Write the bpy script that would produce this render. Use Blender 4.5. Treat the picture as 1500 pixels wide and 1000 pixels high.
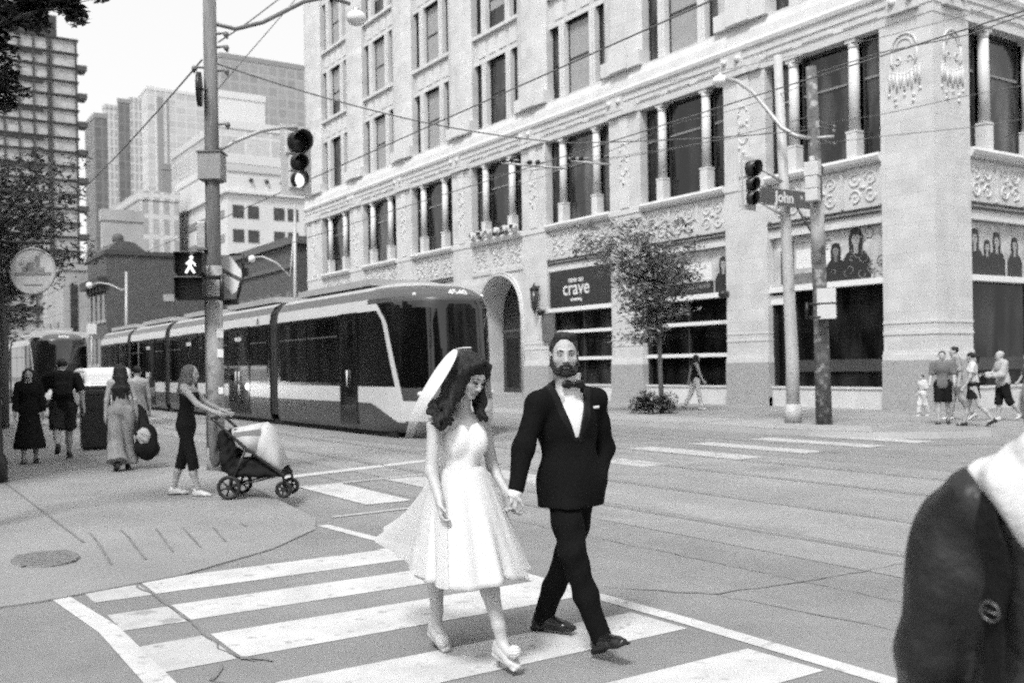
import bpy, math, random
import numpy as np
from mathutils import Vector, Matrix

for o in list(bpy.data.objects):
    bpy.data.objects.remove(o)
SC = bpy.context.scene
COL = SC.collection

# ------------------------------------------------------------------ camera
PSI, ROLL, HORIZON, FOC, EYE = 0.578949, 0.0161769, 535.07, 1458.0, 1.6
_c, _s = math.cos(ROLL), math.sin(ROLL)
RGT = Vector((math.cos(PSI), -math.sin(PSI), 0)); FWD = Vector((math.sin(PSI), math.cos(PSI), 0)); UP = Vector((0, 0, 1))
cam = bpy.data.cameras.new('camera'); camo = bpy.data.objects.new('camera', cam); COL.objects.link(camo)
cx = RGT*_c - UP*_s; cy = RGT*_s + UP*_c; cz = -FWD
camo.matrix_world = Matrix(((cx.x, cy.x, cz.x, 0), (cx.y, cy.y, cz.y, 0), (cx.z, cy.z, cz.z, EYE), (0, 0, 0, 1)))
cam.sensor_width = 36; cam.lens = FOC/1500*36; cam.shift_y = (HORIZON-500)/1500
cam.clip_end = 3000; cam.clip_start = 0.05
cam.dof.use_dof = True; cam.dof.focus_distance = 5.6; cam.dof.aperture_fstop = 3.2
SC.camera = camo

# ------------------------------------------------------------------ sky, sun, exposure
SUN_EL, SUN_AZ = math.radians(54), math.radians(232)      # azimuth from +Y towards +X
W = bpy.data.worlds.new('World'); SC.world = W; W.use_nodes = True
nt = W.node_tree; bg = nt.nodes['Background']
sky = nt.nodes.new('ShaderNodeTexSky'); sky.sky_type = 'NISHITA'; sky.sun_disc = False
sky.sun_elevation = SUN_EL; sky.sun_rotation = SUN_AZ; sky.dust_density = 4; sky.air_density = 1
bw = nt.nodes.new('ShaderNodeRGBToBW'); nt.links.new(sky.outputs[0], bw.inputs[0])
cov = nt.nodes.new('ShaderNodeMixRGB'); cov.inputs[0].default_value = 0.72; cov.inputs[2].default_value = (5.0, 5.0, 5.0, 1)   # thin even cloud
nt.links.new(bw.outputs[0], cov.inputs[1]); nt.links.new(cov.outputs[0], bg.inputs[0]); bg.inputs[1].default_value = 0.1
sl = bpy.data.lights.new('sun', 'SUN'); sl.energy = 1.5; sl.angle = math.radians(13); sl.color = (1.0, 1.0, 1.0)
so = bpy.data.objects.new('sun', sl); COL.objects.link(so)
_d = Vector((math.sin(SUN_AZ)*math.cos(SUN_EL), math.cos(SUN_AZ)*math.cos(SUN_EL), math.sin(SUN_EL)))
so.rotation_euler = _d.to_track_quat('Z', 'Y').to_euler(); so.location = (0, 0, 60)
SC.view_settings.view_transform = 'Standard'; SC.view_settings.look = 'None'
SC.view_settings.exposure = 1.20; SC.view_settings.gamma = 1.0
SC.render.engine = 'CYCLES'
SC.cycles.use_denoising = False; SC.cycles.use_adaptive_sampling = True; SC.cycles.adaptive_threshold = 0.045; SC.cycles.adaptive_min_samples = 8
SC.cycles.pixel_filter_type = 'BLACKMAN_HARRIS'; SC.cycles.filter_width = 2.1
SC.cycles.max_bounces = 5; SC.cycles.diffuse_bounces = 3; SC.cycles.glossy_bounces = 3
SC.cycles.transmission_bounces = 4; SC.cycles.transparent_max_bounces = 8; SC.cycles.volume_bounces = 0
SC.cycles.sample_clamp_indirect = 4.0
SC.cycles.caustics_reflective = False; SC.cycles.caustics_refractive = False

# ------------------------------------------------------------------ measuring helpers (photo pixel -> point in the street)
def ray(x, y):
    a = x-750; b = y-HORIZON
    u = (a*_c-b*_s)/FOC; v = (a*_s+b*_c)/FOC
    return RGT*u + FWD - UP*v
def at(x, y, d): return Vector((0, 0, EYE)) + ray(x, y)*d
def onz(x, y, z=0.0):
    r = ray(x, y); return Vector((0, 0, EYE)) + r*((z-EYE)/r.z)
def onX(x, y, X):
    r = ray(x, y); return Vector((0, 0, EYE)) + r*(X/r.x)
def onY(x, y, Y):
    r = ray(x, y); return Vector((0, 0, EYE)) + r*(Y/r.y)

# ------------------------------------------------------------------ objects
def tag(o, label=None, cat=None, group=None, kind=None):
    if label: o['label'] = label
    if cat: o['category'] = cat
    if group: o['group'] = group
    if kind: o['kind'] = kind
    return o
def thing(name, label, cat, loc=(0, 0, 0), rz=0.0, group=None):
    o = bpy.data.objects.new(name, None); COL.objects.link(o)
    o.location = loc; o.rotation_euler = (0, 0, rz); o.empty_display_size = 0.2
    return tag(o, label, cat, group)
def copy_tree(o, parent=None):
    c = o.copy(); COL.objects.link(c); c.parent = parent
    for ch in list(o.children): copy_tree(ch, c)
    return c
def link_mesh(name, verts, faces, mats, midx=None, smooth=False, parent=None):
    me = bpy.data.meshes.new(name); me.from_pydata(verts, [], faces); 
    for m in (mats if isinstance(mats, (list, tuple)) else [mats]): me.materials.append(m)
    if midx is not None: me.polygons.foreach_set('material_index', np.asarray(midx, dtype=np.int32))
    if smooth: me.polygons.foreach_set('use_smooth', np.ones(len(me.polygons), dtype=bool))
    me.update()
    o = bpy.data.objects.new(name, me); COL.objects.link(o)
    if parent: o.parent = parent
    return o

class MB:
    """collects shapes, then links them as one mesh object"""
    def __init__(s): s.v = []; s.f = []; s.m = []; s.sm = []
    def add(s, vs, fs, mi=0, smooth=False):
        n = len(s.v); s.v += [tuple(v) for v in vs]
        for f in fs: s.f.append(tuple(i+n for i in f)); s.m.append(mi); s.sm.append(smooth)
        return s
    def box(s, x0, y0, z0, x1, y1, z1, mi=0):
        x0, x1 = min(x0, x1), max(x0, x1); y0, y1 = min(y0, y1), max(y0, y1); z0, z1 = min(z0, z1), max(z0, z1)
        vs = [(x0,y0,z0),(x1,y0,z0),(x1,y1,z0),(x0,y1,z0),(x0,y0,z1),(x1,y0,z1),(x1,y1,z1),(x0,y1,z1)]
        return s.add(vs, [(0,3,2,1),(4,5,6,7),(0,1,5,4),(1,2,6,5),(2,3,7,6),(3,0,4,7)], mi)
    def obox(s, c, ax, ay, az, mi=0):
        """box from centre and three half-axis vectors"""
        c = Vector(c); ax = Vector(ax); ay = Vector(ay); az = Vector(az)
        vs = [c+ax*i+ay*j+az*k for k in (-1,1) for (i,j) in ((-1,-1),(1,-1),(1,1),(-1,1))]
        return s.add(vs, [(0,3,2,1),(4,5,6,7),(0,1,5,4),(1,2,6,5),(2,3,7,6),(3,0,4,7)], mi)
    def cyl(s, a, b, ra, rb=None, n=14, mi=0, caps=True):
        return s.tube([a, b], [ra, ra if rb is None else rb], n, mi, caps)
    def tube(s, path, r, n=10, mi=0, caps=True):
        P = [Vector(p) for p in path]; R = r if isinstance(r, (list, tuple)) else [r]*len(P)
        t = (P[1]-P[0]).normalized(); ref = Vector((0, 0, 1)) if abs(t.z) < .9 else Vector((1, 0, 0))
        e1 = t.cross(ref).normalized(); base = len(s.v); vs = []
        for i, p in enumerate(P):
            if i == 0: t = (P[1]-P[0])
            elif i == len(P)-1: t = P[i]-P[i-1]
            else: t = (P[i+1]-P[i]).normalized()+(P[i]-P[i-1]).normalized()
            t = t.normalized(); e1 = (e1-t*e1.dot(t)).normalized(); e2 = t.cross(e1)
            for k in range(n):
                a = 2*math.pi*k/n; vs.append(p+(e1*math.cos(a)+e2*math.sin(a))*R[i])
        fs = []
        for i in range(len(P)-1):
            for k in range(n):
                k2 = (k+1) % n
                fs.append((i*n+k, i*n+k2, (i+1)*n+k2, (i+1)*n+k))
        s.add(vs, fs, mi, True)
        if caps:
            s.f.append(tuple(base+k for k in reversed(range(n)))); s.m.append(mi); s.sm.append(False)
            s.f.append(tuple(base+(len(P)-1)*n+k for k in range(n))); s.m.append(mi); s.sm.append(False)
        return s
    def prism(s, poly, o, ex, ey, en, th, mi=0):
        """2-D polygon (counter-clockwise) in frame o,ex,ey extruded by th along en"""
        o = Vector(o); ex = Vector(ex); ey = Vector(ey); en = Vector(en); n = len(poly)
        vs = [o+ex*x+ey*y for x, y in poly]+[o+ex*x+ey*y+en*th for x, y in poly]
        fs = [tuple(reversed(range(n))), tuple(range(n, 2*n))]+[(i, (i+1) % n, n+(i+1) % n, n+i) for i in range(n)]
        return s.add(vs, fs, mi)
    def sphere(s, c, r, mi=0, nu=14, nv=9, rz=None):
        c = Vector(c); rx, ry, rzz = (r, r, r) if not isinstance(r, (tuple, list)) else r
        vs = [c+Vector((0, 0, rzz))]
        for j in range(1, nv):
            th = math.pi*j/nv
            for i in range(nu):
                ph = 2*math.pi*i/nu; vs.append(c+Vector((rx*math.sin(th)*math.cos(ph), ry*math.sin(th)*math.sin(ph), rzz*math.cos(th))))
        vs.append(c-Vector((0, 0, rzz))); fs = []
        for i in range(nu): fs.append((0, 1+i, 1+(i+1) % nu))
        for j in range(nv-2):
            for i in range(nu):
                a = 1+j*nu; b = a+nu; fs.append((a+i, b+i, b+(i+1) % nu, a+(i+1) % nu))
        L = len(vs)-1; a = 1+(nv-2)*nu
        for i in range(nu): fs.append((L, a+(i+1) % nu, a+i))
        return s.add(vs, fs, mi, True)
    def torus(s, c, n, R, r, mi=0, nu=16, nv=6, arc=2*math.pi, a0=0.0, up=(0, 0, 1)):
        c = Vector(c); n = Vector(n).normalized(); e1 = Vector(up).cross(n).normalized(); e2 = n.cross(e1)
        full = arc > 6.28; m = nu if full else nu+1
        pts = [c+(e1*math.cos(a0+arc*i/nu)+e2*math.sin(a0+arc*i/nu))*R for i in range(m)]
        if full: pts.append(pts[0])
        return s.tube(pts, r, nv, mi, not full)
    def lathe(s, prof, o=(0, 0, 0), n=16, mi=0):
        o = Vector(o); vs = []; fs = []
        for r, z in prof:
            for k in range(n):
                a = 2*math.pi*k/n; vs.append(o+Vector((r*math.cos(a), r*math.sin(a), z)))
        for i in range(len(prof)-1):
            for k in range(n):
                k2 = (k+1) % n; fs.append((i*n+k, i*n+k2, (i+1)*n+k2, (i+1)*n+k))
        fs.append(tuple(reversed(range(n)))); fs.append(tuple((len(prof)-1)*n+k for k in range(n)))
        return s.add(vs, fs, mi, True)
    def build(s, name, mats, parent=None, smooth=None, off=None):
        if off is not None: s.v = [(v[0]-off[0], v[1]-off[1], v[2]-off[2]) for v in s.v]
        o = link_mesh(name, s.v, s.f, mats, s.m, False, parent)
        o.data.polygons.foreach_set('use_smooth', np.array(s.sm, dtype=bool) if smooth is None else np.full(len(s.f), smooth))
        return o
def bevel(o, w=0.01, seg=2):
    m = o.modifiers.new('bevel', 'BEVEL'); m.width = w; m.segments = seg; m.limit_method = 'ANGLE'; return o
def text_mesh(name, txt, size, loc, ex, ey, m, parent=None, depth=0.002, align='CENTER', bold=0.0):
    cu = bpy.data.curves.new(name, 'FONT'); cu.body = txt; cu.size = size; cu.align_x = align; cu.align_y = 'CENTER'
    cu.extrude = depth; cu.offset = bold; cu.resolution_u = 3
    t = bpy.data.objects.new(name, cu); COL.objects.link(t)
    me = bpy.data.meshes.new_from_object(t.evaluated_get(bpy.context.evaluated_depsgraph_get()))
    bpy.data.objects.remove(t); me.materials.clear(); me.materials.append(m)
    ex = Vector(ex).normalized(); ey = Vector(ey).normalized(); en = ex.cross(ey)
    M = Matrix(((ex.x, ey.x, en.x, loc[0]), (ex.y, ey.y, en.y, loc[1]), (ex.z, ey.z, en.z, loc[2]), (0, 0, 0, 1)))
    me.transform(M); o = bpy.data.objects.new(name, me); COL.objects.link(o)
    if parent: o.parent = parent
    return o

# ------------------------------------------------------------------ materials (the place is recorded in greys)
MATS = {}
def mat(name, v, rough=0.6, var=0.12, scale=6.0, bump=0.0, bscale=None, metal=0.0, spec=0.5, detail=5.0, coords='Object', emit=0.0, alpha=1.0,
        sheen=0.0, trans=0.0, stretch=None, spots=None, lo=None):
    if name in MATS: return MATS[name]
    m = bpy.data.materials.new(name); m.use_nodes = True; N = m.node_tree.nodes; L = m.node_tree.links
    b = N['Principled BSDF']; b.inputs['Roughness'].default_value = rough; b.inputs['Metallic'].default_value = metal
    b.inputs['Specular IOR Level'].default_value = spec
    tc = N.new('ShaderNodeTexCoord'); mp = N.new('ShaderNodeMapping'); L.new(tc.outputs[coords], mp.inputs[0])
    if stretch: mp.inputs['Scale'].default_value = stretch
    nz = N.new('ShaderNodeTexNoise'); nz.inputs['Scale'].default_value = scale; nz.inputs['Detail'].default_value = detail; nz.inputs['Roughness'].default_value = 0.65
    L.new(mp.outputs[0], nz.inputs['Vector'])
    cr = N.new('ShaderNodeValToRGB'); a = v*(1-var); c = min(1, v*(1+var))
    cr.color_ramp.elements[0].position = 0.3; cr.color_ramp.elements[1].position = 0.7
    cr.color_ramp.elements[0].color = (a, a, a, 1); cr.color_ramp.elements[1].color = (c, c, c, 1)
    L.new(nz.outputs['Fac'], cr.inputs[0]); out = cr.outputs[0]
    if spots:      # (scale, threshold, value): darker or lighter blots with their own shape
        n2 = N.new('ShaderNodeTexNoise'); n2.inputs['Scale'].default_value = spots[0]; n2.inputs['Detail'].default_value = 6; L.new(tc.outputs[coords], n2.inputs['Vector'])
        r2 = N.new('ShaderNodeValToRGB'); r2.color_ramp.elements[0].position = spots[1]; r2.color_ramp.elements[1].position = spots[1]+0.08; L.new(n2.outputs['Fac'], r2.inputs[0])
        mx = N.new('ShaderNodeMixRGB'); mx.inputs[2].default_value = (spots[2],)*3+(1,); L.new(r2.outputs[0], mx.inputs[0]); L.new(out, mx.inputs[1]); out = mx.outputs[0]
    L.new(out, b.inputs['Base Color'])
    if bump:
        bn = N.new('ShaderNodeTexNoise'); bn.inputs['Scale'].default_value = bscale or scale*4; bn.inputs['Detail'].default_value = 4; L.new(mp.outputs[0], bn.inputs['Vector'])
        bp = N.new('ShaderNodeBump'); bp.inputs['Strength'].default_value = bump; bp.inputs['Distance'].default_value = 0.02; L.new(bn.outputs['Fac'], bp.inputs['Height']); L.new(bp.outputs[0], b.inputs['Normal'])
    if emit: b.inputs['Emission Color'].default_value = (1, 1, 1, 1); b.inputs['Emission Strength'].default_value = emit
    if sheen: b.inputs['Sheen Weight'].default_value = sheen
    if trans: b.inputs['Transmission Weight'].default_value = trans
    if alpha < 1: b.inputs['Alpha'].default_value = alpha
    MATS[name] = m; return m
def block_mat(name, v, bw_, bh, mortar, var=0.1, rough=0.55, msize=0.012, bump=0.3, off=0.5, weather=0.0):
    """masonry: courses run along x+y and up z in object space"""
    m = bpy.data.materials.new(name); m.use_nodes = True; N = m.node_tree.nodes; L = m.node_tree.links; b = N['Principled BSDF']; b.inputs['Roughness'].default_value = rough
    tc = N.new('ShaderNodeTexCoord'); sp = N.new('ShaderNodeSeparateXYZ'); L.new(tc.outputs['Object'], sp.inputs[0])
    ad = N.new('ShaderNodeMath'); ad.operation = 'ADD'; L.new(sp.outputs[0], ad.inputs[0]); L.new(sp.outputs[1], ad.inputs[1])
    cb = N.new('ShaderNodeCombineXYZ'); L.new(ad.outputs[0], cb.inputs[0]); L.new(sp.outputs[2], cb.inputs[1])
    br = N.new('ShaderNodeTexBrick'); br.inputs['Scale'].default_value = 1.0; br.inputs['Brick Width'].default_value = bw_; br.inputs['Row Height'].default_value = bh
    br.inputs['Mortar Size'].default_value = msize; br.inputs['Mortar Smooth'].default_value = 0.3; br.offset = off; br.inputs['Bias'].default_value = 0.0
    br.inputs['Color1'].default_value = (v*(1-var),)*3+(1,); br.inputs['Color2'].default_value = (min(1, v*(1+var)),)*3+(1,); br.inputs['Mortar'].default_value = (mortar,)*3+(1,)
    L.new(cb.outputs[0], br.inputs['Vector'])
    nz = N.new('ShaderNodeTexNoise'); nz.inputs['Scale'].default_value = 1.3; nz.inputs['Detail'].default_value = 8; L.new(tc.outputs['Object'], nz.inputs['Vector'])
    mr = N.new('ShaderNodeMapRange'); mr.inputs[1].default_value = 0.25; mr.inputs[2].default_value = 0.75; mr.inputs[3].default_value = 0.82-weather; mr.inputs[4].default_value = 1.08; L.new(nz.outputs['Fac'], mr.inputs[0])
    mu = N.new('ShaderNodeMixRGB'); mu.blend_type = 'MULTIPLY'; mu.inputs[0].default_value = 1; L.new(br.outputs['Color'], mu.inputs[1]); L.new(mr.outputs[0], mu.inputs[2]); L.new(mu.outputs[0], b.inputs['Base Color'])
    bp = N.new('ShaderNodeBump'); bp.inputs['Strength'].default_value = bump; bp.inputs['Distance'].default_value = 0.02; bp.invert = True
    L.new(br.outputs['Fac'], bp.inputs['Height']); L.new(bp.outputs[0], b.inputs['Normal'])
    MATS[name] = m; return m
def glass_mat(name, v=0.015, rough=0.04, spec=0.5, wob=0.02):
    m = bpy.data.materials.new(name); m.use_nodes = True; N = m.node_tree.nodes; L = m.node_tree.links; b = N['Principled BSDF']
    b.inputs['Roughness'].default_value = rough; b.inputs['Specular IOR Level'].default_value = spec
    tc = N.new('ShaderNodeTexCoord'); nz = N.new('ShaderNodeTexNoise'); nz.inputs['Scale'].default_value = 1.6; nz.inputs['Detail'].default_value = 4
    mp = N.new('ShaderNodeMapping'); mp.inputs['Scale'].default_value = (1, 1, .28); L.new(tc.outputs['Object'], mp.inputs[0]); L.new(mp.outputs[0], nz.inputs['Vector'])
    cr = N.new('ShaderNodeValToRGB'); cr.color_ramp.elements[0].position = .42; cr.color_ramp.elements[1].position = .78; cr.color_ramp.elements[0].color = (v*.5,)*3+(1,); cr.color_ramp.elements[1].color = (v*4.5,)*3+(1,); L.new(nz.outputs['Fac'], cr.inputs[0])  # pane tone noise stands in for interior shapes and reflections
    oi = N.new('ShaderNodeObjectInfo'); rr_ = N.new('ShaderNodeMapRange'); rr_.inputs[3].default_value = .35; rr_.inputs[4].default_value = 2.4; L.new(oi.outputs['Random'], rr_.inputs[0]); mu = N.new('ShaderNodeMixRGB'); mu.blend_type = 'MULTIPLY'; mu.inputs[0].default_value = 1; L.new(cr.outputs[0], mu.inputs[1]); L.new(rr_.outputs[0], mu.inputs[2]); L.new(mu.outputs[0], b.inputs['Base Color'])
    bp = N.new('ShaderNodeBump'); bp.inputs['Strength'].default_value = wob; L.new(nz.outputs['Fac'], bp.inputs['Height']); L.new(bp.outputs[0], b.inputs['Normal'])
    MATS[name] = m; return m
def sheer_mat(name, v, dens, rough=0.8):
    """net fabric: woven threads with open gaps, seen as a mix of cloth and clear"""
    m = bpy.data.materials.new(name); m.use_nodes = True; N = m.node_tree.nodes; L = m.node_tree.links; b = N['Principled BSDF']
    b.inputs['Base Color'].default_value = (v, v, v, 1); b.inputs['Roughness'].default_value = rough
    tl = N.new('ShaderNodeBsdfTranslucent'); tl.inputs[0].default_value = (v, v, v, 1)
    ms = N.new('ShaderNodeMixShader'); ms.inputs[0].default_value = 0.45; L.new(b.outputs[0], ms.inputs[1]); L.new(tl.outputs[0], ms.inputs[2])
    tr = N.new('ShaderNodeBsdfTransparent'); mm = N.new('ShaderNodeMixShader')
    lw = N.new('ShaderNodeLayerWeight'); lw.inputs[0].default_value = 0.35
    mr = N.new('ShaderNodeMapRange'); mr.inputs[3].default_value = dens; mr.inputs[4].default_value = min(1, dens+0.4); L.new(lw.outputs['Facing'], mr.inputs[0])
    L.new(mr.outputs[0], mm.inputs[0]); L.new(tr.outputs[0], mm.inputs[1]); L.new(ms.outputs[0], mm.inputs[2])
    L.new(mm.outputs[0], N['Material Output'].inputs[0]); MATS[name] = m; return m

M = {}
M['terra'] = block_mat('glazed_terracotta', 0.60, 1.05, 0.42, 0.50, var=0.05, rough=0.45, msize=0.009, bump=.2)
M['terra_plain'] = mat('terracotta_moulding', 0.62, 0.45, 0.10, 1.6, 0.12, 14)
M['terra_orn'] = mat('terracotta_ornament', 0.57, 0.5, 0.20, 3.2, 0.6, 7)
M['granite'] = mat('granite_base', 0.36, 0.45, 0.22, 14, 0.1, 60)
M['glass'] = glass_mat('window_glass', 0.018)
M['shopglass'] = glass_mat('shop_glass', 0.006, 0.06, 0.25)
M['blind'] = mat('window_blind', 0.32, 0.7, 0.08, 3)
M['frame_dark'] = mat('dark_metal_frame', 0.03, 0.45, 0.2, 8)
M['frame_white'] = mat('white_painted_frame', 0.72, 0.45, 0.06, 4)
M['white'] = mat('white_paint', 0.75, 0.5, 0.06, 5)
M['black'] = mat('black_paint', 0.012, 0.4, 0.2, 6)
M['rubber'] = mat('black_rubber', 0.012, 0.7, 0.2, 12)
M['steel'] = mat('galvanised_steel', 0.42, 0.45, 0.15, 7, metal=0.3)
M['steel_dark'] = mat('weathered_steel', 0.16, 0.5, 0.25, 7, metal=0.3)
M['wire'] = mat('overhead_wire', 0.13, 0.6, 0.1, 3)
# ------------------------------------------------------------------ smooth solids: blended capsules and ellipsoids meshed as one continuous surface
def V3(*a): return np.array(a, dtype=np.float32)
def basis(fwd=None, up=None):
    up = np.array(up if up is not None else (0, 0, 1), dtype=np.float64); f = np.array(fwd if fwd is not None else (0, 1, 0), dtype=np.float64)
    f = f/np.linalg.norm(f); r = np.cross(f, up); r /= np.linalg.norm(r); u = np.cross(r, f)
    return np.stack([r, f, u])           # rows: right, forward, up
class Solid:
    def __init__(s, res=0.01): s.res = res; s.p = []
    def cap(s, a, b, ra, rb=None, k=0.02, mi=0, op='u', flat=None):
        """tapered capsule; flat=(axis, ratio) thins it along axis"""
        s.p.append(('c', np.array(a, float), np.array(b, float), float(ra), float(ra if rb is None else rb), k, mi, op, flat)); return s
    def chain(s, pts, rs, k=0.02, mi=0, op='u', flat=None):
        for i in range(len(pts)-1): s.cap(pts[i], pts[i+1], rs[i], rs[i+1], k, mi, op, flat)
        return s
    def ell(s, c, r, B=None, k=0.02, mi=0, op='u'):
        s.p.append(('e', np.array(c, float), np.array(r, float), np.eye(3) if B is None else B, 0, k, mi, op, None)); return s
    def box(s, c, h, B=None, rnd=0.01, k=0.005, mi=0, op='u'):
        s.p.append(('b', np.array(c, float), np.array(h, float), np.eye(3) if B is None else B, rnd, k, mi, op, None)); return s
    def fn(s, f, lo, hi, k=0.0, mi=0, op='u'):
        s.p.append(('f', np.array(lo, float), np.array(hi, float), f, 0, k, mi, op, None)); return s
    def bounds(s, p):
        if p[0] == 'c':
            R = max(p[3], p[4]); return np.minimum(p[1], p[2])-R, np.maximum(p[1], p[2])+R
        if p[0] == 'e': R = max(p[2]); return p[1]-R, p[1]+R
        if p[0] == 'b': R = np.linalg.norm(p[2])+p[4]; return p[1]-R, p[1]+R
        return p[1], p[2]
    def mesh(s, noise=None):
        los = []; his = []
        for p in s.p:
            if p[7] == 'u': a, b = s.bounds(p); los.append(a); his.append(b)
        h = s.res; lo = np.min(los, 0)-3*h-0.01; hi = np.max(his, 0)+3*h+0.01
        n = np.ceil((hi-lo)/h).astype(int)+1
        D = np.full(n, 9.0, np.float32); MI = np.zeros(n, np.int16); ND = np.full(n, 9.0, np.float32)
        ax = [lo[i]+h*np.arange(n[i]) for i in range(3)]
        for p in s.p:
            a, b = s.bounds(p); mg = p[5]+2.5*h
            i0 = np.clip(np.floor((a-mg-lo)/h).astype(int), 0, n-1); i1 = np.clip(np.ceil((b+mg-lo)/h).astype(int)+1, 1, n)
            if np.any(i1 <= i0): continue
            X = ax[0][i0[0]:i1[0]][:, None, None]; Y = ax[1][i0[1]:i1[1]][None, :, None]; Z = ax[2][i0[2]:i1[2]][None, None, :]
            if p[0] == 'c':
                A, Bv, ra, rb = p[1], p[2], p[3], p[4]; px, py, pz = X-A[0], Y-A[1], Z-A[2]; ba = Bv-A
                if p[8]:
                    nrm = np.array(p[8][0], float); nrm /= np.linalg.norm(nrm); q = 1/p[8][1]-1
                    dn = px*nrm[0]+py*nrm[1]+pz*nrm[2]; px = px+dn*nrm[0]*q; py = py+dn*nrm[1]*q; pz = pz+dn*nrm[2]*q
                    ba = ba+nrm*np.dot(ba, nrm)*q
                t = np.clip((px*ba[0]+py*ba[1]+pz*ba[2])/max(1e-9, ba.dot(ba)), 0, 1)
                d = np.sqrt((px-t*ba[0])**2+(py-t*ba[1])**2+(pz-t*ba[2])**2)-(ra+(rb-ra)*t)
                if p[8] and p[8][1] < 1: d = d*(p[8][1]*0.5+0.5)
            elif p[0] == 'e':
                c, r, B = p[1], p[2], p[3]; dx, dy, dz = X-c[0], Y-c[1], Z-c[2]
                q = [(dx*B[i][0]+dy*B[i][1]+dz*B[i][2])/r[i] for i in range(3)]; k0 = np.sqrt(q[0]**2+q[1]**2+q[2]**2)
                k1 = np.sqrt((q[0]/r[0])**2+(q[1]/r[1])**2+(q[2]/r[2])**2)+1e-9; d = k0*(k0-1)/k1
            elif p[0] == 'b':
                c, hh, B = p[1], p[2], p[3]; dx, dy, dz = X-c[0], Y-c[1], Z-c[2]
                q = [np.abs(dx*B[i][0]+dy*B[i][1]+dz*B[i][2])-hh[i]+p[4] for i in range(3)]
                d = np.sqrt(np.maximum(q[0], 0)**2+np.maximum(q[1], 0)**2+np.maximum(q[2], 0)**2)+np.minimum(np.maximum(np.maximum(q[0], q[1]), q[2]), 0)-p[4]
            else: d = p[3](X, Y, Z)
            d = np.asarray(d, np.float32); sl_ = (slice(i0[0], i1[0]), slice(i0[1], i1[1]), slice(i0[2], i1[2])); E = D[sl_]; d = np.broadcast_to(d, E.shape)
            k = max(p[5], 1e-6); op = p[7]
            if op == 'u':
                hq = np.maximum(k-np.abs(E-d), 0)/k; D[sl_] = np.minimum(E, d)-hq*hq*k*0.25
                near = d < ND[sl_]; ND[sl_] = np.where(near, d, ND[sl_]); MI[sl_] = np.where(near, p[6], MI[sl_])
            elif op == 's':
                hq = np.maximum(k-np.abs(E+d), 0)/k; D[sl_] = np.maximum(E, -d)+hq*hq*k*0.25
            elif op == 'i': D[sl_] = np.maximum(E, d)
            elif op == 'paint': MI[sl_] = np.where(d < 0, p[6], MI[sl_])
        if noise is not None:
            D = D+np.asarray(noise(ax[0][:, None, None], ax[1][None, :, None], ax[2][None, None, :]), np.float32)
        I = D < 0
        c8 = [I[i:n[0]-1+i, j:n[1]-1+j, l:n[2]-1+l] for i in (0, 1) for j in (0, 1) for l in (0, 1)]
        any_ = np.logical_or.reduce(c8); all_ = np.logical_and.reduce(c8); act = any_ & ~all_
        idx = np.full(act.shape, -1, np.int64); cells = np.argwhere(act); idx[act] = np.arange(len(cells))
        acc = np.zeros((len(cells), 3)); cnt = np.zeros(len(cells))
        co = [(i, j, l) for i in (0, 1) for j in (0, 1) for l in (0, 1)]
        dv = [D[cells[:, 0]+o[0], cells[:, 1]+o[1], cells[:, 2]+o[2]] for o in co]
        for ai in range(8):
            for bi in range(ai+1, 8):
                if sum(abs(co[ai][q]-co[bi][q]) for q in range(3)) != 1: continue
                a_, b_ = dv[ai], dv[bi]; m = (a_ < 0) != (b_ < 0); t = np.where(m, a_/np.where(m, a_-b_, 1), 0)
                pt = np.array(co[ai])[None]+(np.array(co[bi])-np.array(co[ai]))[None]*t[:, None]
                acc += pt*m[:, None]; cnt += m
        P = lo+h*(cells+acc/np.maximum(cnt, 1)[:, None])
        F = []
        for axi in range(3):
            sh = [slice(0, n[q]-1) if q == axi else slice(1, n[q]-1) for q in range(3)]
            sh2 = [slice(1, n[q]) if q == axi else slice(1, n[q]-1) for q in range(3)]
            a_ = I[tuple(sh)]; b_ = I[tuple(sh2)]
            u, v = (axi+1) % 3, (axi+2) % 3
            for flip, msk in ((False, a_ & ~b_), (True, b_ & ~a_)):
                e = np.argwhere(msk)
                if not len(e): continue
                for q in range(3):
                    if q != axi: e[:, q] += 1
                qd = []
                for du, dv_ in ((0, 0), (1, 0), (1, 1), (0, 1)):
                    c = e.copy(); c[:, u] -= 1-du; c[:, v] -= 1-dv_; qd.append(idx[c[:, 0], c[:, 1], c[:, 2]])
                qd = np.stack(qd if not flip else qd[::-1], 1); F.append(qd)
        F = np.concatenate(F); gi = np.round((P-lo)/h).astype(int); vm = MI[gi[:, 0], gi[:, 1], gi[:, 2]]; fm = vm[F[:, 0]]
        return P, F, fm
    def build(s, name, mats, parent=None, noise=None, relax=0):
        P, F, fm = s.mesh(noise)
        if relax:
            for _ in range(relax):
                A = np.zeros_like(P); C = np.zeros(len(P))
                for q in range(4):
                    np.add.at(A, F[:, q], P[F[:, (q+1) % 4]]); np.add.at(C, F[:, q], 1)
                    np.add.at(A, F[:, q], P[F[:, (q+3) % 4]]); np.add.at(C, F[:, q], 1)
                P = P*0.5+0.5*A/np.maximum(C, 1)[:, None]
        me = bpy.data.meshes.new(name); nf = len(F)
        me.vertices.add(len(P)); me.vertices.foreach_set('co', P.astype(np.float32).ravel())
        me.loops.add(nf*4); me.loops.foreach_set('vertex_index', F.astype(np.int32).ravel())
        me.polygons.add(nf); me.polygons.foreach_set('loop_start', (np.arange(nf)*4).astype(np.int32))
        for m in (mats if isinstance(mats, (list, tuple)) else [mats]): me.materials.append(m)
        me.polygons.foreach_set('material_index', fm.astype(np.int32)); me.polygons.foreach_set('use_smooth', np.ones(nf, dtype=bool))
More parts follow.
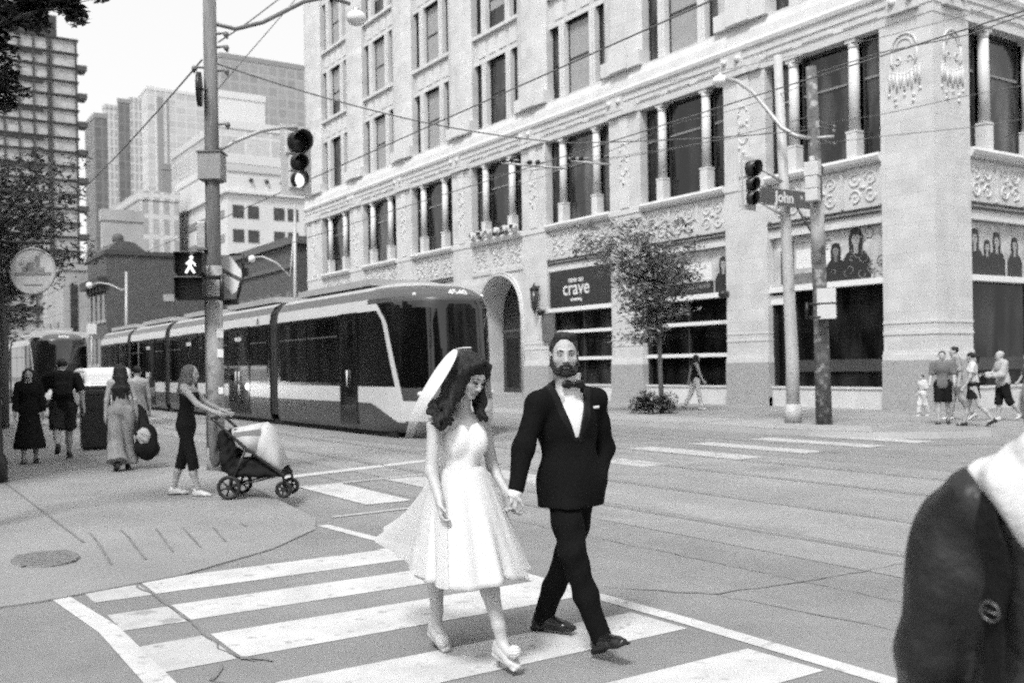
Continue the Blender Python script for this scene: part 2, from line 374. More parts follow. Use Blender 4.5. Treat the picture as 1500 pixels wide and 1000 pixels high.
        me.update(calc_edges=True); me.validate()
        o = bpy.data.objects.new(name, me); COL.objects.link(o)
        if parent: o.parent = parent
        return o
def folds(amp, kx=18, ky=18, kz=7, seed=0):
    """cloth creases: warped waves, longer along z"""
    r = random.Random(seed); ph = [r.uniform(0, 6.28) for _ in range(8)]
    def f(X, Y, Z):
        w = np.sin(X*9+ph[0]+Z*4)*1.3+np.sin(Y*8+ph[1]-Z*5)*1.3
        a = np.sin(X*kx+Y*ky*.6+Z*kz+w+ph[2])*np.sin(Z*kz*1.7-X*kx*.4+ph[3]+w)
        b = np.sin((X-Y)*kx*1.7+Z*kz*2.3+ph[4]+w*1.4)
        return amp*(a*.7+b*.4)
    return f

# ------------------------------------------------------------------ people
SK = {'mid': mat('skin', 0.40, 0.5, 0.07, 20), 'light': mat('skin_light', 0.38, 0.55, 0.08, 20), 'dark': mat('skin_dark', 0.22, 0.5, 0.08, 20)}
M['eye'] = mat('eye_white', 0.24, 0.3, 0.02); M['iris'] = mat('iris', 0.09, 0.15, 0.1); M['lips'] = mat('lips', 0.28, 0.4, 0.08)
M['hair_dark'] = mat('dark_hair', 0.020, 0.5, 0.5, 30, 0.9, 60, spec=.25, stretch=(1, 1, .25)); M['hair_mid'] = mat('brown_hair', 0.06, 0.5, 0.45, 30, 0.9, 60, spec=.25, stretch=(1, 1, .25))
M['hair_light'] = mat('fair_hair', 0.20, 0.5, 0.4, 30, 0.9, 60, stretch=(1, 1, .25)); M['hair_grey'] = mat('grey_hair', 0.42, 0.5, 0.2, 30, 0.6, 60)
def head(s, c, B, sc=1.0, female=False):
    """skull, face, nose, eyes, lips and ears added to Solid s; B rows right/forward/up; materials 0 skin 1 eye 2 iris 3 lips"""
    def w(x, y, z): return np.array(c, float)+sc*(B[0]*x+B[1]*y+B[2]*z)
    f = 0.94 if female else 1.0
    s.ell(w(0, -.008, .032), np.array((.074, .094, .084))*sc, B, .02)
    s.ell(w(0, .030, -.028), np.array((.064*f, .064, .082))*sc, B, .03)
    s.ell(w(0, .040, -.080), np.array((.047*f, .044, .036))*sc, B, .025)
    s.ell(w(0, .072, -.100), np.array((.020*f, .016, .014))*sc, B, .02)
    for q in (-1, 1):
        s.ell(w(.046*q, .062, -.030), np.array((.020, .018, .018))*sc, B, .02)
        s.ell(w(.076*q, -.006, -.008), np.array((.010, .021, .032))*sc, B, .006)
    s.cap(w(-.036, .083, .020), w(.036, .083, .020), .010*sc, None, .014)
    for q in (-1, 1): s.ell(w(.031*q, .103, .002), np.array((.016, .012, .0085))*sc, B, .012, 0, 's')
    s.cap(w(0, .088, .006), w(0, .106, -.034), .008*sc, .013*sc, .012)
    for q in (-1, 1): s.ell(w(.012*q, .096, -.038), np.array((.009, .010, .008))*sc, B, .006)
    s.cap(w(-.018, .091, -.064), w(.018, .091, -.064), .0065*sc, None, .005, 3)
    s.cap(w(-.014, .090, -.073), w(.014, .090, -.073), .0075*sc, None, .005, 3)
    for q in (-1, 1):
        s.ell(w(.031*q, .077, .001), np.array((.0125, .0135, .0085))*sc, B, .002, 1)
        s.ell(w(.031*q, .090, .001), np.array((.0062, .0042, .0062))*sc, B, .001, 2)
def hand(s, wrist, d, palm_n, thumb, sc=1.0, curl=0.5, L=0.185, mi=0):
    """palm, four unequal curled fingers and a thumb leaving the side of the palm. d along the hand, palm_n out of the palm, thumb = side of the thumb"""
    d = np.array(d, float); d /= np.linalg.norm(d); n = np.array(palm_n, float); n -= d*n.dot(d); n /= np.linalg.norm(n)
    t = np.cross(d, n); t *= np.sign(t.dot(np.array(thumb, float))) or 1; w = np.array(wrist, float); q = L*sc/0.185
    s.cap(w-d*.02*q, w+d*.02*q, .024*q, .026*q, .02, mi, flat=(n, .75))
    s.cap(w+d*.02*q+t*.006*q, w+d*.082*q+t*.014*q, .026*q, .026*q, .02, mi, flat=(n, .55))
    s.cap(w+d*.025*q-t*.010*q, w+d*.078*q-t*.022*q, .024*q, .022*q, .02, mi, flat=(n, .55))
    for off, ln, r in ((.031, .072, .0088), (.010, .080, .0092), (-.011, .074, .0088), (-.031, .058, .0078)):
        p = w+d*(.088*q)+t*off*q; ang = curl*0.5; e = d
        rr = r*q
        for seg in (.42, .33, .27):
            e2 = d*math.cos(ang)+n*math.sin(ang); p2 = p+e2*ln*seg*q; s.cap(p, p2, rr, rr*.92, .004, mi); p = p2; rr *= .92; ang += curl*(.9 if seg > .3 else .7)
    p = w+d*.028*q+t*.026*q
    e = d*.62+t*.62+n*.42; e /= np.linalg.norm(e); p2 = p+e*.038*q; s.cap(p, p2, .0125*q, .0108*q, .012, mi)
    e = d*.85+t*.15+n*.5; e /= np.linalg.norm(e); s.cap(p2, p2+e*.034*q, .0105*q, .0085*q, .004, mi)
def shoe(name, ankle, d, m, parent, L=0.28, res=0.008, heel=0.0, up=(0, 0, 1), sole=None, mid=True, laces=False):
    """one shoe: sole, heel, rounded toe, ankle opening. ankle = joint, d = toe direction"""
    B = basis(d, up); a = np.array(ankle, float); s = Solid(res)
    def w(x, y, z): return a+B[0]*x+B[1]*y+B[2]*z
    q = L/0.28; z0 = -0.085
    s.cap(w(0, -.045*q, z0+.032), w(0, .02*q, z0+.036), .033*q, .036*q, .02)
    s.cap(w(0, .02*q, z0+.034), w(.006*q, .125*q, z0+.025), .036*q, .041*q, .02, flat=(B[2], .75))
    s.cap(w(.006*q, .125*q, z0+.022), w(0, .172*q, z0+.019), .040*q, .026*q, .02, flat=(B[2], .7))
    s.cap(w(0, -.035*q, z0+.04), w(0, -.03*q, -.015), .034*q, .034*q, .025)
    s.cap(w(0, -.02*q, -.02), w(0, .07*q, z0+.04), .032*q, .030*q, .03)
    s.box(w(0, .065*q, z0+.006), (.040*q, .125*q, .008), B, .007, .006, 1)
    if mid: s.box(w(0, -.045*q, z0-.004), (.030*q, .034*q, .014), B, .006, .004, 1)
    return s.build(name, [m, sole or M['rubber']], parent)
def cuff_cut(s, end, d, r=.16):
    """cuts a sleeve or trouser leg square at its end"""
    e = np.array(end, float); d = np.array(d, float); d /= np.linalg.norm(d)
    s.fn(lambda X, Y, Z: -((X-e[0])*d[0]+(Y-e[1])*d[1]+(Z-e[2])*d[2]), e-r+d*r*.9, e+r+d*r*.9, 0, 0, 's')
def limb(j, a, b, ln, pitch, side=0.0):
    """point below j at distance ln, pitched forward and swung sideways (radians)"""
    return np.array(j)+ln*np.array((math.sin(side), math.cos(side)*math.sin(pitch), -math.cos(side)*math.cos(pitch)))
def person(label, loc, heading, h=1.72, skin='mid', legs=((.25, .05), (-.3, .35)), arms=((.2, .1, .3), (-.2, .1, .2)), lean=0.04, female=False, hair=None, head_yaw=0.0, head_pitch=0.0,
           top=None, bottom=None, shoes=None, res=0.012, build=1.0, group=None, hands_curl=0.6):
    """a standing or walking person. heading: direction walked (world xy). legs/arms: right then left; legs (hip pitch, knee bend), arms (pitch, spread, elbow bend).
    top = dict(mat, sleeve 0..1, lo hem height fraction, neck), bottom = dict(mat, kind, len)."""
    k = h/1.75; rz = math.atan2(heading[1], heading[0])-math.pi/2
    P = thing('person', label, 'person', loc, rz, group)
    hipz = .93*k
    pel = np.array((0, 0, hipz)); ln = np.array((0, math.sin(lean), math.cos(lean)))
    chest = pel+ln*.34*k; neck = pel+ln*.535*k; hc = neck+np.array((0, .035*k, .135*k)); shw = (.165 if female else .19)*k*build
    J = {}
    for i, q in enumerate((1, -1)):
        hip = pel+np.array((.088*k*q, 0, -.02)); th, kb = legs[i]; kn = limb(hip, 0, 0, .42*k, th, .02*q); an = limb(kn, 0, 0, .40*k, th-kb, 0.0)
        J['hip', q], J['knee', q], J['ank', q] = hip, kn, an
        sh = neck+np.array((shw*q, -.01, -.045*k)); ap, sp, eb = arms[i]; el = limb(sh, 0, 0, .29*k, ap, sp*q); wr = limb(el, 0, 0, .25*k, ap+eb, sp*q*.4)
        J['sh', q], J['el', q], J['wr', q] = sh, el, wr
    low = min(J['ank', 1][2], J['ank', -1][2])-.088*k
    sh_ = np.array((0, 0, -low))
    for key in J: J[key] = J[key]+sh_
    pel, chest, neck, hc = pel+sh_, chest+sh_, neck+sh_, hc+sh_
    s = Solid(res); B = basis((math.sin(head_yaw)*math.cos(head_pitch), math.cos(head_yaw)*math.cos(head_pitch), -math.sin(head_pitch)))
    head(s, hc, B, k*.98, female)
    s.cap(neck+np.array((0, -.01, -.03)), hc+B[2]*-.05*k-B[1]*.012, .056*k*(.85 if female else 1), .052*k*(.85 if female else 1), .03)
    bd = build
    s.cap(J['sh', 1]*.8+J['sh', -1]*.2, J['sh', -1]*.8+J['sh', 1]*.2, .068*k*bd, None, .05)
    s.ell(chest+np.array((0, .01, .04*k)), np.array((.155*bd, .105*bd, .17))*k, None, .06)
    s.ell(pel+np.array((0, 0, .12*k)), np.array((.13*bd, .095*bd, .16))*k, None, .06); s.ell(pel, np.array((.16*bd, .115*bd, .12))*k, None, .06)
    for q in (1, -1):
        s.chain([J['hip', q], J['knee', q]], [.085*k*bd, .056*k*bd], .05); s.chain([J['knee', q], J['knee', q]*.55+J['ank', q]*.45+np.array((0, -.018*k, 0)), J['ank', q]], [.054*k*bd, .052*k*bd, .036*k], .03)
        s.cap(J['ank', q]+V3(0, -.02, -.03), J['ank', q]+V3(0, .10*k, -.055*k), .03*k, .028*k, .02)
        s.chain([J['sh', q], J['el', q], J['wr', q]], [.050*k*bd, .039*k*bd, .026*k], .025)
        d = J['wr', q]-J['el', q]; hand(s, J['wr', q], d, (-q, .25, 0), (0, 1, 0), k, hands_curl)
    body = s.build('body', [SK[skin], M['eye'], M['iris'], M['lips']], P)
    R = {'root': P, 'J': J, 'pel': pel, 'chest': chest, 'neck': neck, 'hc': hc, 'B': B, 'k': k, 'shift': sh_}
    if top:
        t = Solid(res); e = .016*top.get('loose', 1.0)
        lo = top.get('lo', .86)*k
        t.ell(chest+np.array((0, .01, .04*k)), np.array((.155*bd, .105*bd, .17))*k+e, None, .06); t.ell(pel+np.array((0, 0, .12*k)), np.array((.135*bd, .10*bd, .17))*k+e, None, .06)
        t.ell(pel, np.array((.163*bd, .118*bd, .13))*k+e, None, .06)
        if female: 
            for q in (1, -1): t.ell(chest+np.array((.07*q, .075, .03))*k, np.array((.07, .06, .07))*k, None, .03)
        if top.get('sleeve') is not None:
            t.cap(J['sh', 1]*.8+J['sh', -1]*.2, J['sh', -1]*.8+J['sh', 1]*.2, .058*k*bd+e*.6, None, .05)
            for q in (1, -1):
                f = top['sleeve']; a, b, c = J['sh', q], J['el', q], J['wr', q]
                if f <= .5: t.cap(a, a+(b-a)*f*2, .048*k*bd+e*.8, .048*k*bd+e*1.1, .03); cuff_cut(t, a+(b-a)*f*2, b-a, .09)
                else: t.chain([a, b, b+(c-b)*(f-.5)*2], [.048*k*bd+e*.8, .044*k*bd+e*.9, .034*k+e*.9], .025); cuff_cut(t, b+(c-b)*(f-.5)*2, c-b, .09)
        else:
            for q in (1, -1): t.cap(chest+np.array((.085*q, .04, .08))*k, J['sh', q]*.6+neck*.4+V3(0, 0, .03), .028*k, .022*k, .03); t.cap(chest+np.array((.085*q, -.05, .08))*k, J['sh', q]*.6+neck*.4+V3(0, 0, .03), .028*k, .022*k, .03)
        nk = neck+np.array((0, .03, .045*k)); t.ell(nk, np.array((.075, .085, .075))*k*top.get('neck', 1.0), None, .01, 0, 's')
        hz = pel[2]-hipz+lo; t.fn(lambda X, Y, Z: (Z-hz)+0*X+0*Y, (-1, -1, 0), (1, 1, hz+.05), 0, 0, 's')
        if top.get('hi'):
            hh = pel[2]-hipz+top['hi']*k; t.fn(lambda X, Y, Z: (hh-Z)+0*X+0*Y, (-1, -1, hh-.05), (1, 1, 2.2), 0, 0, 's')
        R['top'] = t.build(top.get('name', 'shirt'), top['mat'], P, folds(top.get('fold', .004*top.get('loose', 1)), *top.get('freq', (18, 18, 7)), seed=len(label)))
    if bottom:
        b = Solid(res); kind = bottom['kind']; e = .014*bottom.get('loose', 1.0); ln_ = bottom.get('len', 1.0)
        b.ell(pel+V3(0, 0, .02), np.array((.160*bd, .115*bd, .13))*k+e*.8, None, .05)
        if kind in ('trousers', 'shorts'):
            for q in (1, -1):
                a, c, an = J['hip', q], J['knee', q], J['ank', q]
                if ln_ <= .5: b.cap(a, a+(c-a)*ln_*2, .088*k*bd+e, (.088-.028*ln_*2)*k*bd+e*1.6, .04); cuff_cut(b, a+(c-a)*ln_*2, c-a, .13)
                else: b.chain([a, c, c+(an-c)*(ln_-.5)*2], [.088*k*bd+e, .058*k*bd+e, bottom.get('cuff', .046)*k+e], .035); cuff_cut(b, c+(an-c)*(ln_-.5)*2, an-c, .12)
            top_z = pel[2]+.13*k
        else:
            hem = pel[2]-hipz+bottom['hem']*k; ctr = (J['knee', 1]+J['knee', -1])/2; wv = bottom.get('flare', .22)*k
            b.cap(pel, np.array((ctr[0], ctr[1], hem+wv*.25)), .15*k*bd, wv, .05, flat=((0, 1, 0), .8)); 
            b.fn(lambda X, Y, Z: (Z-hem)+0*X+0*Y, (-1, -1, hem-.6), (1, 1, hem), 0, 0, 's'); top_z = pel[2]+.14*k
        b.fn(lambda X, Y, Z: (top_z-Z)+0*X+0*Y, (-1, -1, top_z), (1, 1, top_z+.5), 0, 0, 's')
        R['bottom'] = b.build(bottom.get('name', kind), bottom['mat'], P, folds(.005*bottom.get('loose', 1), seed=len(label)+3))
    if shoes:
        for q in (1, -1): 
            pitch = 0 if J['ank', q][2] < .12*k else -.5
            shoe('shoe', J['ank', q], (.12*q, math.cos(pitch), math.sin(pitch)), shoes, P, .265*k, res)
    if hair:
        hs = Solid(res*.8); sc = k*.98
        def w(x, y, z): return hc+sc*(B[0]*x+B[1]*y+B[2]*z)
        st = hair.get('style', 'short')
        hs.ell(w(0, -.014, .038), np.array((.081, .096, .084))*sc, B, .02)
        hs.ell(w(0, .085, -.045), np.array((.075, .075, .10))*sc, B, .02, 0, 's')
        if st == 'short': hs.ell(w(0, 0, -.10), np.array((.11, .13, .085))*sc, B, .01, 0, 's')
        if st in ('long', 'wavy'):
            L = hair.get('len', .35); rr = random.Random(len(label))
            for i in range(9):
                a = -1.9+3.8*i/8; x, y = math.sin(a)*.07, -math.cos(a)*.075-.015
                p0 = w(x, y, .03); p1 = w(x*1.15, y*1.1, -.10); p2 = p1*.5+np.array((p1[0], p1[1], p1[2]))*.5+np.array((x*.25+rr.uniform(-.01, .01), -.03, -L*.5)); p3 = p2+np.array((rr.uniform(-.02, .02), rr.uniform(-.01, .02), -L*.5))
                hs.chain([p0, p1, p2, p3], [.03, .036, .036, .018], .025)
        if st == 'bun': hs.ell(w(0, -.10, .06), np.array((.045, .045, .045))*sc, B, .01)
        if st == 'pony': hs.chain([w(0, -.09, .04), w(0, -.15, .0), w(0, -.16, -.14)], [.03, .04, .015], .02)
        R['hair'] = hs.build('hair', hair['mat'], P, folds(.004, 60, 60, 10, seed=5))
    return R
# ------------------------------------------------------------------ ground
asph = mat('asphalt', 0.24, 0.75, 0.16, 1.1, 0.6, 110, detail=15, spots=(0.35, 0.60, 0.205))
asph2 = mat('asphalt_patch', 0.21, 0.75, 0.14, 2.0, 0.35, 160, detail=9)
conc = mat('pavement_concrete', 0.265, 0.7, 0.15, 0.9, 0.4, 110, detail=15, spots=(0.8, 0.62, 0.20))
conc_l = mat('pale_concrete', 0.32, 0.7, 0.10, 1.2, 0.2, 120, detail=9)
slab = mat('track_slab_concrete', 0.275, 0.7, 0.15, 0.7, 0.5, 110, detail=15, spots=(0.5, 0.60, 0.215))
paint = mat('road_paint', 0.56, 0.6, 0.10, 4.0, 0.2, 120, detail=9, spots=(9.0, 0.60, 0.36))
paint_worn = mat('worn_road_paint', 0.45, 0.6, 0.16, 4.0, 0.2, 120, detail=9, spots=(4.0, 0.55, 0.29))
joint = mat('dark_joint', 0.165, 0.8, 0.3, 5)
def streaks(m, lo, hi, sx, sy):
    """long faint wear along the wheel paths"""
    N = m.node_tree.nodes; L = m.node_tree.links; b = N['Principled BSDF']; src = b.inputs['Base Color'].links[0].from_socket
    tc = N.new('ShaderNodeTexCoord'); mp = N.new('ShaderNodeMapping'); mp.inputs['Scale'].default_value = (sx, sy, 1); nz = N.new('ShaderNodeTexNoise'); nz.inputs['Scale'].default_value = 1; nz.inputs['Detail'].default_value = 7; L.new(tc.outputs['Object'], mp.inputs[0]); L.new(mp.outputs[0], nz.inputs['Vector'])
    r = N.new('ShaderNodeMapRange'); r.inputs[1].default_value = .3; r.inputs[2].default_value = .7; r.inputs[3].default_value = lo; r.inputs[4].default_value = hi; L.new(nz.outputs['Fac'], r.inputs[0]); x = N.new('ShaderNodeMixRGB'); x.blend_type = 'MULTIPLY'; x.inputs[0].default_value = 1; L.new(src, x.inputs[1]); L.new(r.outputs[0], x.inputs[2]); L.new(x.outputs[0], b.inputs['Base Color'])
streaks(asph, .86, 1.08, 1.1, .06); streaks(asph, .90, 1.06, .5, .5); streaks(slab, .86, 1.10, 1.6, .05); streaks(conc, .88, 1.08, .6, .6); streaks(paint, .84, 1.06, 2.5, 2.5)
def st(o): return tag(o, kind='structure')
g = MB(); g.add([(-500, -500, 0), (500, -500, 0), (500, 500, 0), (-500, 500, 0)], [(0, 1, 2, 3)]); st(g.build('road', asph))
g = MB(); g.add([(6.35, -40, .004), (12.75, -40, .004), (12.75, 120, .004), (6.35, 120, .004)], [(0, 1, 2, 3)]); st(g.build('track_slab', slab))
g = MB()
for X in (7.1, 8.6, 10.45, 11.95):
    g.add([(X-.09, -40, .0066), (X+.09, -40, .0066), (X+.09, 120, .0066), (X-.09, 120, .0066)], [(0, 1, 2, 3)], 0)
    g.box(X-.028, -40, .0062, X+.028, 120, .0095, 1)
st(g.build('tram_rails', [mat('rail_groove', 0.185, 0.7, 0.2, 5), mat('rail_steel', 0.42, 0.35, 0.1, 8, metal=.5)]))
def sidewalk(name, Bd, In, zb, zt, far, m, kerb_m):
    g = MB(); n = len(Bd); vs = [(x, y, zb) for x, y in Bd]+[(x, y, zt) for x, y in In]
    g.add(vs, [(i, i+1, n+i+1, n+i) for i in range(n-1)], 1)
    g.add([(x, y, zt) for x, y in In]+[(x, y, zt) for x, y in far], [tuple(range(n+len(far)))], 0)
    g.add([(x, y, -.1) for x, y in Bd]+[(x, y, zb) for x, y in Bd], [(i, i+1, n+i+1, n+i) for i in range(n-1)], 1)
    return st(g.build(name, [m, kerb_m]))
BL = [(-14, 7.5), (-1, 7.5), (1.03, 7.62), (2.09, 7.93), (3.04, 8.57), (3.75, 9.35), (4.02, 10.0), (4.15, 11.2), (4.4, 14), (4.45, 20), (4.45, 90)]
IL = [(-14, 8.2), (-1, 8.4), (0.9, 9.0), (1.75, 9.3), (2.4, 9.75), (2.75, 10.2), (3.0, 10.6), (4.02, 11.5), (4.37, 14), (4.43, 20), (4.43, 90)]
sidewalk('sidewalk', BL, IL, .014, .12, [(-14, 90)], conc, conc)
BF = [(16.45, 90), (16.5, 19.4), (16.65, 17), (16.75, 14.2), (17.15, 12.9), (18.0, 12.0), (19.2, 11.6), (60, 11.5)]
IF = [(x+.04, y+(.04 if x > 17 else 0)) for x, y in BF]
sidewalk('far_sidewalk', BF, IF, .0, .13, [(60, 40), (60, 90)], conc, conc_l)
g = MB(); z = .134   # paler kerb-side band of the far pavement
ring = [(x+.05, y+(.05 if x > 17 else 0)) for x, y in BF[:5]]; ring2 = [(x+(2.1 if i < 3 else 1.5), y+(.0 if i < 3 else 1.2)) for i, (x, y) in enumerate(BF[:5])]
n = len(ring); g.add([(x, y, z) for x, y in ring]+[(x, y, z) for x, y in ring2], [(i, n+i, n+i+1, i+1) for i in range(n-1)]); st(g.build('kerb_band', conc_l))
def rampz(x, y):
    for zz in range(14):
        pass
    best = 9
    for i in range(len(BL)-1):
        a = Vector(BL[i]); b = Vector(BL[i+1]); p = Vector((x, y)); t = max(0, min(1, (p-a).dot(b-a)/(b-a).length_squared)); best = min(best, (p-(a+(b-a)*t)).length)
    return .014+.106*min(1, best/1.25)
def strip(g, a, b, w, mi=0, z=None, n=8):
    a = Vector(a).to_2d(); b = Vector(b).to_2d(); d = (b-a).normalized(); q = Vector((-d.y, d.x))*w/2
    for i in range(n):
        p0 = a+(b-a)*i/n; p1 = a+(b-a)*(i+1)/n
        vs = []
        for p, sg in ((p0, -1), (p1, -1), (p1, 1), (p0, 1)):
            c = p+q*sg; zz = z if z is not None else max(rampz(c.x, c.y), rampz(p.x, p.y))+.006; vs.append((c.x, c.y, zz))
        g.add(vs, [(0, 1, 2, 3)], mi)
g = MB()
strip(g, (1.60, 9.3), (1.65, 40), .022); strip(g, (3.14, 9.6), (3.5, 40), .022)
for Y in (16.5, 20.5, 24.5): strip(g, (-2, Y), (4.3, Y), .014)
for a, b in (((1.74, 9.81), (1.65, 8.42)), ((2.01, 9.83), (1.93, 8.48)), ((2.30, 9.7), (2.2, 8.68)), ((2.54, 9.65), (2.46, 8.79)), ((2.82, 9.63), (2.73, 8.95))): strip(g, a, b, .016)
st(g.build('pavement_joints', joint))
g = MB()
for Y in (18, 22, 26, 30, 34): strip(g, (16.6, Y), (24.8, Y), .03, z=.138, n=1)
strip(g, (20.6, 12.4), (20.6, 60), .03, z=.138, n=1)
st(g.build('far_pavement_joints', joint))
# painted markings
rnd = random.Random(4)
def quad(g, pts, z, mi=0): g.add([(x, y, z) for x, y in pts], [tuple(range(len(pts)))], mi)
g = MB()
g.add([(1.15, -6, .0042), (1.29, -6, .0042), (1.33, 5.2, .0042), (1.33, 6.6, .0042), (1.19, 8.05, .0042), (1.06, 8.2, .0042), (1.20, 6.5, .0042), (1.19, 5.2, .0042)], [tuple(range(8))])
quad(g, [(4.19, -6), (4.32, -6), (4.32, 4.6), (4.26, 6.4), (4.12, 6.4), (4.19, 4.6)], .0042)
bars = [(7.93, 7.40), (6.98, 6.49), (6.07, 5.47), (4.93, 4.42), (3.92, 3.40), (2.9, 2.4), (1.9, 1.4), (.9, .4)]
for a, b in bars:
    e = rnd.uniform(-.03, .03)
    quad(g, [(1.33, b-.02), (1.72, b+e), (1.72, a+e), (1.33, a-.03)], .0036, 1); quad(g, [(1.75, b), (4.16+e, b+.03), (4.14+e, a+.02), (1.75, a)], .0036)
quad(g, [(3.72, 6.4), (4.12, 6.4), (4.12, 7.9), (3.78, 8.0)], .0048, 0)
o = st(g.build('crosswalk_marking', [paint, paint_worn]))
g = MB()     # crossing over the wide street, bars along the traffic
for i, X in enumerate((5.2, 6.5, 7.85, 9.2, 10.35, 12.3, 13.85, 15.55, 17.0)):
    if i in (3,): continue
    a, b = (10.65, 12.9) if X < 8 else ((11.75, 13.0) if X < 11 else (11.6, 14.5))
    quad(g, [(X-.30, a), (X+.30, a), (X+.34, b), (X-.28, b)], .0078, 1 if X > 6 else 0)
quad(g, [(4.75, 12.72), (9.0, 13.35), (9.0, 13.45), (4.75, 12.84)], .0086, 1); quad(g, [(5.1, 13.92), (9.3, 15.25), (9.3, 15.55), (5.1, 14.22)], .0086, 0)
quad(g, [(4.2, 9.96), (6.0, 10.1), (6.0, 10.18), (4.2, 10.05)], .0086, 1); quad(g, [(3.86, 9.57), (3.98, 9.57), (4.1, 7.9), (3.98, 7.9)], .0048, 0)
st(g.build('street_crosswalk_marking', [paint, paint_worn]))
g = MB()     # cracks and a tar-filled seam
def crack(pts, w, seed, z):
    r = random.Random(seed); P = []
    for (a, b) in zip(pts[:-1], pts[1:]):
        a = Vector(a); b = Vector(b); n = max(3, int((b-a).length/.12))
        for i in range(n):
            q = a+(b-a)*i/n; P.append(q+Vector((r.uniform(-.02, .02), r.uniform(-.02, .02))))
    P.append(Vector(pts[-1]))
    for i in range(len(P)-1):
        d = (P[i+1]-P[i]); d = d.normalized() if d.length > 1e-6 else Vector((1, 0)); q = Vector((-d.y, d.x))*w*r.uniform(.25, .85)/2
        g.add([tuple(P[i]-q)+(z,), tuple(P[i+1]-q)+(z,), tuple(P[i+1]+q)+(z,), tuple(P[i]+q)+(z,)], [(0, 1, 2, 3)])
crack([(4.45, 5.6), (4.9, 5.0), (5.7, 4.9), (6.8, 4.85)], .03, 1, .0055); crack([(4.9, 5.0), (5.0, 4.3), (5.1, 3.6)], .022, 2, .0055)
crack([(1.70, 8.05), (1.73, 6.6), (1.70, 5.6), (1.78, 5.35)], .026, 3, .008); crack([(1.86, 5.28), (1.74, 5.45)], .06, 5, .0088)
crack([(1.62, 5.42), (1.50, 5.15), (1.62, 4.95), (1.75, 4.75)], .03, 7, .008); crack([(0.2, 7.3), (.5, 6.7)], .03, 9, .0055)
crack([(5.6, -5), (5.75, 3), (5.6, 9), (5.9, 30)], .018, 11, .0055); crack([(13.9, 0), (14.1, 12), (13.8, 40)], .03, 12, .0055)
st(g.build('road_cracks', joint))
g = MB(); quad(g, [(14.9, 13), (16.3, 13), (16.2, 60), (15.2, 60)], .0045); quad(g, [(16.4, 11.2), (17.6, 10.4), (18.6, 10.3), (17.2, 11.8)], .0045); quad(g, [(9.0, 22), (13.1, 18.7), (13.0, 17.8), (9.2, 17.6)], .0062); st(g.build('asphalt_patches', asph2))
# manhole cover let into the pavement
mh = thing('manhole_cover', 'round dark iron manhole cover let into the corner pavement', 'manhole cover', (1.22, 8.79, rampz(1.22, 8.79)+.004))
mm = mat('cast_iron', 0.17, 0.6, 0.25, 20, 0.8, 40)
tlt = .075
g = MB(); g.cyl((0, -.0, -.03), (0, 0, .004), .25, n=28); cvr = g.build('lid', mm, mh); cvr.rotation_euler = (tlt, 0, 0)
g = MB(); g.torus((0, 0, .004), (0, 0, 1), .27, .012, nu=28)
for k in range(-3, 4): g.box(-.2, k*.06-.008, .003, .2, k*.06+.008, .009)
o = g.build('rim', mat('worn_iron', 0.21, 0.5, 0.2, 20), mh); o.rotation_euler = (tlt, 0, 0)
# ------------------------------------------------------------------ the terracotta office building across both streets
BX, BY = 25.0, 16.65
BO = Vector((BX, BY, 0))
bld = thing('office_building', 'long pale glazed terracotta office building with a stepped cornice, shops below and tall three-light windows', 'building', BO)
class Face:
    """s along the wall from the corner, o outwards, z up; in the building's own space"""
    def __init__(f, kind): f.kind = kind
    def p(f, s, o, z): return (-o, s, z) if f.kind == 'Q' else (s, -o, z)
    def box(f, g, s0, o0, z0, s1, o1, z1, mi=0):
        a = f.p(s0, o0, z0); b = f.p(s1, o1, z1); g.box(*a, *b, mi)
    def d(f): return (Vector((0, 1, 0)), Vector((-1, 0, 0))) if f.kind == 'Q' else (Vector((1, 0, 0)), Vector((0, -1, 0)))
    def quad(f, g, s0, s1, z0, z1, o, mi=0):
        q = [f.p(s0, o, z0), f.p(s1, o, z0), f.p(s1, o, z1), f.p(s0, o, z1)]
        g.add(q if f.kind == 'J' else q[::-1], [(0, 1, 2, 3)], mi)
    def prof(f, g, prof, s0, s1, mi=0, mitre=True):
        n = len(prof); a = [f.p(s0-(o if mitre else 0), o, z) for o, z in prof]; b = [f.p(s1, o, z) for o, z in prof]
        fs = [(i, i+1, n+i+1, n+i) for i in range(n-1)]+[tuple(range(n)), tuple(reversed(range(n, 2*n)))]
        g.add(a+b, fs, mi)
FQ, FJ = Face('Q'), Face('J')
BACK = -1.5
rb = random.Random(11)
def colonnette(g, f, s, z0, z1, r=.165, o=-.2, mi=1):
    c = Vector(f.p(s, o, 0)); ped = z0+.78
    f.box(g, s-.185, o-.2, z0, s+.185, o+.17, ped, mi); f.box(g, s-.2, o-.2, ped, s+.2, o+.185, ped+.06, mi)
    zt = z1-.30
    g.cyl(c+Vector((0, 0, ped+.09)), c+Vector((0, 0, zt)), r*1.05, r*.95, 12, mi); g.torus(c+Vector((0, 0, ped+.10)), (0, 0, 1), r*1.0, .03, mi, 12, 5); g.torus(c+Vector((0, 0, ped+1.15)), (0, 0, 1), r*.99, .022, mi, 12, 5)
    g.cyl(c+Vector((0, 0, zt)), c+Vector((0, 0, z1-.12)), r*.95, r*1.12, 8, mi); f.box(g, s-.19, o-.2, z1-.12, s+.19, o+.175, z1, mi)
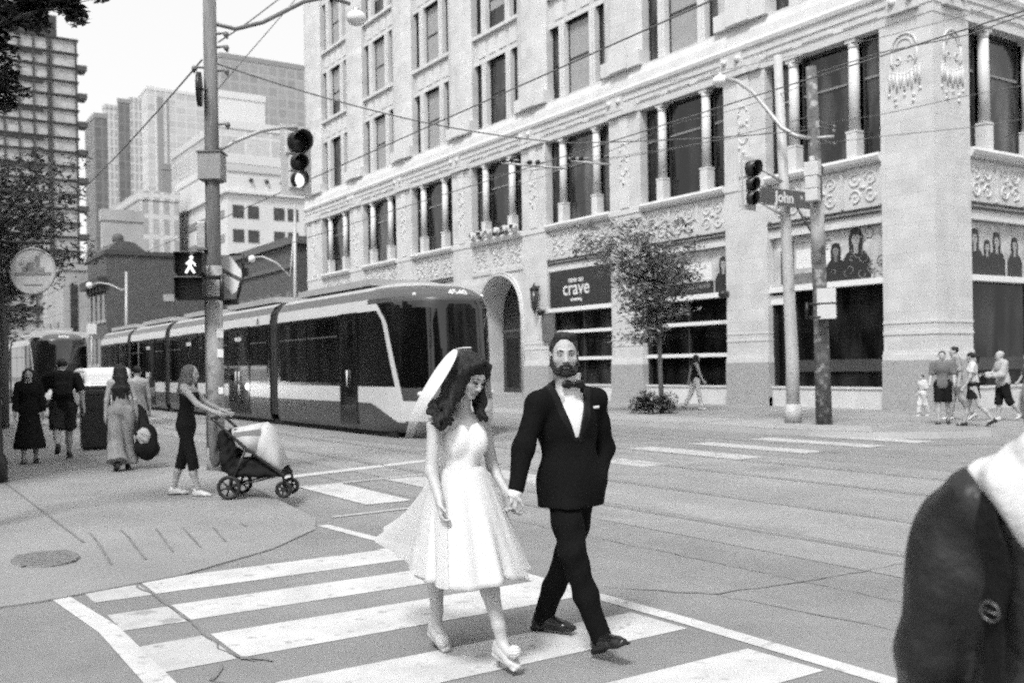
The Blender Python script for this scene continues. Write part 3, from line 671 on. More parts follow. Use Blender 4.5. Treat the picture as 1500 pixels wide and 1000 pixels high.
def window(f, s0, s1, z0, z1, fancy, wide=.42):
    w = s1-s0; c = .40; n = (w-2*c)*.235
    g = MB(); ps = (s0+n+c/2, s1-n-c/2)
    for s in ps:
        if fancy: colonnette(g, f, s, z0, z1)
        else:
            f.box(g, s-.19, -.45, z0, s+.19, -.12, z1, 1); f.box(g, s-.09, -.12, z0, s+.09, -.05, z1, 1)
    lights = [(s0, s0+n), (s0+n+c, s1-n-c), (s1-n, s1)]; zt = z0+(z1-z0)*(.66 if fancy else .5)
    for a, b in lights:
        f.box(g, a, -.44, z0, a+.06, -.36, z1, 0); f.box(g, b-.06, -.44, z0, b, -.36, z1, 0); f.box(g, a+.06, -.44, z1-.1, b-.06, -.36, z1, 0); f.box(g, a+.06, -.44, z0, b-.06, -.36, z0+.08, 0)
        f.box(g, a+.06, -.44, zt-.035, b-.06, -.365, zt+.035, 2 if fancy else 0)
    o = g.build('window', [M['frame_dark'], M['terra_plain'], M['frame_grey']], bld)
    gl = MB()
    for a, b in lights: f.quad(gl, a+.05, b-.05, z0+.05, z1-.05, -.41)
    gl.build('glass', M['glass'], o)
    if not fancy and rb.random() < .75:
        bl = MB(); a, b = lights[1]; f.quad(bl, a+.06+.18, b-.06, z0+.09+(z1-z0)*rb.choice((0, 0, .3)), z1-.11, -.395); bl.build('blind', M['blind'], o)
    return o
M['frame_grey'] = mat('grey_frame', 0.2, 0.4, 0.1)
def ornaments(f, s0, s1, z0, z1):
    g = MB(); zc = (z0+z1)/2; h = z1-z0; en = f.d()[1]; ex = f.d()[0]
    w = s1-s0; n = 3
    for i in range(n):
        a = s0+w*(i+.5)/n; r = h*.19
        for dx, dz in ((-.28, .2), (.28, .2), (-.28, -.2), (.28, -.2)):
            g.torus(f.p(a+dx, -.11, zc+dz*h), en, r*.75, .034, 0, 12, 5, arc=5.2, a0=1.2*(1 if dx*dz > 0 else -1.6))
            g.sphere(f.p(a+dx, -.115, zc+dz*h), .045, 0, 8, 5)
        g.cyl(f.p(a-.1, -.11, zc), f.p(a+.1, -.11, zc), .05, None, 8)
    for s in (s0+.05, s0+w/3, s0+2*w/3, s1-.05): f.box(g, s-.05, -.125, z0+.06, s+.05, -.06, z1-.12)
    return g
def pier(f, s0, s1, first=False):
    """clustered pier from the pavement to the cornice"""
    g = MB()
    f.box(g, s0, BACK, 1.57, s1, 0, 11.25, 0)
    f.box(g, s0-.03, -.8, .13, s1+.03, .05, 1.57, 1)
    f.box(g, s0-.02, -.8, 1.57, s1+.02, .04, 1.72, 2); f.box(g, s0-.012, -.8, 1.72, s1+.012, .022, 1.80, 2)
    f.box(g, s0-.01, -.8, 2.28, s1+.01, .018, 2.36, 2); f.box(g, s0-.01, -.8, 2.52, s1+.01, .016, 2.57, 2)
    f.box(g, s0-.03, -.8, .13, s1+.03, .09, .42, 1)
    f.box(g, s0+.25, 0, 2.7, s0+.42, .05, 11.1, 0) if False else None
    w = s1-s0; sc_ = (s0+s1)/2
    f.box(g, sc_-.26, 0, 7.65, sc_+.26, .05, 11.2, 2); f.box(g, s0, -.2, 7.40, s1, .035, 7.60, 2)
    en = f.d()[1]
    # carved shield panel near the top
    for k in range(4): g.torus(f.p(sc_, .05, 9.1+k*.30), en, .20-.02*abs(k-1.5), .035, 3, 12, 5, arc=3.3, a0=-.1+(0 if k % 2 else 3.1))
    for k in range(5): g.sphere(f.p(sc_+(-.18 if k % 2 else .18), .06, 8.8+k*.28), .06, 3, 8, 5)
    g.sphere(f.p(sc_, .05, 8.62), .07, 3, 8, 5)
    f.box(g, s0+.1, 0, 11.25, s1-.1, .16, 11.62, 3)
    return g.build('pier', [M['terra'], M['granite'], M['terra_plain'], M['terra_orn']], bld)
# corner pier, both faces in one
g = MB()
CW, CJ = 1.73, 1.70
g.box(0, 0, 1.57, CJ, CW, 11.25, 0); g.box(-.06, -.06, .13, CJ+.03, CW+.03, 1.57, 1); g.box(-.05, -.05, 1.57, CJ+.02, CW+.02, 1.74, 2); g.box(-.028, -.028, 1.74, CJ+.012, CW+.012, 1.84, 2)
g.box(-.024, -.024, 2.30, CJ+.01, CW+.01, 2.40, 2); g.box(-.02, -.02, 2.62, CJ+.01, CW+.01, 2.68, 2); g.box(-.10, -.10, .13, CJ+.04, CW+.04, .45, 1)
for f, w in ((FQ, CW), (FJ, CJ)):
    en, c = f.d()[1], w*.5+.04
    def tp(pts, r): g.tube([f.p(c+x, .015, z) for x, z in pts], r, 6, 3)
    tp([(.40*math.cos(a), 10.45+.42*math.sin(a)) for a in [math.pi*i/14 for i in range(15)]], .03); tp([(.27*math.cos(a), 10.45+.28*math.sin(a)) for a in [math.pi*i/12 for i in range(13)]], .022)
    for q in (-1, 1): tp([(q*.40, 10.45), (q*.42, 10.1), (q*.34, 9.95)], .03); tp([(q*.2+.09*math.cos(a), 10.12+.09*math.sin(a)) for a in [5.2*i/10+q for i in range(11)]], .02)
    for k in range(9): x = -.48+.12*k; d_ = .10*(abs(k-4)/4)**1.5; g.cyl(f.p(c+x, .01, 9.72+d_*1.6), f.p(c+x, .01, 9.22+d_+.12*(k % 2)), .045, .032, 7, 3); g.sphere(f.p(c+x, .01, 9.70+d_*1.6), .05, 3, 7, 5)
    for x, z in ((-.3, 9.06), (-.28, 8.9), (.3, 9.06), (.28, 8.9), (-.5, 9.2), (.5, 9.2), (0, 9.12)): g.sphere(f.p(c+x, .005, z), .055, 3, 7, 5)
g.box(-.04, .62, 9.0, .03, .78, 11.2, 2) if False else None
g.build('corner_pier', [M['terra'], M['granite'], M['terra_plain'], M['terra_orn']], bld)
S, WOP = 6.28, 4.40
posterbg = mat('pale_printed_poster', 0.45, 0.5, 0.30, 2.2, detail=3)
pdark = mat('poster_black', 0.02, 0.5, 0.2, 3); pgrey = mat('poster_grey', 0.16, 0.5, 0.35, 9); plight = mat('poster_white', 0.72, 0.5, 0.08, 9); pskin = mat('poster_skin', 0.33, 0.5, 0.15, 9)
def printed(g, f, s, z, h, o, mirror=1, hair=0, skin=3, coat=0, long=True):
    """a printed half-figure: coat, neck, face, hair, as thin layers of the poster"""
    ex = f.d()[0]*mirror; en = f.d()[1]; O = Vector(f.p(s, o, z)); up = Vector((0, 0, 1))
    def poly(pts, lay, mi): 
        pts = [(x*h, y*h) for x, y in pts]
        if ex.cross(up).dot(en) < 0: pts = pts[::-1]
        g.prism(pts, O+en*lay, ex, up, en, .002, mi)
    el = lambda cx, cy, rx, ry, n=14: [(cx+rx*math.cos(2*math.pi*i/n), cy+ry*math.sin(2*math.pi*i/n)) for i in range(n)]
    if long: poly([(-.15, .45), (.15, .45), (.17, .8), (.12, .97), (0, 1.0), (-.12, .97), (-.17, .8)], .002, hair)
    poly([(-.34, 0), (.34, 0), (.33, .35), (.24, .5), (.09, .6), (-.09, .6), (-.24, .5), (-.33, .35)], .0045, coat)
    poly([(-.05, .5), (.05, .5), (.05, .68), (-.05, .68)], .007, skin); poly(el(0, .78, .095, .135), .0095, skin)
    poly([(-.11, .82), (-.06, .87), (.06, .87), (.11, .82), (.10, .95), (0, .985), (-.10, .95)], .012, hair)
    for x_ in (-.038, .038): poly(el(x_, .80, .020, .010, 8), .012, hair)
    poly(el(0, .715, .030, .009, 8), .012, 2); poly([(-.012, .745), (.012, .745), (.008, .79), (-.006, .79)], .012, 2)
def shopfront(f, k, s0, s1, style):
    g = MB()     # frames and bars
    zb = .72
    f.box(g, s0, BACK, .13, s1, -.10, zb, 2); f.box(g, s0, -.45, zb, s1, -.06, zb+.06, 2)
    bars = {'wide': (3.84,), 'bars': (1.79, 2.93, 3.86)}[style]
    for z in bars: f.box(g, s0, -.45, z, s1, -.16 if z < 3.8 else -.05, z+(.13 if z < 3.8 else .17), 1)
    if style == 'wide': f.box(g, s1-.75, -.45, zb, s1-.62, -.2, 3.84, 0); f.box(g, s1-.62, -.45, 3.45, s1, -.16, 3.75, 1); f.box(g, s0+.2, -.36, 1.25, s1-.9, -.33, 1.62, 3)
    for q in (s0, s1-.07): f.box(g, q, -.45, zb, q+.07, -.22, 3.84, 0)
    if style == 'bars': f.box(g, (s0+s1)/2-.03, -.45, zb, (s0+s1)/2+.03, -.3, 3.84, 0)
    f.box(g, s0, BACK, 5.62, s1, -.10, 5.92, 2); f.box(g, s0, BACK, 5.92, s1, -.03, 5.97, 0); f.box(g, s0, BACK, 5.97, s1, -.06, 6.05, 2); f.box(g, s0, BACK, 6.05, s1, .0, 6.11, 0)
    o = g.build('shopfront', [M['frame_dark'], M['white'], M['terra_plain'], mat('dim_shop_band', .05, .5, .3, 3)], bld)
    gl = MB(); f.quad(gl, s0, s1, zb, 5.62, -.40); gl.build('glass', M['shopglass'], o)
    # lit or printed strip above the transom
    po = MB(); f.quad(po, s0+.02, s1-.02, 4.03, 5.6, -.30, 1)
    ex = f.d()[0]
    def blk(a, b, z0, z1, mi, lay): f.box(po, a, -.299, z0, b, -.299+lay, z1, mi)
    if f is FQ and k == 0:
        c = s0
        printed(po, f, c+1.15, 4.05, 1.55, -.298, 1); printed(po, f, c+1.9, 4.05, 1.18, -.299, -1, 0, 2, 0)
        for i in range(26):
            a = c+rb.uniform(.05, 2.3); z = rb.uniform(4.1, 5.4); r = rb.uniform(.05, .16); po.torus(f.p(a, -.297, z), f.d()[1], r, .02, 2, 10, 4, arc=rb.uniform(2.5, 5.5), a0=rb.uniform(0, 6))
        blk(c+2.1, c+2.6, 4.6, 5.2, 4, .004); blk(c+2.85, c+3.45, 4.55, 5.15, 4, .004); blk(c+3.7, c+3.95, 4.5, 5.0, 4, .004); blk(c+4.0, c+4.25, 5.2, 5.6, 4, .004); blk(c+2.7, c+3.6, 4.06, 4.4, 2, .003); blk(c+3.55, c+4.1, 4.1, 5.5, 0, .0025)
    elif f is FQ and k == 1:
        printed(po, f, s0+.42, 4.05, 1.25, -.298, 1); blk(s0+1.0, s0+2.4, 4.55, 5.15, 4, .003); blk(s0+.9, s0+4.2, 4.05, 4.5, 0, .0022)
        for i in range(9): blk(s0+1.1+i*.2, s0+1.24+i*.2, 4.25, 4.38, 2, .005)
        blk(s0+2.5, s0+4.2, 4.52, 5.3, 2, .002)
    elif f is FQ and k == 2: blk(s0+.1, s1-.1, 4.05, 5.55, 0, .003)
    elif f is FJ and k == 0:
        printed(po, f, s0+.62, 4.05, 1.35, -.298, 1); printed(po, f, s0+1.75, 4.05, 1.3, -.2985, -1); printed(po, f, s0+1.25, 4.05, 1.05, -.299, 1); printed(po, f, s0+2.7, 4.05, 1.2, -.2985, -1); blk(s0+.2, s0+.68, 5.12, 5.55, 4, .003)
    else:
        blk(s0+.3, s1-.3, 4.15, 5.45, 0, .0025)
        for i in range(7): blk(s0+.9+i*.38, s0+1.15+i*.38, 4.6, 4.95, 4, .005)
    po.build('poster', [pdark, posterbg, pgrey, pskin, plight], o)
    return o
def upper_pier(f, s, w, z0, z1, corner=False):
    g = MB(); a = w/2
    poly = [(s-a, -.42), (s-a, -.02), (s-a*.78, .10), (s-a*.36, .24), (s+a*.36, .24), (s+a*.78, .10), (s+a, -.02), (s+a, -.42)]
    n = len(poly); vs = [f.p(x, o, z0) for x, o in poly]+[f.p(x, o, z1) for x, o in poly]
    g.add(vs, [(i, i+1, n+i+1, n+i) for i in range(n-1)]+[tuple(range(n, 2*n))])
    f.box(g, s-a-.03, -.40, z0, s+a+.03, .20, z0+.55, 1); f.box(g, s-a*.45, .2, z0, s+a*.45, .31, z0+.95, 1)
    return g.build('upper_pier', [M['terra'], M['terra_plain']], bld)
FLOORS = ((12.95, 16.1), (17.5, 20.55), (21.9, 24.95), (26.3, 29.3))
TOP = 31.2
CORN = [(-1.5, 11.25), (.02, 11.25), (.04, 11.48), (.07, 11.52), (.07, 11.74), (.12, 11.78), (.13, 11.98), (.20, 12.04), (.23, 12.16), (.20, 12.22), (.14, 12.28), (.11, 12.58), (.02, 12.86), (.02, 12.94), (-1.5, 12.94)]
for f, nb, L, s00 in ((FQ, 7, 46.35, CW), (FJ, 5, 33.0, CJ)):
    g = MB(); f.prof(g, CORN, 0, L); g.build('cornice', M['terra_plain'], bld); g = MB(); f.prof(g, [(-1.5, TOP-1.2), (.3, TOP-1.2), (.45, TOP-.9), (.5, TOP-.5), (.2, TOP-.4), (.2, TOP), (-1.5, TOP)], 0, L)
    g.build('parapet', M['terra_plain'], bld)
    g = MB()     # carved blocks of the frieze
    for i in range(int(L/1.57)):
        s = s00+i*1.57; f.box(g, s, .06, 11.56, s+1.2, .095, 11.70, 0)
    for k in range(nb):
        s = s00+k*S-.55 if k else s00*.5
        f.box(g, s-.5, .06, 11.46, s+.5, .18, 12.0, 0); g.sphere(f.p(s-.3, .19, 11.78), .12, 0, 8, 6); g.sphere(f.p(s+.3, .19, 11.78), .12, 0, 8, 6)
    g.build('frieze', M['terra_orn'], bld)
    for k in range(nb):
        s0 = s00+k*S; s1 = s0+WOP
        nxt = s1+(S-WOP) if k < nb-1 else L
        pier(f, s1, nxt)
        if not (f is FQ and k == 3): shopfront(f, k, s0, s1, 'wide' if (k == 0 or f is FJ) else 'bars')
        g = ornaments(f, s0, s1, 6.11, 7.38)
        f.box(g, s0, BACK, 6.11 if not (f is FQ and k == 3) else 6.0, s1, -.12, 7.38, 1); f.prof(g, [(-1.5, 7.38), (.02, 7.38), (.10, 7.46), (.14, 7.56), (.10, 7.65), (-1.5, 7.65)], s0, s1, 2, False)
        g.build('spandrel', [M['terra_orn'], M['terra'], M['terra_plain']], bld)
        window(f, s0, s1, 7.65, 11.25, True)
        u0, u1 = s0+.2, s1-.2
        for i, (z0, z1) in enumerate(FLOORS):
            window(f, u0, u1, z0, z1, False)
            g = MB(); zt = FLOORS[i+1][0] if i < 3 else TOP-1.2
            f.box(g, u0, BACK, z1, u1, -.22, zt-.16, 0); f.box(g, u0, BACK, zt-.16, u1, -.04, zt, 1); f.box(g, u0, BACK, z1, u1, -.16, z1+.14, 1)
            for q in range(4): f.box(g, u0+.3+q*.9, -.22, z1+.3, u0+.9+q*.9, -.185, zt-.36, 1)
            g.build('spandrel', [M['terra'], M['terra_plain']], bld)
        e1 = nxt+.2 if k < nb-1 else L
        upper_pier(f, (u1+e1)/2, e1-u1, 12.94, TOP-1.2)
g = MB(); g.box(-.1, -.1, 12.94, CJ+.2, CW+.2, TOP-1.2, 0); g.box(-.22, -.22, 12.94, CJ*.62, CW*.62, TOP-1.2, 0); g.build('upper_corner_pier', M['terra'], bld)
# body of the building behind the windows
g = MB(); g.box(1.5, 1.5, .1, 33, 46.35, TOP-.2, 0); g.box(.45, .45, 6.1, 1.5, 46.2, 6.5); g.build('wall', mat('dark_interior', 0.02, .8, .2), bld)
g = MB(); g.box(.2, 46.36, .1, 33, 46.6, TOP-.1, 0); g.build('end_wall', M['terra'], bld)
# pointed arch of the entrance
f = FQ; s0 = CW+3*S; s1 = s0+WOP; zc = 3.9; a, b = s0-.02+.25, s1-.55; N_ = 22; c = (a+b)/2; hw = (b-a)/2
arc = []
for i in range(N_+1):
    t = -1+2*i/N_; z = zc+1.83*math.sqrt(max(0, 1-abs(t)**2.0))*(1-.06*(1-abs(t))) + .10*(1-abs(t)); arc.append((c+t*hw, z))
g = MB()
f.box(g, s0, BACK, .13, a, -.02, 6.0, 0); f.box(g, b, BACK, .13, s1, -.02, 6.0, 0)
for (x0, z0), (x1, z1) in zip(arc[:-1], arc[1:]):
    vs = [f.p(x0, -.02, z0), f.p(x1, -.02, z1), f.p(x1, -.02, 6.0), f.p(x0, -.02, 6.0)]; g.add(vs[::-1], [(0, 1, 2, 3)], 0)
    vs = [f.p(x0, -.02, z0), f.p(x1, -.02, z1), f.p(x1, -1.35, z1), f.p(x0, -1.35, z0)]; g.add(vs, [(0, 1, 2, 3)], 1)
f.box(g, s0, -.2, 5.92, s1, .04, 6.1, 2)
for r_, oo, mi in ((.10, .02, 2), (.22, .0, 2)):
    pts = [f.p(a-r_, oo, .2), f.p(a-r_, oo, zc)]+[f.p(c+(x-c)*(hw+r_)/hw, oo, zc+(z-zc)*(1.83+r_)/1.83) for x, z in arc[1:-1]]+[f.p(b+r_, oo, zc), f.p(b+r_, oo, .2)]
    g.tube(pts, .06, 6, mi)
o = g.build('entrance_arch', [M['terra'], M['terra_plain'], M['terra_orn']], bld)
g = MB(); f.box(g, a, -1.40, .3, b, -1.36, 5.75, 0); f.box(g, a, -1.35, 3.2, b, -1.30, 3.34, 1); f.box(g, c-.05, -1.355, .3, c+.05, -1.31, 3.2, 1)
for q in (-1, 1): f.box(g, c+q*hw*.55-.5, -1.355, .55, c+q*hw*.55+.5, -1.34, 2.9, 2)
f.box(g, c+hw*.2-1.4, -1.34, 2.35, c-.9, -1.32, 2.75, 3)
g.build('door', [mat('dark_door', .035, .4, .4, 3), mat('door_bar', .10, .5, .2, 4), M['shopglass'], M['white']], o)
f_ = MB(); FQ.box(f_, s0, -1.4, .1, s1, .15, .3, 0); f_.build('doorstep', M['granite'], bld)
# the dark shop sign with its lettering, screwed to the building
sg = MB(); k2 = CW+2*S; FQ.box(sg, k2+.12, -.16, 4.06, k2+WOP-.06, -.10, 5.62, 0); sgo = sg.build('shop_sign', mat('dark_sign_board', .025, .5, .2, 4), bld)
sc = k2+WOP*.56
for t_, sz, z in (('now on', .34, 5.16), ('crave', .86, 4.80), ('streaming', .20, 4.34)): text_mesh('lettering', t_, sz, FQ.p(sc, -.094, z), (0, -1, 0), (0, 0, 1), M['white'], sgo, .004, bold=.006)
# fittings on the facade, each its own thing
def lantern(Y, z, lab):
    t = thing('wall_lantern', lab, 'lantern', (24.72, Y, z)); g = MB(); g.box(-.02, -.03, .55, .30, .03, .62); g.cyl((0, 0, .62), (0, 0, .75), .03); g.lathe([(.03, .66), (.2, .5), (.22, .46)], n=8); g.lathe([(.06, -.52), (.02, -.6), (.0, -.62)], n=8)
    for q in range(6): g.cyl((.2*math.cos(q*1.047), .2*math.sin(q*1.047), .46), (.12*math.cos(q*1.047), .12*math.sin(q*1.047), -.4), .016, None, 5)
    g.build('frame', M['black'], t); h = MB(); h.lathe([(.18, .45), (.11, -.4), (.03, -.55)], n=8); h.build('lamp_glass', mat('smoked_glass', .05, .2, .2), t)
lantern(35.95, 4.45, 'dark hanging lantern beside the arched entrance')
def globe(s, z, lab):
    t = thing('dome_camera', lab, 'camera', (24.8, BY+s, z)); g = MB(); g.cyl((.2, 0, 0), (.02, 0, 0), .05); g.sphere((-.03, 0, -.03), .15, 0); g.build('housing', M['black'], t); h = MB(); h.cyl((.2, 0, 0), (.16, 0, 0), .11); h.build('mount', M['steel_dark'], t)
globe(k2+WOP+.25, 3.92, 'small black dome camera on the pier below the dark shop sign'); globe(CW+S-.05, 3.95, 'small black dome camera on the pier at the near end of the figure poster')
t = thing('notice_board', 'plain grey notice board on the pier beside the dark shop sign', 'notice board', (24.9, BY+k2+WOP-.1, 2.65)); g = MB(); g.box(0, -.45, 0, .06, .35, 1.15); g.build('board', mat('grey_notice', .13, .6, .2, 4), t); g = MB(); g.box(-.02, -.48, -.03, .08, -.45, 1.18); g.box(-.02, .35, -.03, .08, .38, 1.18); g.box(-.02, -.45, 1.15, .08, .35, 1.18); g.box(-.02, -.45, -.03, .08, .35, 0); g.build('frame', M['steel_dark'], t)
fl = None
for i in range(6):
    loc = (24.78, BY+CW+3*S+.35+i*.72, 7.65)
    if fl is None:
        fl = thing('floodlight', 'white floodlight standing on the window ledge above the arched entrance', 'floodlight', loc, 0, 'floodlights along the ledge above the entrance')
        g = MB(); g.box(-.16, -.17, .12, .12, .17, .34); bevel(g.build('housing', M['white'], fl), .03); g = MB(); g.box(-.02, -.2, 0, .02, -.17, .25); g.box(-.02, .17, 0, .02, .2, .25); g.box(-.05, -.2, 0, .05, .2, .02); g.build('bracket', M['steel_dark'], fl); g = MB(); g.box(-.17, -.14, .15, -.161, .14, .31); g.build('lens', M['shopglass'], fl)
    else: c_ = copy_tree(fl); c_.location = loc; c_.rotation_euler = (0, 0, rb.uniform(-.5, .5))
# ------------------------------------------------------------------ other buildings
def corner(Y, xl, xc, xr, ytop):
    """corner position, extents and height of a block whose faces look up and down the two streets"""
    c = onY(xc, ytop, Y); r = onY(xr, ytop, Y); l = onX(xl, ytop, c.x) if xl < xc else c+Vector((0, 22, 0))
    return c.x, r.x, Y, l.y, c.z
def block(name, label, cat, dims, m, roof=None, parapet=.6):
    x0, x1, y0, y1, z = dims; t = thing(name, label, cat, (x0, y0, 0)); g = MB(); g.box(0, 0, 0, x1-x0, y1-y0, z); g.build('wall', m, t)
    g = MB(); g.box(-.15, -.15, z, x1-x0+.15, y1-y0+.15, z+parapet); g.build('roof', roof or M['roofgrey'], t); return t
M['roofgrey'] = mat('roof_coping', .34, .7, .1, 1)
def grid_windows(t, dims, nx, ny, nz, z0, z1, w, h, m, sides='xy', fr=None):
    x0, x1, y0, y1, z = dims
    for sd in sides:
        L = (x1-x0) if sd == 'x' else (y1-y0); n = nx if sd == 'x' else ny
        for i in range(n):
            for k in range(nz):
                c = L*(i+.5)/n; zc = z0+(z1-z0)*(k+.5)/nz; g = MB(); q = MB()
                if sd == 'x': g.box(c-w/2, -.06, zc-h/2, c+w/2, .01, zc+h/2); q.box(c-w/2-.12, -.12, zc-h/2-.25, c+w/2+.12, .01, zc-h/2)
                else: g.box(-.06, c-w/2, zc-h/2, .01, c+w/2, zc+h/2); q.box(-.12, c-w/2-.12, zc-h/2-.25, .01, c+w/2+.12, zc-h/2)
                o = g.build('window', m, t); q.build('sill', fr or M['roofgrey'], o)
fglass = mat('far_window', .045, .2, .5, 1.5)
# dark brick house with a gabled end
d = corner(88, 128, 155, 345, 372); brick = block_mat('dark_brick', .085, .24, .08, .12, var=.2, rough=.8, msize=.008)
t = block('brick_building', 'dark brick building with a dentilled cornice on its street side, behind the long streetcar', 'building', d, brick, mat('dark_coping', .06, .7, .2), .35)
grid_windows(t, d, 3, 4, 2, 1.5, 9, 1.1, 2.2, fglass, 'y')
for X, Z in ((4.6, 7.6), (8.3, 7.4)): g = MB(); g.box(X, -.06, Z, X+.9, .01, Z+.6); g.build('window', mat('pale_pane', .4, .4, .2), t)  # two paler panes
g = MB(); g.prism([(0, 0), (3.2, 0), (2.2, .75), (.9, .9)], (.1, .1, d[4]+.34), (1, 0, 0), (0, 0, 1), (0, 1, 0), 7); g.build('gable', brick, t)
g = MB(); g.box(-.7, -.2, d[4]-2.6, 0, d[3]-d[2], d[4]-1.9); 
for i in range(int((d[3]-d[2])/1.4)): g.box(-.5, i*1.4, d[4]-3.1, -.0, i*1.4+.5, d[4]-2.5)
g.build('cornice', mat('dark_cornice', .03, .7, .2), t)
g = MB(); g.cyl((1.6, 3, d[4]), (1.6, 3, d[4]+1.5), .35); g.sphere((1.6, 3, d[4]+1.7), .5); g.build('chimney', mat('chimney', .09, .7, .2), t)
# dark brick warehouse right after the terracotta building
Yb = 65.2; t = thing('brick_warehouse', 'low dark brick warehouse with tall arched window bays past the pale office building', 'building', (25.0, Yb, 0)); g = MB(); g.box(0, 0, 0, 16, 14.5, 10.2); g.build('wall', brick, t)
g = MB(); g.box(-.3, -.3, 10.2, 16, 14.8, 10.7); g.build('cornice', mat('brick_cornice', .11, .8, .2), t); g = MB(); g.box(-.15, -.15, 8.6, -.0, 14.6, 8.9); g.build('string_course', MATS['brick_cornice'], t)
for i in range(7):
    g = MB(); c = 1.3+i*2.0; pts = [(c-.62, 1.2), (c+.62, 1.2), (c+.62, 6.4)]+[(c+.62*math.cos(a), 6.4+.62*math.sin(a)) for a in (.5, 1.05, 1.57, 2.1, 2.64)]+[(c-.62, 6.4)]
    g.prism(pts, (.0, 0, 0), (0, 1, 0), (0, 0, 1), (-1, 0, 0), .08); g.build('window', mat('warehouse_window', .16, .4, .4, 2), t)
# white mid-rise office, distant towers
d = corner(150, 258, 332, 445, 238); wht = mat('white_office_cladding', .60, .6, .06, .3)
t = block('white_office', 'white mid-rise office block with paired square dark windows behind the signal pole', 'building', d, wht, wht, 1.2)
w_ = d[1]-d[0]
for k in range(10):
    zc = d[4]-7.3-k*3.7
    for j, X in enumerate((1.6, 3.9, 7.9, 10.1)):
        X = X*w_/12.0; g = MB(); g.box(X-.85, -.1, zc-.95, X+.85, .02, zc+.95, 0); o = g.build('window', fglass, t)
    g = MB(); g.box(-.12, 1.5, zc-.8, .02, d[3]-d[2]-1, zc+.35); g.build('ribbon_window', mat('far_ribbon_window', .25, .3, .2), t)
g = MB(); g.box(-.5, -.5, d[4]-4.6, w_, d[3]-d[2], d[4]-4.2); g.build('ledge', wht, t); g = MB()
g.box(-.2, -.2, d[4]-1.2, w_, .0, d[4]-.1); g.build('cornice', mat('office_band', .50, .6, .06), t)
for k in range(3): g = MB(); g.sphere((w_*(.3+.2*k), -.2, d[4]-2.4), .35, 0, 8, 5); g.build('wall_lamp', fglass, t)
def tw(label, Y, xl, xc, xr, ytop, m, cap=None):
    d = corner(Y, xl, xc, xr, ytop); t = block('tower', label, 'tower', d, m, cap or m, 1.5); return t, d
def grid_mat(name, glassv, framev, bw_, bh, ms): return block_mat(name, glassv, bw_, bh, framev, var=.12, rough=.5, msize=ms, bump=.1, off=0)
mA = grid_mat('tower_grid_pale', .36, .56, 1.7, 3.4, .42); mB = grid_mat('tower_grid_grey', .15, .20, 2.2, 3.4, .3); mC = grid_mat('tower_grid_white', .50, .62, 5, 3.6, .25); mD = grid_mat('tower_grid_hazed', .31, .38, 3.0, 3.2, .4); mP = mat('tower_plain_grey', .26, .6, .06, .05); mW = mat('tower_plain_white', .60, .6, .06, .05)  # distance haze is put into the pale tower colours
tw('slim mid-grey tower rising beside the balconied apartment tower', 330, 124, 138, 157, 172, mB, mP)
tw('pale finely ribbed tower with a sloping top, second from the balconied tower', 420, 150, 153, 174, 158, mA)
tw('darker grey slab tower between two pale ribbed towers', 380, 172, 173, 190, 150, mB, mP)
tw('pale ribbed tower just left of the broad white tower', 400, 188, 189, 207, 148, mA)
tw('narrow white tower with a dark side, in front of the broad white tower', 450, 203, 215, 226, 131, mC, mW)
_ = tw('broad white tower, the brightest behind the wooden signal pole', 520, 218, 228, 300, 133, mC, mW); bt_, bd_ = _
for a_, b_ in ((230, 238), (244, 246)):
    xa = onY(a_, 150, 520).x-bd_[0]; xb = onY(b_, 150, 520).x-bd_[0]; g = MB(); g.box(max(.2, xa), -.4, 0, max(.6, xb), .1, bd_[4]-3); g.build('window_strip', mP, bt_)
tw('small plain grey tower low in front of the broad white tower', 260, 236, 238, 256, 248, mP)
tw('wide grey slab with a stepped roof against the sky right of the signal pole', 300, 316, 322, 452, 84, mD, mP)
tw('white stepped block with a flat roof between the grey slab and the white office', 220, 300, 322, 388, 142, mW)
tw('low white block with faint joints behind the white office', 190, 250, 322, 440, 186, mC, mW)
tw('low pale building of many small windows above the dark brick building', 170, 165, 205, 262, 292, mA)
tw('low pale stucco building beside the dark brick building roof', 140, 147, 150, 210, 322, mat('pale_stucco', .36, .7, .15, .2))
# apartment tower with slab edges and balconies
Y = 240; c = onY(112, 60, Y); x1 = c.x; x0 = onY(-90, 40, Y).x; ht = c.z
t = thing('apartment_tower', 'tall glass apartment tower with dark floor slabs and balconies jutting from its corner', 'tower', (x0, Y, 0)); w_ = x1-x0
g = MB(); g.box(0, 0, 0, w_, 25, ht); g.build('wall', mat('tower_curtain_glass', .40, .35, .35, .45), t)
sl_m = mat('tower_slab', .022, .6, .15, .3); n = int(ht/3.15)
for k in range(n+1):
    z = ht-k*3.15; g = MB(); g.box(-.3, -.5, z-.30, w_+.3, 25, z+.12)
    if k % 2 == 1: g.box(0, -.42, z-1.1, w_*.74, -.05, z-.30)
    g.build('floor_slab', sl_m, t)
    if k % 2 == 0 and k: g = MB(); g.box(w_, -1.2, z-.5, w_+1.9, 3, z+.6); g.build('balcony', mat('balcony_front', .06, .6, .2), t)
for i in range(10): g = MB(); X = w_*(.02+.108*i) if i < 8 else w_*(.80+.0*(i-8)) ; g.box(X-.18 if i < 9 else w_-.4, -.45, 0, X+.18 if i < 9 else w_, -.02, ht); g.build('mullion', mat('tower_mullion', .05, .6, .15), t)
g = MB(); g.box(0, 2, ht, w_*.86, 20, ht+5.5); g.build('penthouse', mat('tower_penthouse', .05, .6, .3, .3), t)
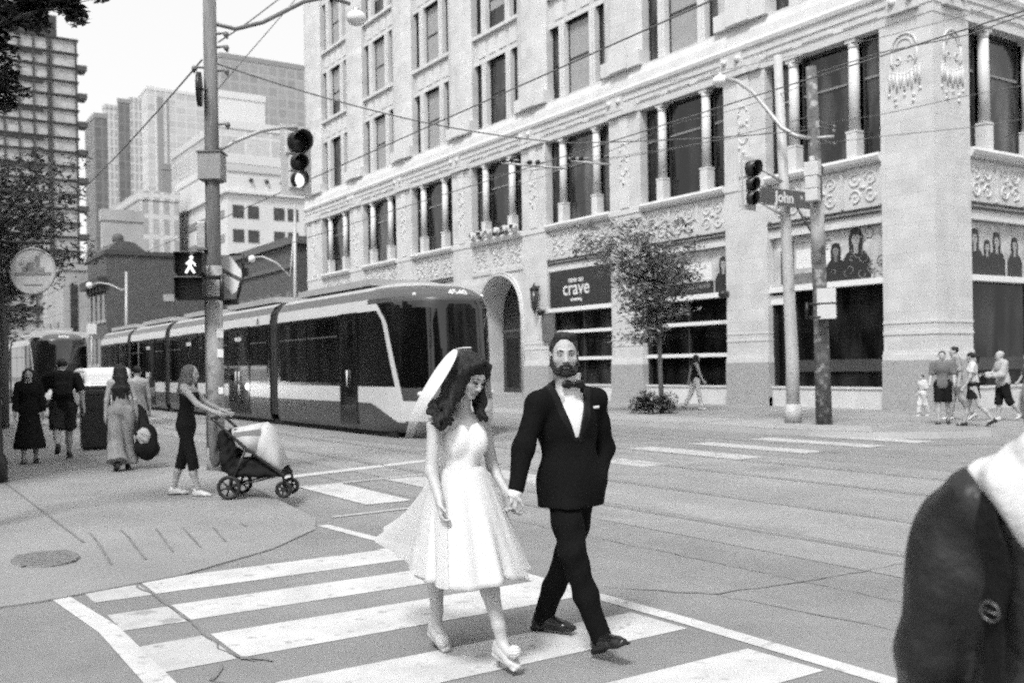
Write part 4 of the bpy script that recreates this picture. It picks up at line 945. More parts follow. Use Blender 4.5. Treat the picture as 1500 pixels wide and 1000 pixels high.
# far end of the street: pale shopfronts
d = corner(112, 62, 92, 128, 395); t = block('shop_row_house', 'pale two-storey building with a dark doorway seen past the round sign', 'building', d, mat('cream_wall', .33, .7, .2, .4)); g = MB(); w_ = d[1]-d[0]; g.box(w_*.28, -.1, 0, w_*.58, .02, d[4]-1.5); g.build('window', fglass, t)
for k in range(3): g = MB(); g.box(-.1, 3+5*k, 1, .02, 6+5*k, 7); g.build('window', fglass, t)
# houses on the near side of the street (outside the picture, they show in the windows opposite)
for i, (ya, yb, h, lab) in enumerate(((13, 27, 9, 'three-storey dark brick corner shop on the near side of the street'), (27, 46, 8, 'low grey rendered shop on the near side of the street'), (46, 80, 10, 'long brown brick shop row on the near side of the street'))):
    t = thing('shop_building', lab, 'building', (-.8, ya, 0)); g = MB(); g.box(-14, 0, 0, 0, yb-ya-.1, h); g.build('wall', brick if i != 1 else mat('grey_render', .16, .7, .15), t)
    for k in range(int((yb-ya)/3.5)):
        for z in (3.6, 6.4): g = MB(); g.box(-.02, .8+k*3.5, z, .06, 2.4+k*3.5, z+1.7); g.build('window', fglass, t)

# blocks behind the camera (outside the picture, they show in the glass opposite; gap left for bright sky reflection)
for i, (x0, x1, y0, y1, h, lab) in enumerate(((-16, -1.2, -60, -13, 10, 'dark brick corner block behind the photographer'), (17.5, 24.5, -60, -9, 12, 'grey stone corner block diagonally across the junction'), (29.0, 46, -60, -9, 12, 'long grey stone block beyond the gap left for sky reflection diagonally across the junction'))):
    t = thing('shop_building', lab, 'building', (x0, y0, 0)); g = MB(); g.box(0, 0, 0, x1-x0, y1-y0, h); g.build('wall', brick if i == 0 else mat('grey_stone', .20, .7, .15, 1), t)
    for k in range(int((x1-x0)/3.4)):
        for z in (1.0, 4.6, 7.6)[:3 if h > 9 else 2]: g = MB(); g.box(.8+k*3.4, y1-y0-.03, z, 2.8+k*3.4, y1-y0+.05, z+2.1); g.build('window', fglass, t)
    for k in range(int((y1-y0)/3.6)):
        for z in (1.0, 4.6, 7.6): 
            g = MB(); xx = (x1-x0) if i == 0 else 0; g.box(xx-.05, .8+k*3.6, z, xx+.05, 2.8+k*3.6, z+2.1); g.build('window', fglass, t)
# ------------------------------------------------------------------ streetcars
M['tram_red'] = mat('tram_main_paint', .070, .28, .05, 2, spec=.5); M['tram_white'] = mat('tram_white_paint', .60, .3, .04, 2); M['tram_black'] = mat('tram_black_band', .010, .2, .2, 3)
M['tram_roof'] = mat('tram_roof', .40, .5, .08, 2); M['tram_glass'] = glass_mat('tram_glass', .008, .03, .85, .01); M['bellows'] = mat('tram_bellows', .035, .8, .2, 10); M['under'] = mat('tram_underside', .008, .8, .2, 6)
M['seat_grey'] = mat('tram_interior', .10, .6, .5, 2.5)
HW = 1.27
SIDE = [(.13, HW-.10), (.22, HW-.03), (.40, HW), (.78, HW), (1.16, HW), (2.92, HW-.015), (3.20, HW-.06), (3.42, HW-.20), (3.52, HW-.38), (3.60, HW-.75), (3.63, 0)]
def halfw(z):
    for (z0, w0), (z1, w1) in zip(SIDE[:-1], SIDE[1:]):
        if z <= z1: return w0+(w1-w0)*(z-z0)/(z1-z0)
    return 0
def tram_module(parent, y0, y1, doors, lower=True):
    """one straight section: body shell, windows, doors"""
    g = MB(); mi = []
    zs = [.13, .22, .40, .78, 1.16, 2.92, 3.20, 3.42, 3.52, 3.60, 3.63]; ms = [0, 0, 0, 1, 2, 1, 0, 3, 3, 3]
    for sd in (-1, 1):
        for i in range(len(zs)-1):
            a, b = halfw(zs[i]), halfw(zs[i+1]); vs = [(sd*a, y0, zs[i]), (sd*a, y1, zs[i]), (sd*b, y1, zs[i+1]), (sd*b, y0, zs[i+1])]
            g.add(vs if sd == 1 else vs[::-1], [(0, 1, 2, 3)], ms[i], i in (6, 7, 8))
    for y, fl in ((y0, False), (y1, True)):
        pts = [(halfw(z), y, z) for z in zs]+[(-halfw(z), y, z) for z in reversed(zs[:-1])]; g.add(pts if not fl else pts[::-1], [tuple(range(len(pts)))], 2)
    g.add([(-1.1, y0, .13), (1.1, y0, .13), (1.1, y1, .13), (-1.1, y1, .13)], [(3, 2, 1, 0)], 2)
    o = g.build('body', [M['tram_red'], M['tram_white'], M['tram_black'], M['tram_roof']], parent)
    edges = [y0+.18]
    for a, b in doors: edges += [a-.08, b+.08]
    edges.append(y1-.18)
    for a, b in zip(edges[::2], edges[1::2]):
        if b-a < .4: continue
        n = max(1, round((b-a)/1.9)); w = (b-a)/n
        for i in range(n):
            for sd in (-1, 1):
                wg = MB(); x = sd*(HW+.004); vs = [(x, a+w*i+.05, 1.24), (x, a+w*(i+1)-.05, 1.24), (x, a+w*(i+1)-.05, 2.84), (x, a+w*i+.05, 2.84)]; wg.add(vs if sd == 1 else vs[::-1], [(0, 1, 2, 3)])
                wg.box(sd*HW, a+w*i+.06, 2.38, sd*(HW+.009), a+w*(i+1)-.06, 2.41, 1)
                wg.build('window', [M['tram_glass'], M['seat_grey']], parent)
    for a, b in doors:
        for sd in (-1, 1):
            dg = MB(); hd = MB(); x0, x1 = sd*(HW-.02), sd*(HW+.014); dg.box(x0, a, .26, x1, b, 2.93, 0)
            dbl = b-a > 1.3; cells = [(a, (a+b)/2), ((a+b)/2, b)] if dbl else [(a, b)]
            for p, q in cells:
                xg = sd*(HW+.017); vs = [(xg, p+.1, .55), (xg, q-.1, .55), (xg, q-.1, 2.75), (xg, p+.1, 2.75)]; dg.add(vs if sd == 1 else vs[::-1], [(0, 1, 2, 3)], 1)
            ys = ((a+b)/2-.16, (a+b)/2+.16) if dbl else ((a+b)/2,)
            for y in ys: hd.cyl((sd*(HW+.05), y, 1.15), (sd*(HW+.05), y, 1.55), .022, None, 6)
            if dbl:
                for y in ys: hd.box(sd*(HW+.018), y-.13, 2.50, sd*(HW+.024), y+.13, 2.62)
            dd = dg.build('door', [M['tram_black'], M['tram_glass']], parent); hd.build('handle', M['frame_white'], dd)
    return o
def tram_nose(parent, y1, number, light=0.0):
    """cab end pointing to -y: y1 is where the straight body begins, tip about 2.3 m ahead"""
    NT, zs = (400 if number == '4540' else 90), [.13+i*(3.63-.13)/330 for i in range(331)] if number == '4540' else [.13+i*(3.63-.13)/90 for i in range(91)]
    tip = [(.13, 2.25), (.3, 2.42), (.6, 2.50), (.95, 2.46), (1.15, 2.40), (2.0, 2.37), (3.0, 2.29), (3.13, 2.27), (3.22, 2.18), (3.36, 1.86), (3.50, 1.25), (3.59, .7), (3.63, .4)]
    def tipd(z):
        for (a, b), (c, d) in zip(tip[:-1], tip[1:]):
            if z <= c: return b+(d-b)*(z-a)/(c-a)
        return .25
    P = []; N = len(zs)
    for z in zs:
        hw = halfw(z) if z < 3.6 else halfw(3.6)*(3.63-z)/.03+.02; D = tipd(z)
        for i in range(NT+1):
            t = math.pi*i/NT; c, s_ = math.cos(t), math.sin(t)
            x = -hw*math.copysign(abs(c)**(.62 if z < 2.9 else .62+.16*min(1, (z-2.9)/.4)), c); y = y1-D*abs(s_)**.82; P.append((x, y, z))
    g = MB(); fs = []; ms = []
    for k in range(N-1):
        for i in range(NT):
            a = k*(NT+1)+i; f = (a, a+NT+1, a+NT+2, a+1); fs.append(f)
            q = [P[j] for j in f]; x = sum(p[0] for p in q)/4; y = y1-sum(p[1] for p in q)/4; z = sum(p[2] for p in q)/4     # y = distance ahead of the body
            ys = 1.50-(z-.8)*.34 if z < 2.5 else .92-(z-2.5)**1.6*1.3                       # centre of the white pillar
            if z > 3.08: m = 0 if z < 3.46 else 3
            elif z > 2.92 and y < ys+.10: m = 1 if z < 3.2 else 0
            elif abs(y-ys) < .085 and z > .78: m = 1
            elif y > ys: m = 2 if z > 1.14 else (0 if z > .84 else (1 if z > .40 else 0))
            elif z > 1.16: m = 2
            else:
                lowb = .78-.42*max(0, min(1, (y-.2)/1.2))**1.2
                m = 1 if z > lowb else 0
            if m == 2 and y > ys: m = 4
            ms.append(m)
    n0 = len(g.v); g.v += P
    for f, m in zip(fs, ms): g.f.append(tuple(j+n0 for j in f)); g.m.append(m); g.sm.append(True)
    g.add([P[i] for i in range(NT+1)], [tuple(range(NT+1))], 2)
    top = (N-1)*(NT+1); g.add([P[top+i] for i in range(NT+1)], [tuple(range(NT+1))], 3)
    o = g.build('cab', [M['tram_red'], M['tram_white'], M['tram_black'], M['tram_roof'], M['tram_glass']], parent)
    hl = mat('headlamp_lit', .8, .2, .02, emit=light) if light else mat('headlamp', .8, .2, .02)
    for q in (-1, 1):
        h = MB(); h.sphere((q*.86, y1-2.02, 1.0), (.13, .10, .07), 0); h.build('headlight', hl, parent)
        h = MB(); h.sphere((q*.88, y1-1.72, 3.22), (.045, .045, .045), 0, 8, 6); h.build('marker_light', M['white'], parent)
    text_mesh('fleet_number', number, .24, (0, y1-2.13, 3.25), (1, 0, 0), (0, .66, .75), M['white'], parent, .012, bold=.004)
    g = MB(); g.tube([(-.2, y1-2.46, 1.15), (-.45, y1-2.40, 1.8)], .016, 6); g.tube([(.35, y1-2.46, 1.15), (.1, y1-2.40, 1.85)], .016, 6); g.build('wiper', M['rubber'], parent)
    return o
def streetcar(label, x, front, segs, number, light=0.0):
    """front = y of the straight body start; segs = list of (y0, y1, doors) in street coordinates"""
    t = thing('streetcar', label, 'streetcar', (x, front, 0)); O = front
    tram_nose(t, 0, number, light); prev = None
    for y0, y1, doors in segs:
        tram_module(t, y0-O, y1-O, [(a-O, b-O) for a, b in doors])
        if prev is not None:
            g = MB(); n = 5; w = (y0-prev)/n
            for i in range(n):
                a = prev-O+w*i; sc_ = .965 if i % 2 == 0 else .93; pts = []
                for z in (.3, 1, 2.9, 3.25, 3.5): pts.append((halfw(z)*sc_, z))
                ring = pts+[(-p, z) for p, z in reversed(pts)]; m_ = len(ring)
                g.add([(p, a, z) for p, z in ring]+[(p, a+w, z) for p, z in ring], [(j, m_+j, m_+(j+1) % m_, (j+1) % m_) for j in range(m_)]+[tuple(range(m_)), tuple(reversed(range(m_, 2*m_)))])
            g.build('bellows', M['bellows'], t)
        prev = y1
    for y in [segs[0][0]+1.6]+[ (s_[0]+s_[1])/2 for s_ in segs[1:]]:
        g = MB(); g.box(-1.0, y-O-1.1, .05, 1.0, y-O+1.1, .13)
        for a in (-.75, .75):
            for q in (-.745, .745): g.cyl((q-.06, y-O+a, .31), (q+.06, y-O+a, .31), .30, None, 14)
        g.build('bogie', M['under'], t)
    g = MB()
    for y0, y1, _ in segs: g.box(-.85, y0-O+.6, 3.6, .85, y1-O-.6, 3.76)
    g.build('roof_housing', M['tram_roof'], t)
    g = MB(); g.box(-1.12, -1.2, .02, 1.12, segs[-1][1]-O, .16); g.build('underframe', M['under'], t)
    e = segs[-1][1]-O; g = MB(); g.box(-1.15, e, .3, 1.15, e+.5, 3.2, 0); g.box(-1.0, e+.5, 1.3, 1.0, e+.52, 2.9, 1); g.build('rear_end', [M['tram_red'], M['tram_glass']], t)
    return t
TX = 11.23
trm = streetcar('long low-floor streetcar with five sections, white bands and dark glass, passing the arched entrance', TX, 21.5,
    [(21.5, 27.5, [(22.0, 23.05)]), (28.15, 34.0, [(29.95, 32.0)]), (34.65, 39.4, [(35.6, 37.6)]), (40.1, 46.1, [(41.7, 43.7)]), (46.7, 52.6, [(48.5, 49.5)])], '4540')
t2 = streetcar('second streetcar far down the street facing us with bright headlights', 7.85, 52.0, [(52.0, 58.0, [(52.6, 53.6)]), (58.7, 64.5, [(60, 62)])], '4436', 6.0)
g = MB(); g.box(-1.2, -1.62, 3.25, 1.2, -.4, 3.52); g.build('destination_box', M['tram_white'], t2)
# small white wheelchair sticker and emblem on the long streetcar
g = MB(); x = -(HW+.006); g.box(x-.004, 22.35-21.5, 2.08, x, 22.62-21.5, 2.5); g.build('sticker', M['tram_white'], trm)
g = MB(); g.torus((-(HW-.02), 28.9-21.5+.3, 3.06), (-1, 0, .12), .07, .015, 0, 12, 5); g.box(-(HW-.005), 29.1-21.5, 2.97, -(HW-.025), 29.3-21.5, 3.0); g.build('emblem', mat('emblem_grey', .2, .5), trm)
# white car coming behind the walkers
def car(label, x, y, rz, paint_):
    t = thing('car', label, 'car', (x, y, 0), rz); g = Solid(.03)
    g.box((0, 0, .62), (.88, 2.15, .30), rnd=.16); g.box((0, .35, 1.08), (.78, 1.35, .36), rnd=.22, k=.12); g.box((0, -1.5, .78), (.80, .55, .12), rnd=.1, k=.1)
    for q in (-1, 1):
        for yy in (-1.35, 1.35): g.fn(lambda X, Y, Z, q=q, yy=yy: np.maximum(np.sqrt((Y-yy)**2+(Z-.32)**2)-.38, .6-X*q)+0*X, (-1.1, yy-.5, 0), (1.1, yy+.5, .8), 0, 0, 's')
    g.build('body', paint_, t)
    w = MB(); w.add([(-.62, -1.02, .98), (.62, -1.02, .98), (.56, -.72, 1.36), (-.56, -.72, 1.36)], [(0, 1, 2, 3)]); ws = w.build('windscreen', M['tram_glass'], t)
    for q in (-1, 1):
        w = MB(); vs = [(q*.795, -.75, 1.0), (q*.795, 1.45, 1.0), (q*.76, 1.2, 1.36), (q*.76, -.55, 1.36)]; w.add(vs if q > 0 else vs[::-1], [(0, 1, 2, 3)]); w.build('side_window', M['tram_glass'], t)
        w = MB(); w.sphere((q*.62, -2.12, .80), (.19, .08, .12)); w.build('headlight', mat('car_headlamp_lit', .8, .2, .02, emit=14), t)
        for yy in (-1.35, 1.35):
            w = MB(); w.torus((q*.78, yy, .32), (1, 0, 0), .235, .085, 0, 20, 8, up=(0, 1, 0)); wh = w.build('wheel', M['rubber'], t); w = MB(); w.cyl((q*.72, yy, .32), (q*.84, yy, .32), .19); w.build('rim', M['steel'], wh)
    return t
cr = car('white car with its headlights on, in front of the second streetcar', 7.30, 38.0, 0, mat('car_white', .75, .25, .03)); cr.scale = (1.0, 1.0, 1.22)
# ------------------------------------------------------------------ poles, signals, signs
wood = mat('weathered_wood_pole', .14, .8, .55, 7, .8, 40, stretch=(1, 1, .12)); metal_l = mat('pale_pole_paint', .44, .5, .14, 4, spots=(5, .62, .28))
sig_y = mat('signal_housing', .55, .5, .06, 6); dimlens = mat('dark_lens', .015, .25, .2, 8); lit = mat('lit_lens', .6, .3, .02, emit=.5); litw = mat('lit_walk_symbol', .8, .3, .02, emit=.6)
def signal(label, loc, rz, on=None, sizes=(.16, .11, .11), back=None, tilt=0.0):
    """three-lamp head facing its own -y, hung at loc (top centre)"""
    t = thing('traffic_signal', label, 'traffic light', loc, rz); z = 0; g = MB(); vg = []
    for i, r in enumerate(sizes):
        h = r*2.35; g.box(-r*1.2, -.02, z-h, r*1.2, .20, z-.008, 0); c = z-h/2; zc = c
        l = MB(); l.lathe([(r, 0), (r*.8, .03), (.01, .045)], n=18); lo = l.build('lens', lit if on == i else dimlens, t); lo.matrix_local = Matrix.Translation((0, -.03, zc)) @ Matrix.Rotation(math.pi/2, 4, 'X')
        v = MB(); n = 18; L = r*1.75; ang = [math.radians(-62+i_*(304/n)) for i_ in range(n+1)]      # open at the bottom
        vs = []
        for rr in (r*1.06, r*1.13):
            for y in (-.02, -L): vs += [(rr*math.cos(a_), y+(0 if y > -.1 else .32*r*(1-math.sin(a_))), zc+rr*math.sin(a_)) for a_ in ang]
        m = n+1; fs = []
        for k in range(n): fs += [(k, k+1, m+k+1, m+k), (2*m+k, 3*m+k, 3*m+k+1, 2*m+k+1), (m+k, m+k+1, 3*m+k+1, 3*m+k)]
        v.add(vs, fs, 0, True); v.build('visor', M['black'], t); z -= h
    g.box(-.05, .05, 0, .05, .15, .12, 0)
    bevel(g.build('housing', sig_y, t), .02)
    if back: b = MB(); b.box(-back, .02, z-.1, back, .035, .1); b.build('backplate', sig_y, t)
    return t
PX, PY = 4.42, 14.85
pole = thing('utility_pole', 'weathered wooden utility pole hung with boxes and signals at the near corner', 'pole', (PX, PY, .10))
g = MB(); g.tube([(0, 0, 0), (0, 0, 2.2), (-.0, 0, 4.5), (0, 0, 7.05)], [.118, .112, .105, .095], 14); g.build('shaft', wood, pole)
g = MB(); g.tube([(0, 0, .02), (0, 0, 3.05)], [.124, .119], 16); g.build('sleeve', mat('pole_sleeve', .32, .6, .3, 6, .3, 30, spots=(5, .58, .17)), pole)
g = MB()
for z in (6.45, 6.25, 5.95, 5.1, 4.62): g.torus((0, 0, z), (0, 0, 1), .112, .014, 0, 16, 5)
for z, a in ((6.5, 1), (6.3, 1), (5.95, 1), (5.15, 1), (6.0, -1)): g.tube([Vector((0, 0, z)), Vector((0, 0, z))+RGT*.2*a+Vector((0, 0, .02)), Vector((0, 0, z))+RGT*.26*a-Vector((0, 0, .06))], .02, 6); g.sphere(Vector((0, 0, z))+RGT*.24*a, .045, 0, 8, 6)
g.build('insulators', M['steel_dark'], pole)
g = MB(); g.cyl((0, 0, 0), (0, 0, .35), .15, .14); g.torus((0, 0, 2.9), (0, 0, 1), .125, .02); g.torus((0, 0, 2.95), (0, 0, 1), .125, .012); g.build('band', M['steel'], pole)
g = MB(); q = RGT*-.15
g.tube([Vector((0, 0, .2))-RGT*.13, Vector((0, 0, 3.3))-RGT*.125], .022, 8); g.build('conduit', M['steel_dark'], pole)
g = MB()
for z, w, h in ((1.75, .09, .12), (2.05, .10, .14), (1.2, .07, .1)): g.obox(Vector((0, -.125, z))+RGT*.04, RGT*w/2, FWD*.004, UP*h/2)
g.build('sticker', M['white'], pole)
t = thing('control_box', 'square grey metal box strapped round the wooden pole above head height', 'box', (PX, PY, 4.42)); g = MB(); g.obox((0, 0, .2), RGT*.17, FWD*.16, UP*.20); bevel(g.build('case', mat('grey_box', .27, .5, .06, 5), t), .012); g = MB(); g.obox(Vector((0, 0, -.005)), RGT*.13, FWD*.13, UP*.012); g.obox(Vector((0, 0, .412)), RGT*.19, FWD*.18, UP*.01); g.build('rim', M['steel_dark'], t)
t = thing('switch_box', 'narrow grey metal box low on the wooden pole above the walk signal', 'box', (PX, PY, 3.4)); g = MB(); g.obox(Vector((0, 0, .2))-RGT*.15-FWD*.05, RGT*.06, FWD*.07, UP*.20); bevel(g.build('case', M['steel'], t), .01); g = MB(); g.obox(Vector((0, 0, .0))-RGT*.14-FWD*.05, RGT*.08, FWD*.08, UP*.02); g.build('bracket', M['steel_dark'], t)
# round black sign seen almost edge-on
p = at(292, 131, 14.75); t = thing('round_sign', 'black round sign seen edge-on high on the wooden pole', 'sign', p); g = MB(); g.cyl(-RGT*.03-FWD*.006, RGT*.03+FWD*.006, .25, None, 24); g.build('disc', M['black'], t); g = MB(); g.cyl((0, 0, 0), RGT*.12, .02); g.build('bracket', M['steel_dark'], t)
# pedestrian signal: walking figure lit above, hand dark below
def pedsignal(label, loc, rz, walk, housing):
    t = thing('pedestrian_signal', label, 'pedestrian signal', loc, rz); g = MB()
    for z in (.02, -.34):
        g.box(-.20, 0, z, .20, .16, z+.32, 0); g.box(-.20, -.24, z+.30, .20, 0, z+.32, 0); g.box(-.20, -.20, z+.02, -.185, 0, z+.30, 0); g.box(.185, -.20, z+.02, .20, 0, z+.30, 0)
    bevel(g.build('housing', housing, t), .006)
    g = MB()
    for z in (.02, -.34): g.box(-.18, -.012, z+.02, .18, -.002, z+.30)
    g.build('screen', M['black'], t)
    if walk:
        w = MB(); y = -.02; Z = .05
        w.cyl((.02, y, Z+.225), (.02, y-.004, Z+.225), .028, None, 12)
        for a, b, r in (((.01, .19), (-.005, .10), .026), ((.0, .10), (.06, .0), .019), ((-.005, .10), (-.06, .0), .019), ((.01, .18), (.065, .13), .015), ((.065, .13), (.075, .10), .012), ((.0, .18), (-.055, .13), .015)):
            w.tube([(a[0], y, Z+a[1]), (b[0], y, Z+b[1])], r, 6)
        w.build('walk_symbol', litw, t)
    g = MB(); g.tube([(.1, .12, .0), (.16, .15, 0), (.42, .15, .0)], .03, 8); g.tube([(.1, .12, -.3), (.16, .15, -.3), (.42, .15, -.3)], .03, 8); g.tube([(.42, .15, .04), (.42, .15, -.34)], .032, 8); g.build('bracket', M['black'], t)
    return t
p = at(279, 405, 14.45); pedsignal('pedestrian signal with a lit white walking figure on the wooden pole', p, -.42, True, M['black'])
p = at(338, 402, 15.1); t = thing('traffic_sign', 'tilted white sign with a grey diagonal stripe on the street side of the wooden pole', 'sign', p)
g = MB(); ex = (RGT*.92-FWD*.39).normalized(); en = -(ex.cross(UP)).normalized()*-1; quad_ = [(-.20, .30), (-.20, -.05), (.02, -.30), (.10, -.26), (.22, .02), (-.02, .30)]
g.prism(quad_[::1], (0, 0, 0), ex, UP, FWD, .012, 0); g.prism([(-.2, .12), (-.2, .06), (.17, -.12), (.19, -.06)], -FWD*.003, ex, UP, FWD, .003, 1); g.build('panel', [M['white'], M['steel_dark']], t)
g = MB(); g.tube([Vector((.0, .02, .30)), Vector((.0, .02, .30))+ex*.24, ex*.24], .02, 6); g.tube([ex*.24+UP*.0, ex*.12-UP*.36], .022, 6); g.obox(ex*.27+UP*.02, ex*.05, FWD*.05, UP*.06); g.obox(ex*-.02-UP*.42, ex*.14, FWD*.05, UP*.04); g.tube([ex*.12-UP*.36, ex*.05-UP*.42], .022, 6); g.build('bracket', M['black'], t)
# mast arm with traffic signal, lamp arm
g = MB(); P0 = Vector((PX, PY, .1)); L = lambda v: v-P0
g.tube([L(at(318, 222, 14.9)), L(at(345, 207, 15.0)), L(at(385, 191, 15.2)), L(at(415, 187, 15.4)), L(at(436, 187, 15.5))], .028, 8); g.build('signal_arm', M['steel'], pole)
signal('traffic signal showing its lowest lamp lit, on the arm of the wooden pole', at(434, 193, 15.5), .12, 2, (.155, .112, .112), .26)
lamp = thing('street_lamp', 'street lamp whose curved arm reaches out from the top of the wooden pole', 'street lamp', at(320, 38, 14.85)); O = at(320, 38, 14.85)
g = MB(); g.tube([at(318, 36, 14.85)-O, at(345, 43, 15.0)-O, at(385, 33, 15.4)-O, at(445, 3, 16.0)-O, at(480, -4, 16.4)-O, at(512, 6, 16.7)-O], .032, 8); g.build('arm', M['steel_dark'], lamp)
def lamphead(t, c, s=1.0): 
    g = MB(); g.sphere(c, (.17*s, .17*s, .13*s), 0, 14, 8); g.build('lamp_globe', mat('lamp_globe', .8, .3, .02), t); g = MB(); g.cyl(Vector(c)+UP*.06*s, Vector(c)+UP*.20*s, .10*s, .04*s); g.build('cap', M['steel'], t)
lamphead(lamp, at(522, 27, 16.8)-O)
# far corner poles
mp = thing('metal_pole', 'pale tapered metal pole carrying the street name sign at the far corner', 'pole', (18.48, 16.12, .13)); g = MB(); g.tube([(0, 0, 0), (0, 0, 1.5), (-.08, .05, 4.5), (-.2, .12, 8.7)], [.165, .15, .125, .10], 16); g.build('shaft', metal_l, mp); g = MB(); g.cyl((0, 0, 0), (0, 0, .45), .21, .19); g.build('base', metal_l, mp)
wp = thing('utility_pole', 'mottled wooden utility pole beside the pale metal pole at the far corner', 'pole', (18.52, 15.25, .13)); g = MB(); g.tube([(0, 0, 0), (-.04, 0, 2), (-.10, .03, 5), (-.18, .06, 8.2)], [.19, .17, .15, .12], 14)
g.build('shaft', mat('mottled_wood', .12, .8, .6, 6, .5, 30, spots=(6, .55, .30)), wp); g = MB(); g.tube([(-.075, .02, 3.7), (-.10, .03, 5.2)], [.168, .156], 14); g.build('wrap', mat('pale_wrap', .38, .6, .2, 7, spots=(4, .58, .15)), wp)
g = MB()
for z, r in ((6.6, .16), (5.7, .17), (7.4, .15), (3.5, .19)): g.torus((-.14, .05, z), (0, 0, 1), r, .02)
for z in (6.6, 7.0, 6.9): g.tube([(-.14, .05, z), (.5, .0, z-.1)], .018, 6); g.sphere((.5, 0, z-.1), .05, 0, 8, 5)
g.build('insulators', M['steel_dark'], wp)
dM = 23.6
xa = onY(1110, 288, 16.0).x; xb = onY(1190, 292, 16.0).x; zt = onY(1110, 276, 16.0).z; zb = onY(1110, 297, 16.0).z
t = thing('street_sign', 'dark street name sign reading John St on the pale metal pole', 'street sign', ((xa+xb)/2, 15.93, (zt+zb)/2)); g = MB(); hw = (xb-xa)/2; hh = (zt-zb)/2
g.box(-hw, 0, -hh, hw, .02, hh); bevel(g.build('panel', mat('street_sign_blue', .10, .4, .05, 5), t), .008); text_mesh('lettering', 'John', hh*2.1, (-.12, -.004, .0), (1, 0, 0), (0, 0, 1), M['white'], t, .002, bold=.012); text_mesh('lettering', 'St', hh*.75, (hw*.50, -.004, hh*.30), (1, 0, 0), (0, 0, 1), M['white'], t, .002, bold=.003)
g = MB()
for z in (hh+.02, -hh-.02): g.box(-hw*.9, .0, z-.015, hw*.9, .03, z+.015)
g.tube([(hw*.35, .03, -hh), (hw*.9, .05, -hh-.55)], .03, 6); g.build('bracket', M['steel_dark'], t)
ps = at(1097, 236, dM-.1); signal('traffic signal with all lamps dark, hung left of the street name sign', ps, .1, None, (.17, .14, .14), .27)
g = MB(); Q0 = Vector((18.48, 16.12, .13)); g.tube([Vector((-.15, .0, onY(1150, 268, 16.1).z-.13)), ps+Vector((0, .1, .04))-Q0], .035, 8); g.tube([Vector((-.15, .0, onY(1150, 268, 16.1).z-.93)), ps+Vector((.1, .1, -.8))-Q0], .03, 8); g.build('signal_arm', metal_l, mp)
signal('traffic signal seen from behind on the mottled wooden pole, turned towards the side street', at(1192, 238, 22.6), 1.9, None, (.14, .12, .12))
# walk signal on the mottled pole
p = at(1211, 445, 22.4); pedsignal('pale pedestrian signal on the mottled wooden pole, facing along the wide street', p, 2.2, False, sig_y)
l2 = thing('street_lamp', 'street lamp whose curved arm rises from the mottled wooden pole', 'street lamp', at(1188, 203, 22.8)); O = at(1188, 203, 22.8)
g = MB(); g.tube([at(1188, 203, 22.8)-O, at(1165, 199, 22.9)-O, at(1145, 187, 23.1)-O, at(1125, 162, 23.4)-O, at(1103, 135, 23.8)-O, at(1080, 119, 24.2)-O, at(1062, 115, 24.5)-O], .05, 8); g.tube([at(1188, 203, 22.8)-O, at(1222, 200, 22.6)-O], .035, 8); g.build('arm', M['steel'], l2); lamphead(l2, at(1055, 119, 24.6)-O, 1.15)
# thin street lamps further along the wide street
def farlamp(label, x, ybase, ytop, d, armpx, headpx):
    b = at(x, ybase, d); tp = at(x, ytop, d); t = thing('street_lamp', label, 'street lamp', (b.x, b.y, .12)); O = Vector((b.x, b.y, .12))
    g = MB(); g.cyl((0, 0, 0), tp-O, .11, .07, 10); g.build('pole', M['steel'], t); g = MB(); g.tube([at(x, ytop+25, d)-O]+[at(px, py, d)-O for px, py in armpx], .05, 6); g.build('arm', M['steel'], t)
    g = MB(); c = at(*headpx, d)-O; g.sphere(c, .2, 0, 10, 7); g.build('lamp_globe', mat('lamp_globe', .8, .3, .02), t)
farlamp('thin street lamp in front of the dark brick building', 185, 560, 398, 62, [(178, 425), (160, 416), (145, 414), (134, 417)], (131, 418))
farlamp('thin pale street lamp in front of the low brick warehouse', 432, 560, 300, 52, [(425, 405), (405, 385), (385, 376), (372, 377)], (369, 379))
p = at(134, 482, 46); t = thing('square_sign', 'small white square sign on a thin post beside the long streetcar', 'sign', (p.x, p.y, .12)); g = MB(); g.cyl((0, 0, 0), (0, 0, p.z+.1), .035); g.build('post', M['steel'], t); g = MB(); g.obox((0, -.05, p.z-.12), (.21, 0, 0), (0, .01, 0), (0, 0, .23)); bevel(g.build('panel', M['white'], t), .004)
# black post and round hanging shop sign at the near side
t = thing('lamp_post', 'slim black post at the edge of the near pavement carrying the round sign', 'post', (1.52, 15.2, .12)); g = MB(); g.lathe([(.14, 0), (.14, .3), (.09, .4), (.075, 1.2), (.065, 4.6), (.09, 4.65), (.03, 4.8)], n=14); g.build('shaft', M['black'], t)
c = at(48, 397, 13.9); sgn = thing('hanging_sign', 'round white hanging sign with a faint grey building drawn on it', 'sign', c); en = -(RGT*-.10+FWD).normalized(); ex = en.cross(UP)*-1; ex = ex.normalized()
g = MB(); g.cyl(FWD*.03, -FWD*.0, .315, None, 36); g.build('disc', mat('sign_white', .52, .5, .1, 7), sgn)
g = MB(); g.torus((0, 0, 0), FWD, .315, .014, 0, 36, 6); g.build('rim', mat('sign_rim', .35, .5), sgn)
g = MB(); 
for x0, z0, x1, z1 in ((-.24, -.06, .26, -.02), (-.15, -.02, .16, .05), (-.08, .05, .02, .12), (.04, .05, .10, .21), (-.12, -.20, .14, -.185), (-.19, .09, -.13, .12), (-.1, -.01, -.06, .08)): g.obox(RGT*(x0+x1)/2+UP*(z0+z1)/2-FWD*.004, RGT*(x1-x0)/2, FWD*.003, UP*(z1-z0)/2)
g.build('drawing', mat('sign_drawing', .24, .6, .25, 12), sgn)
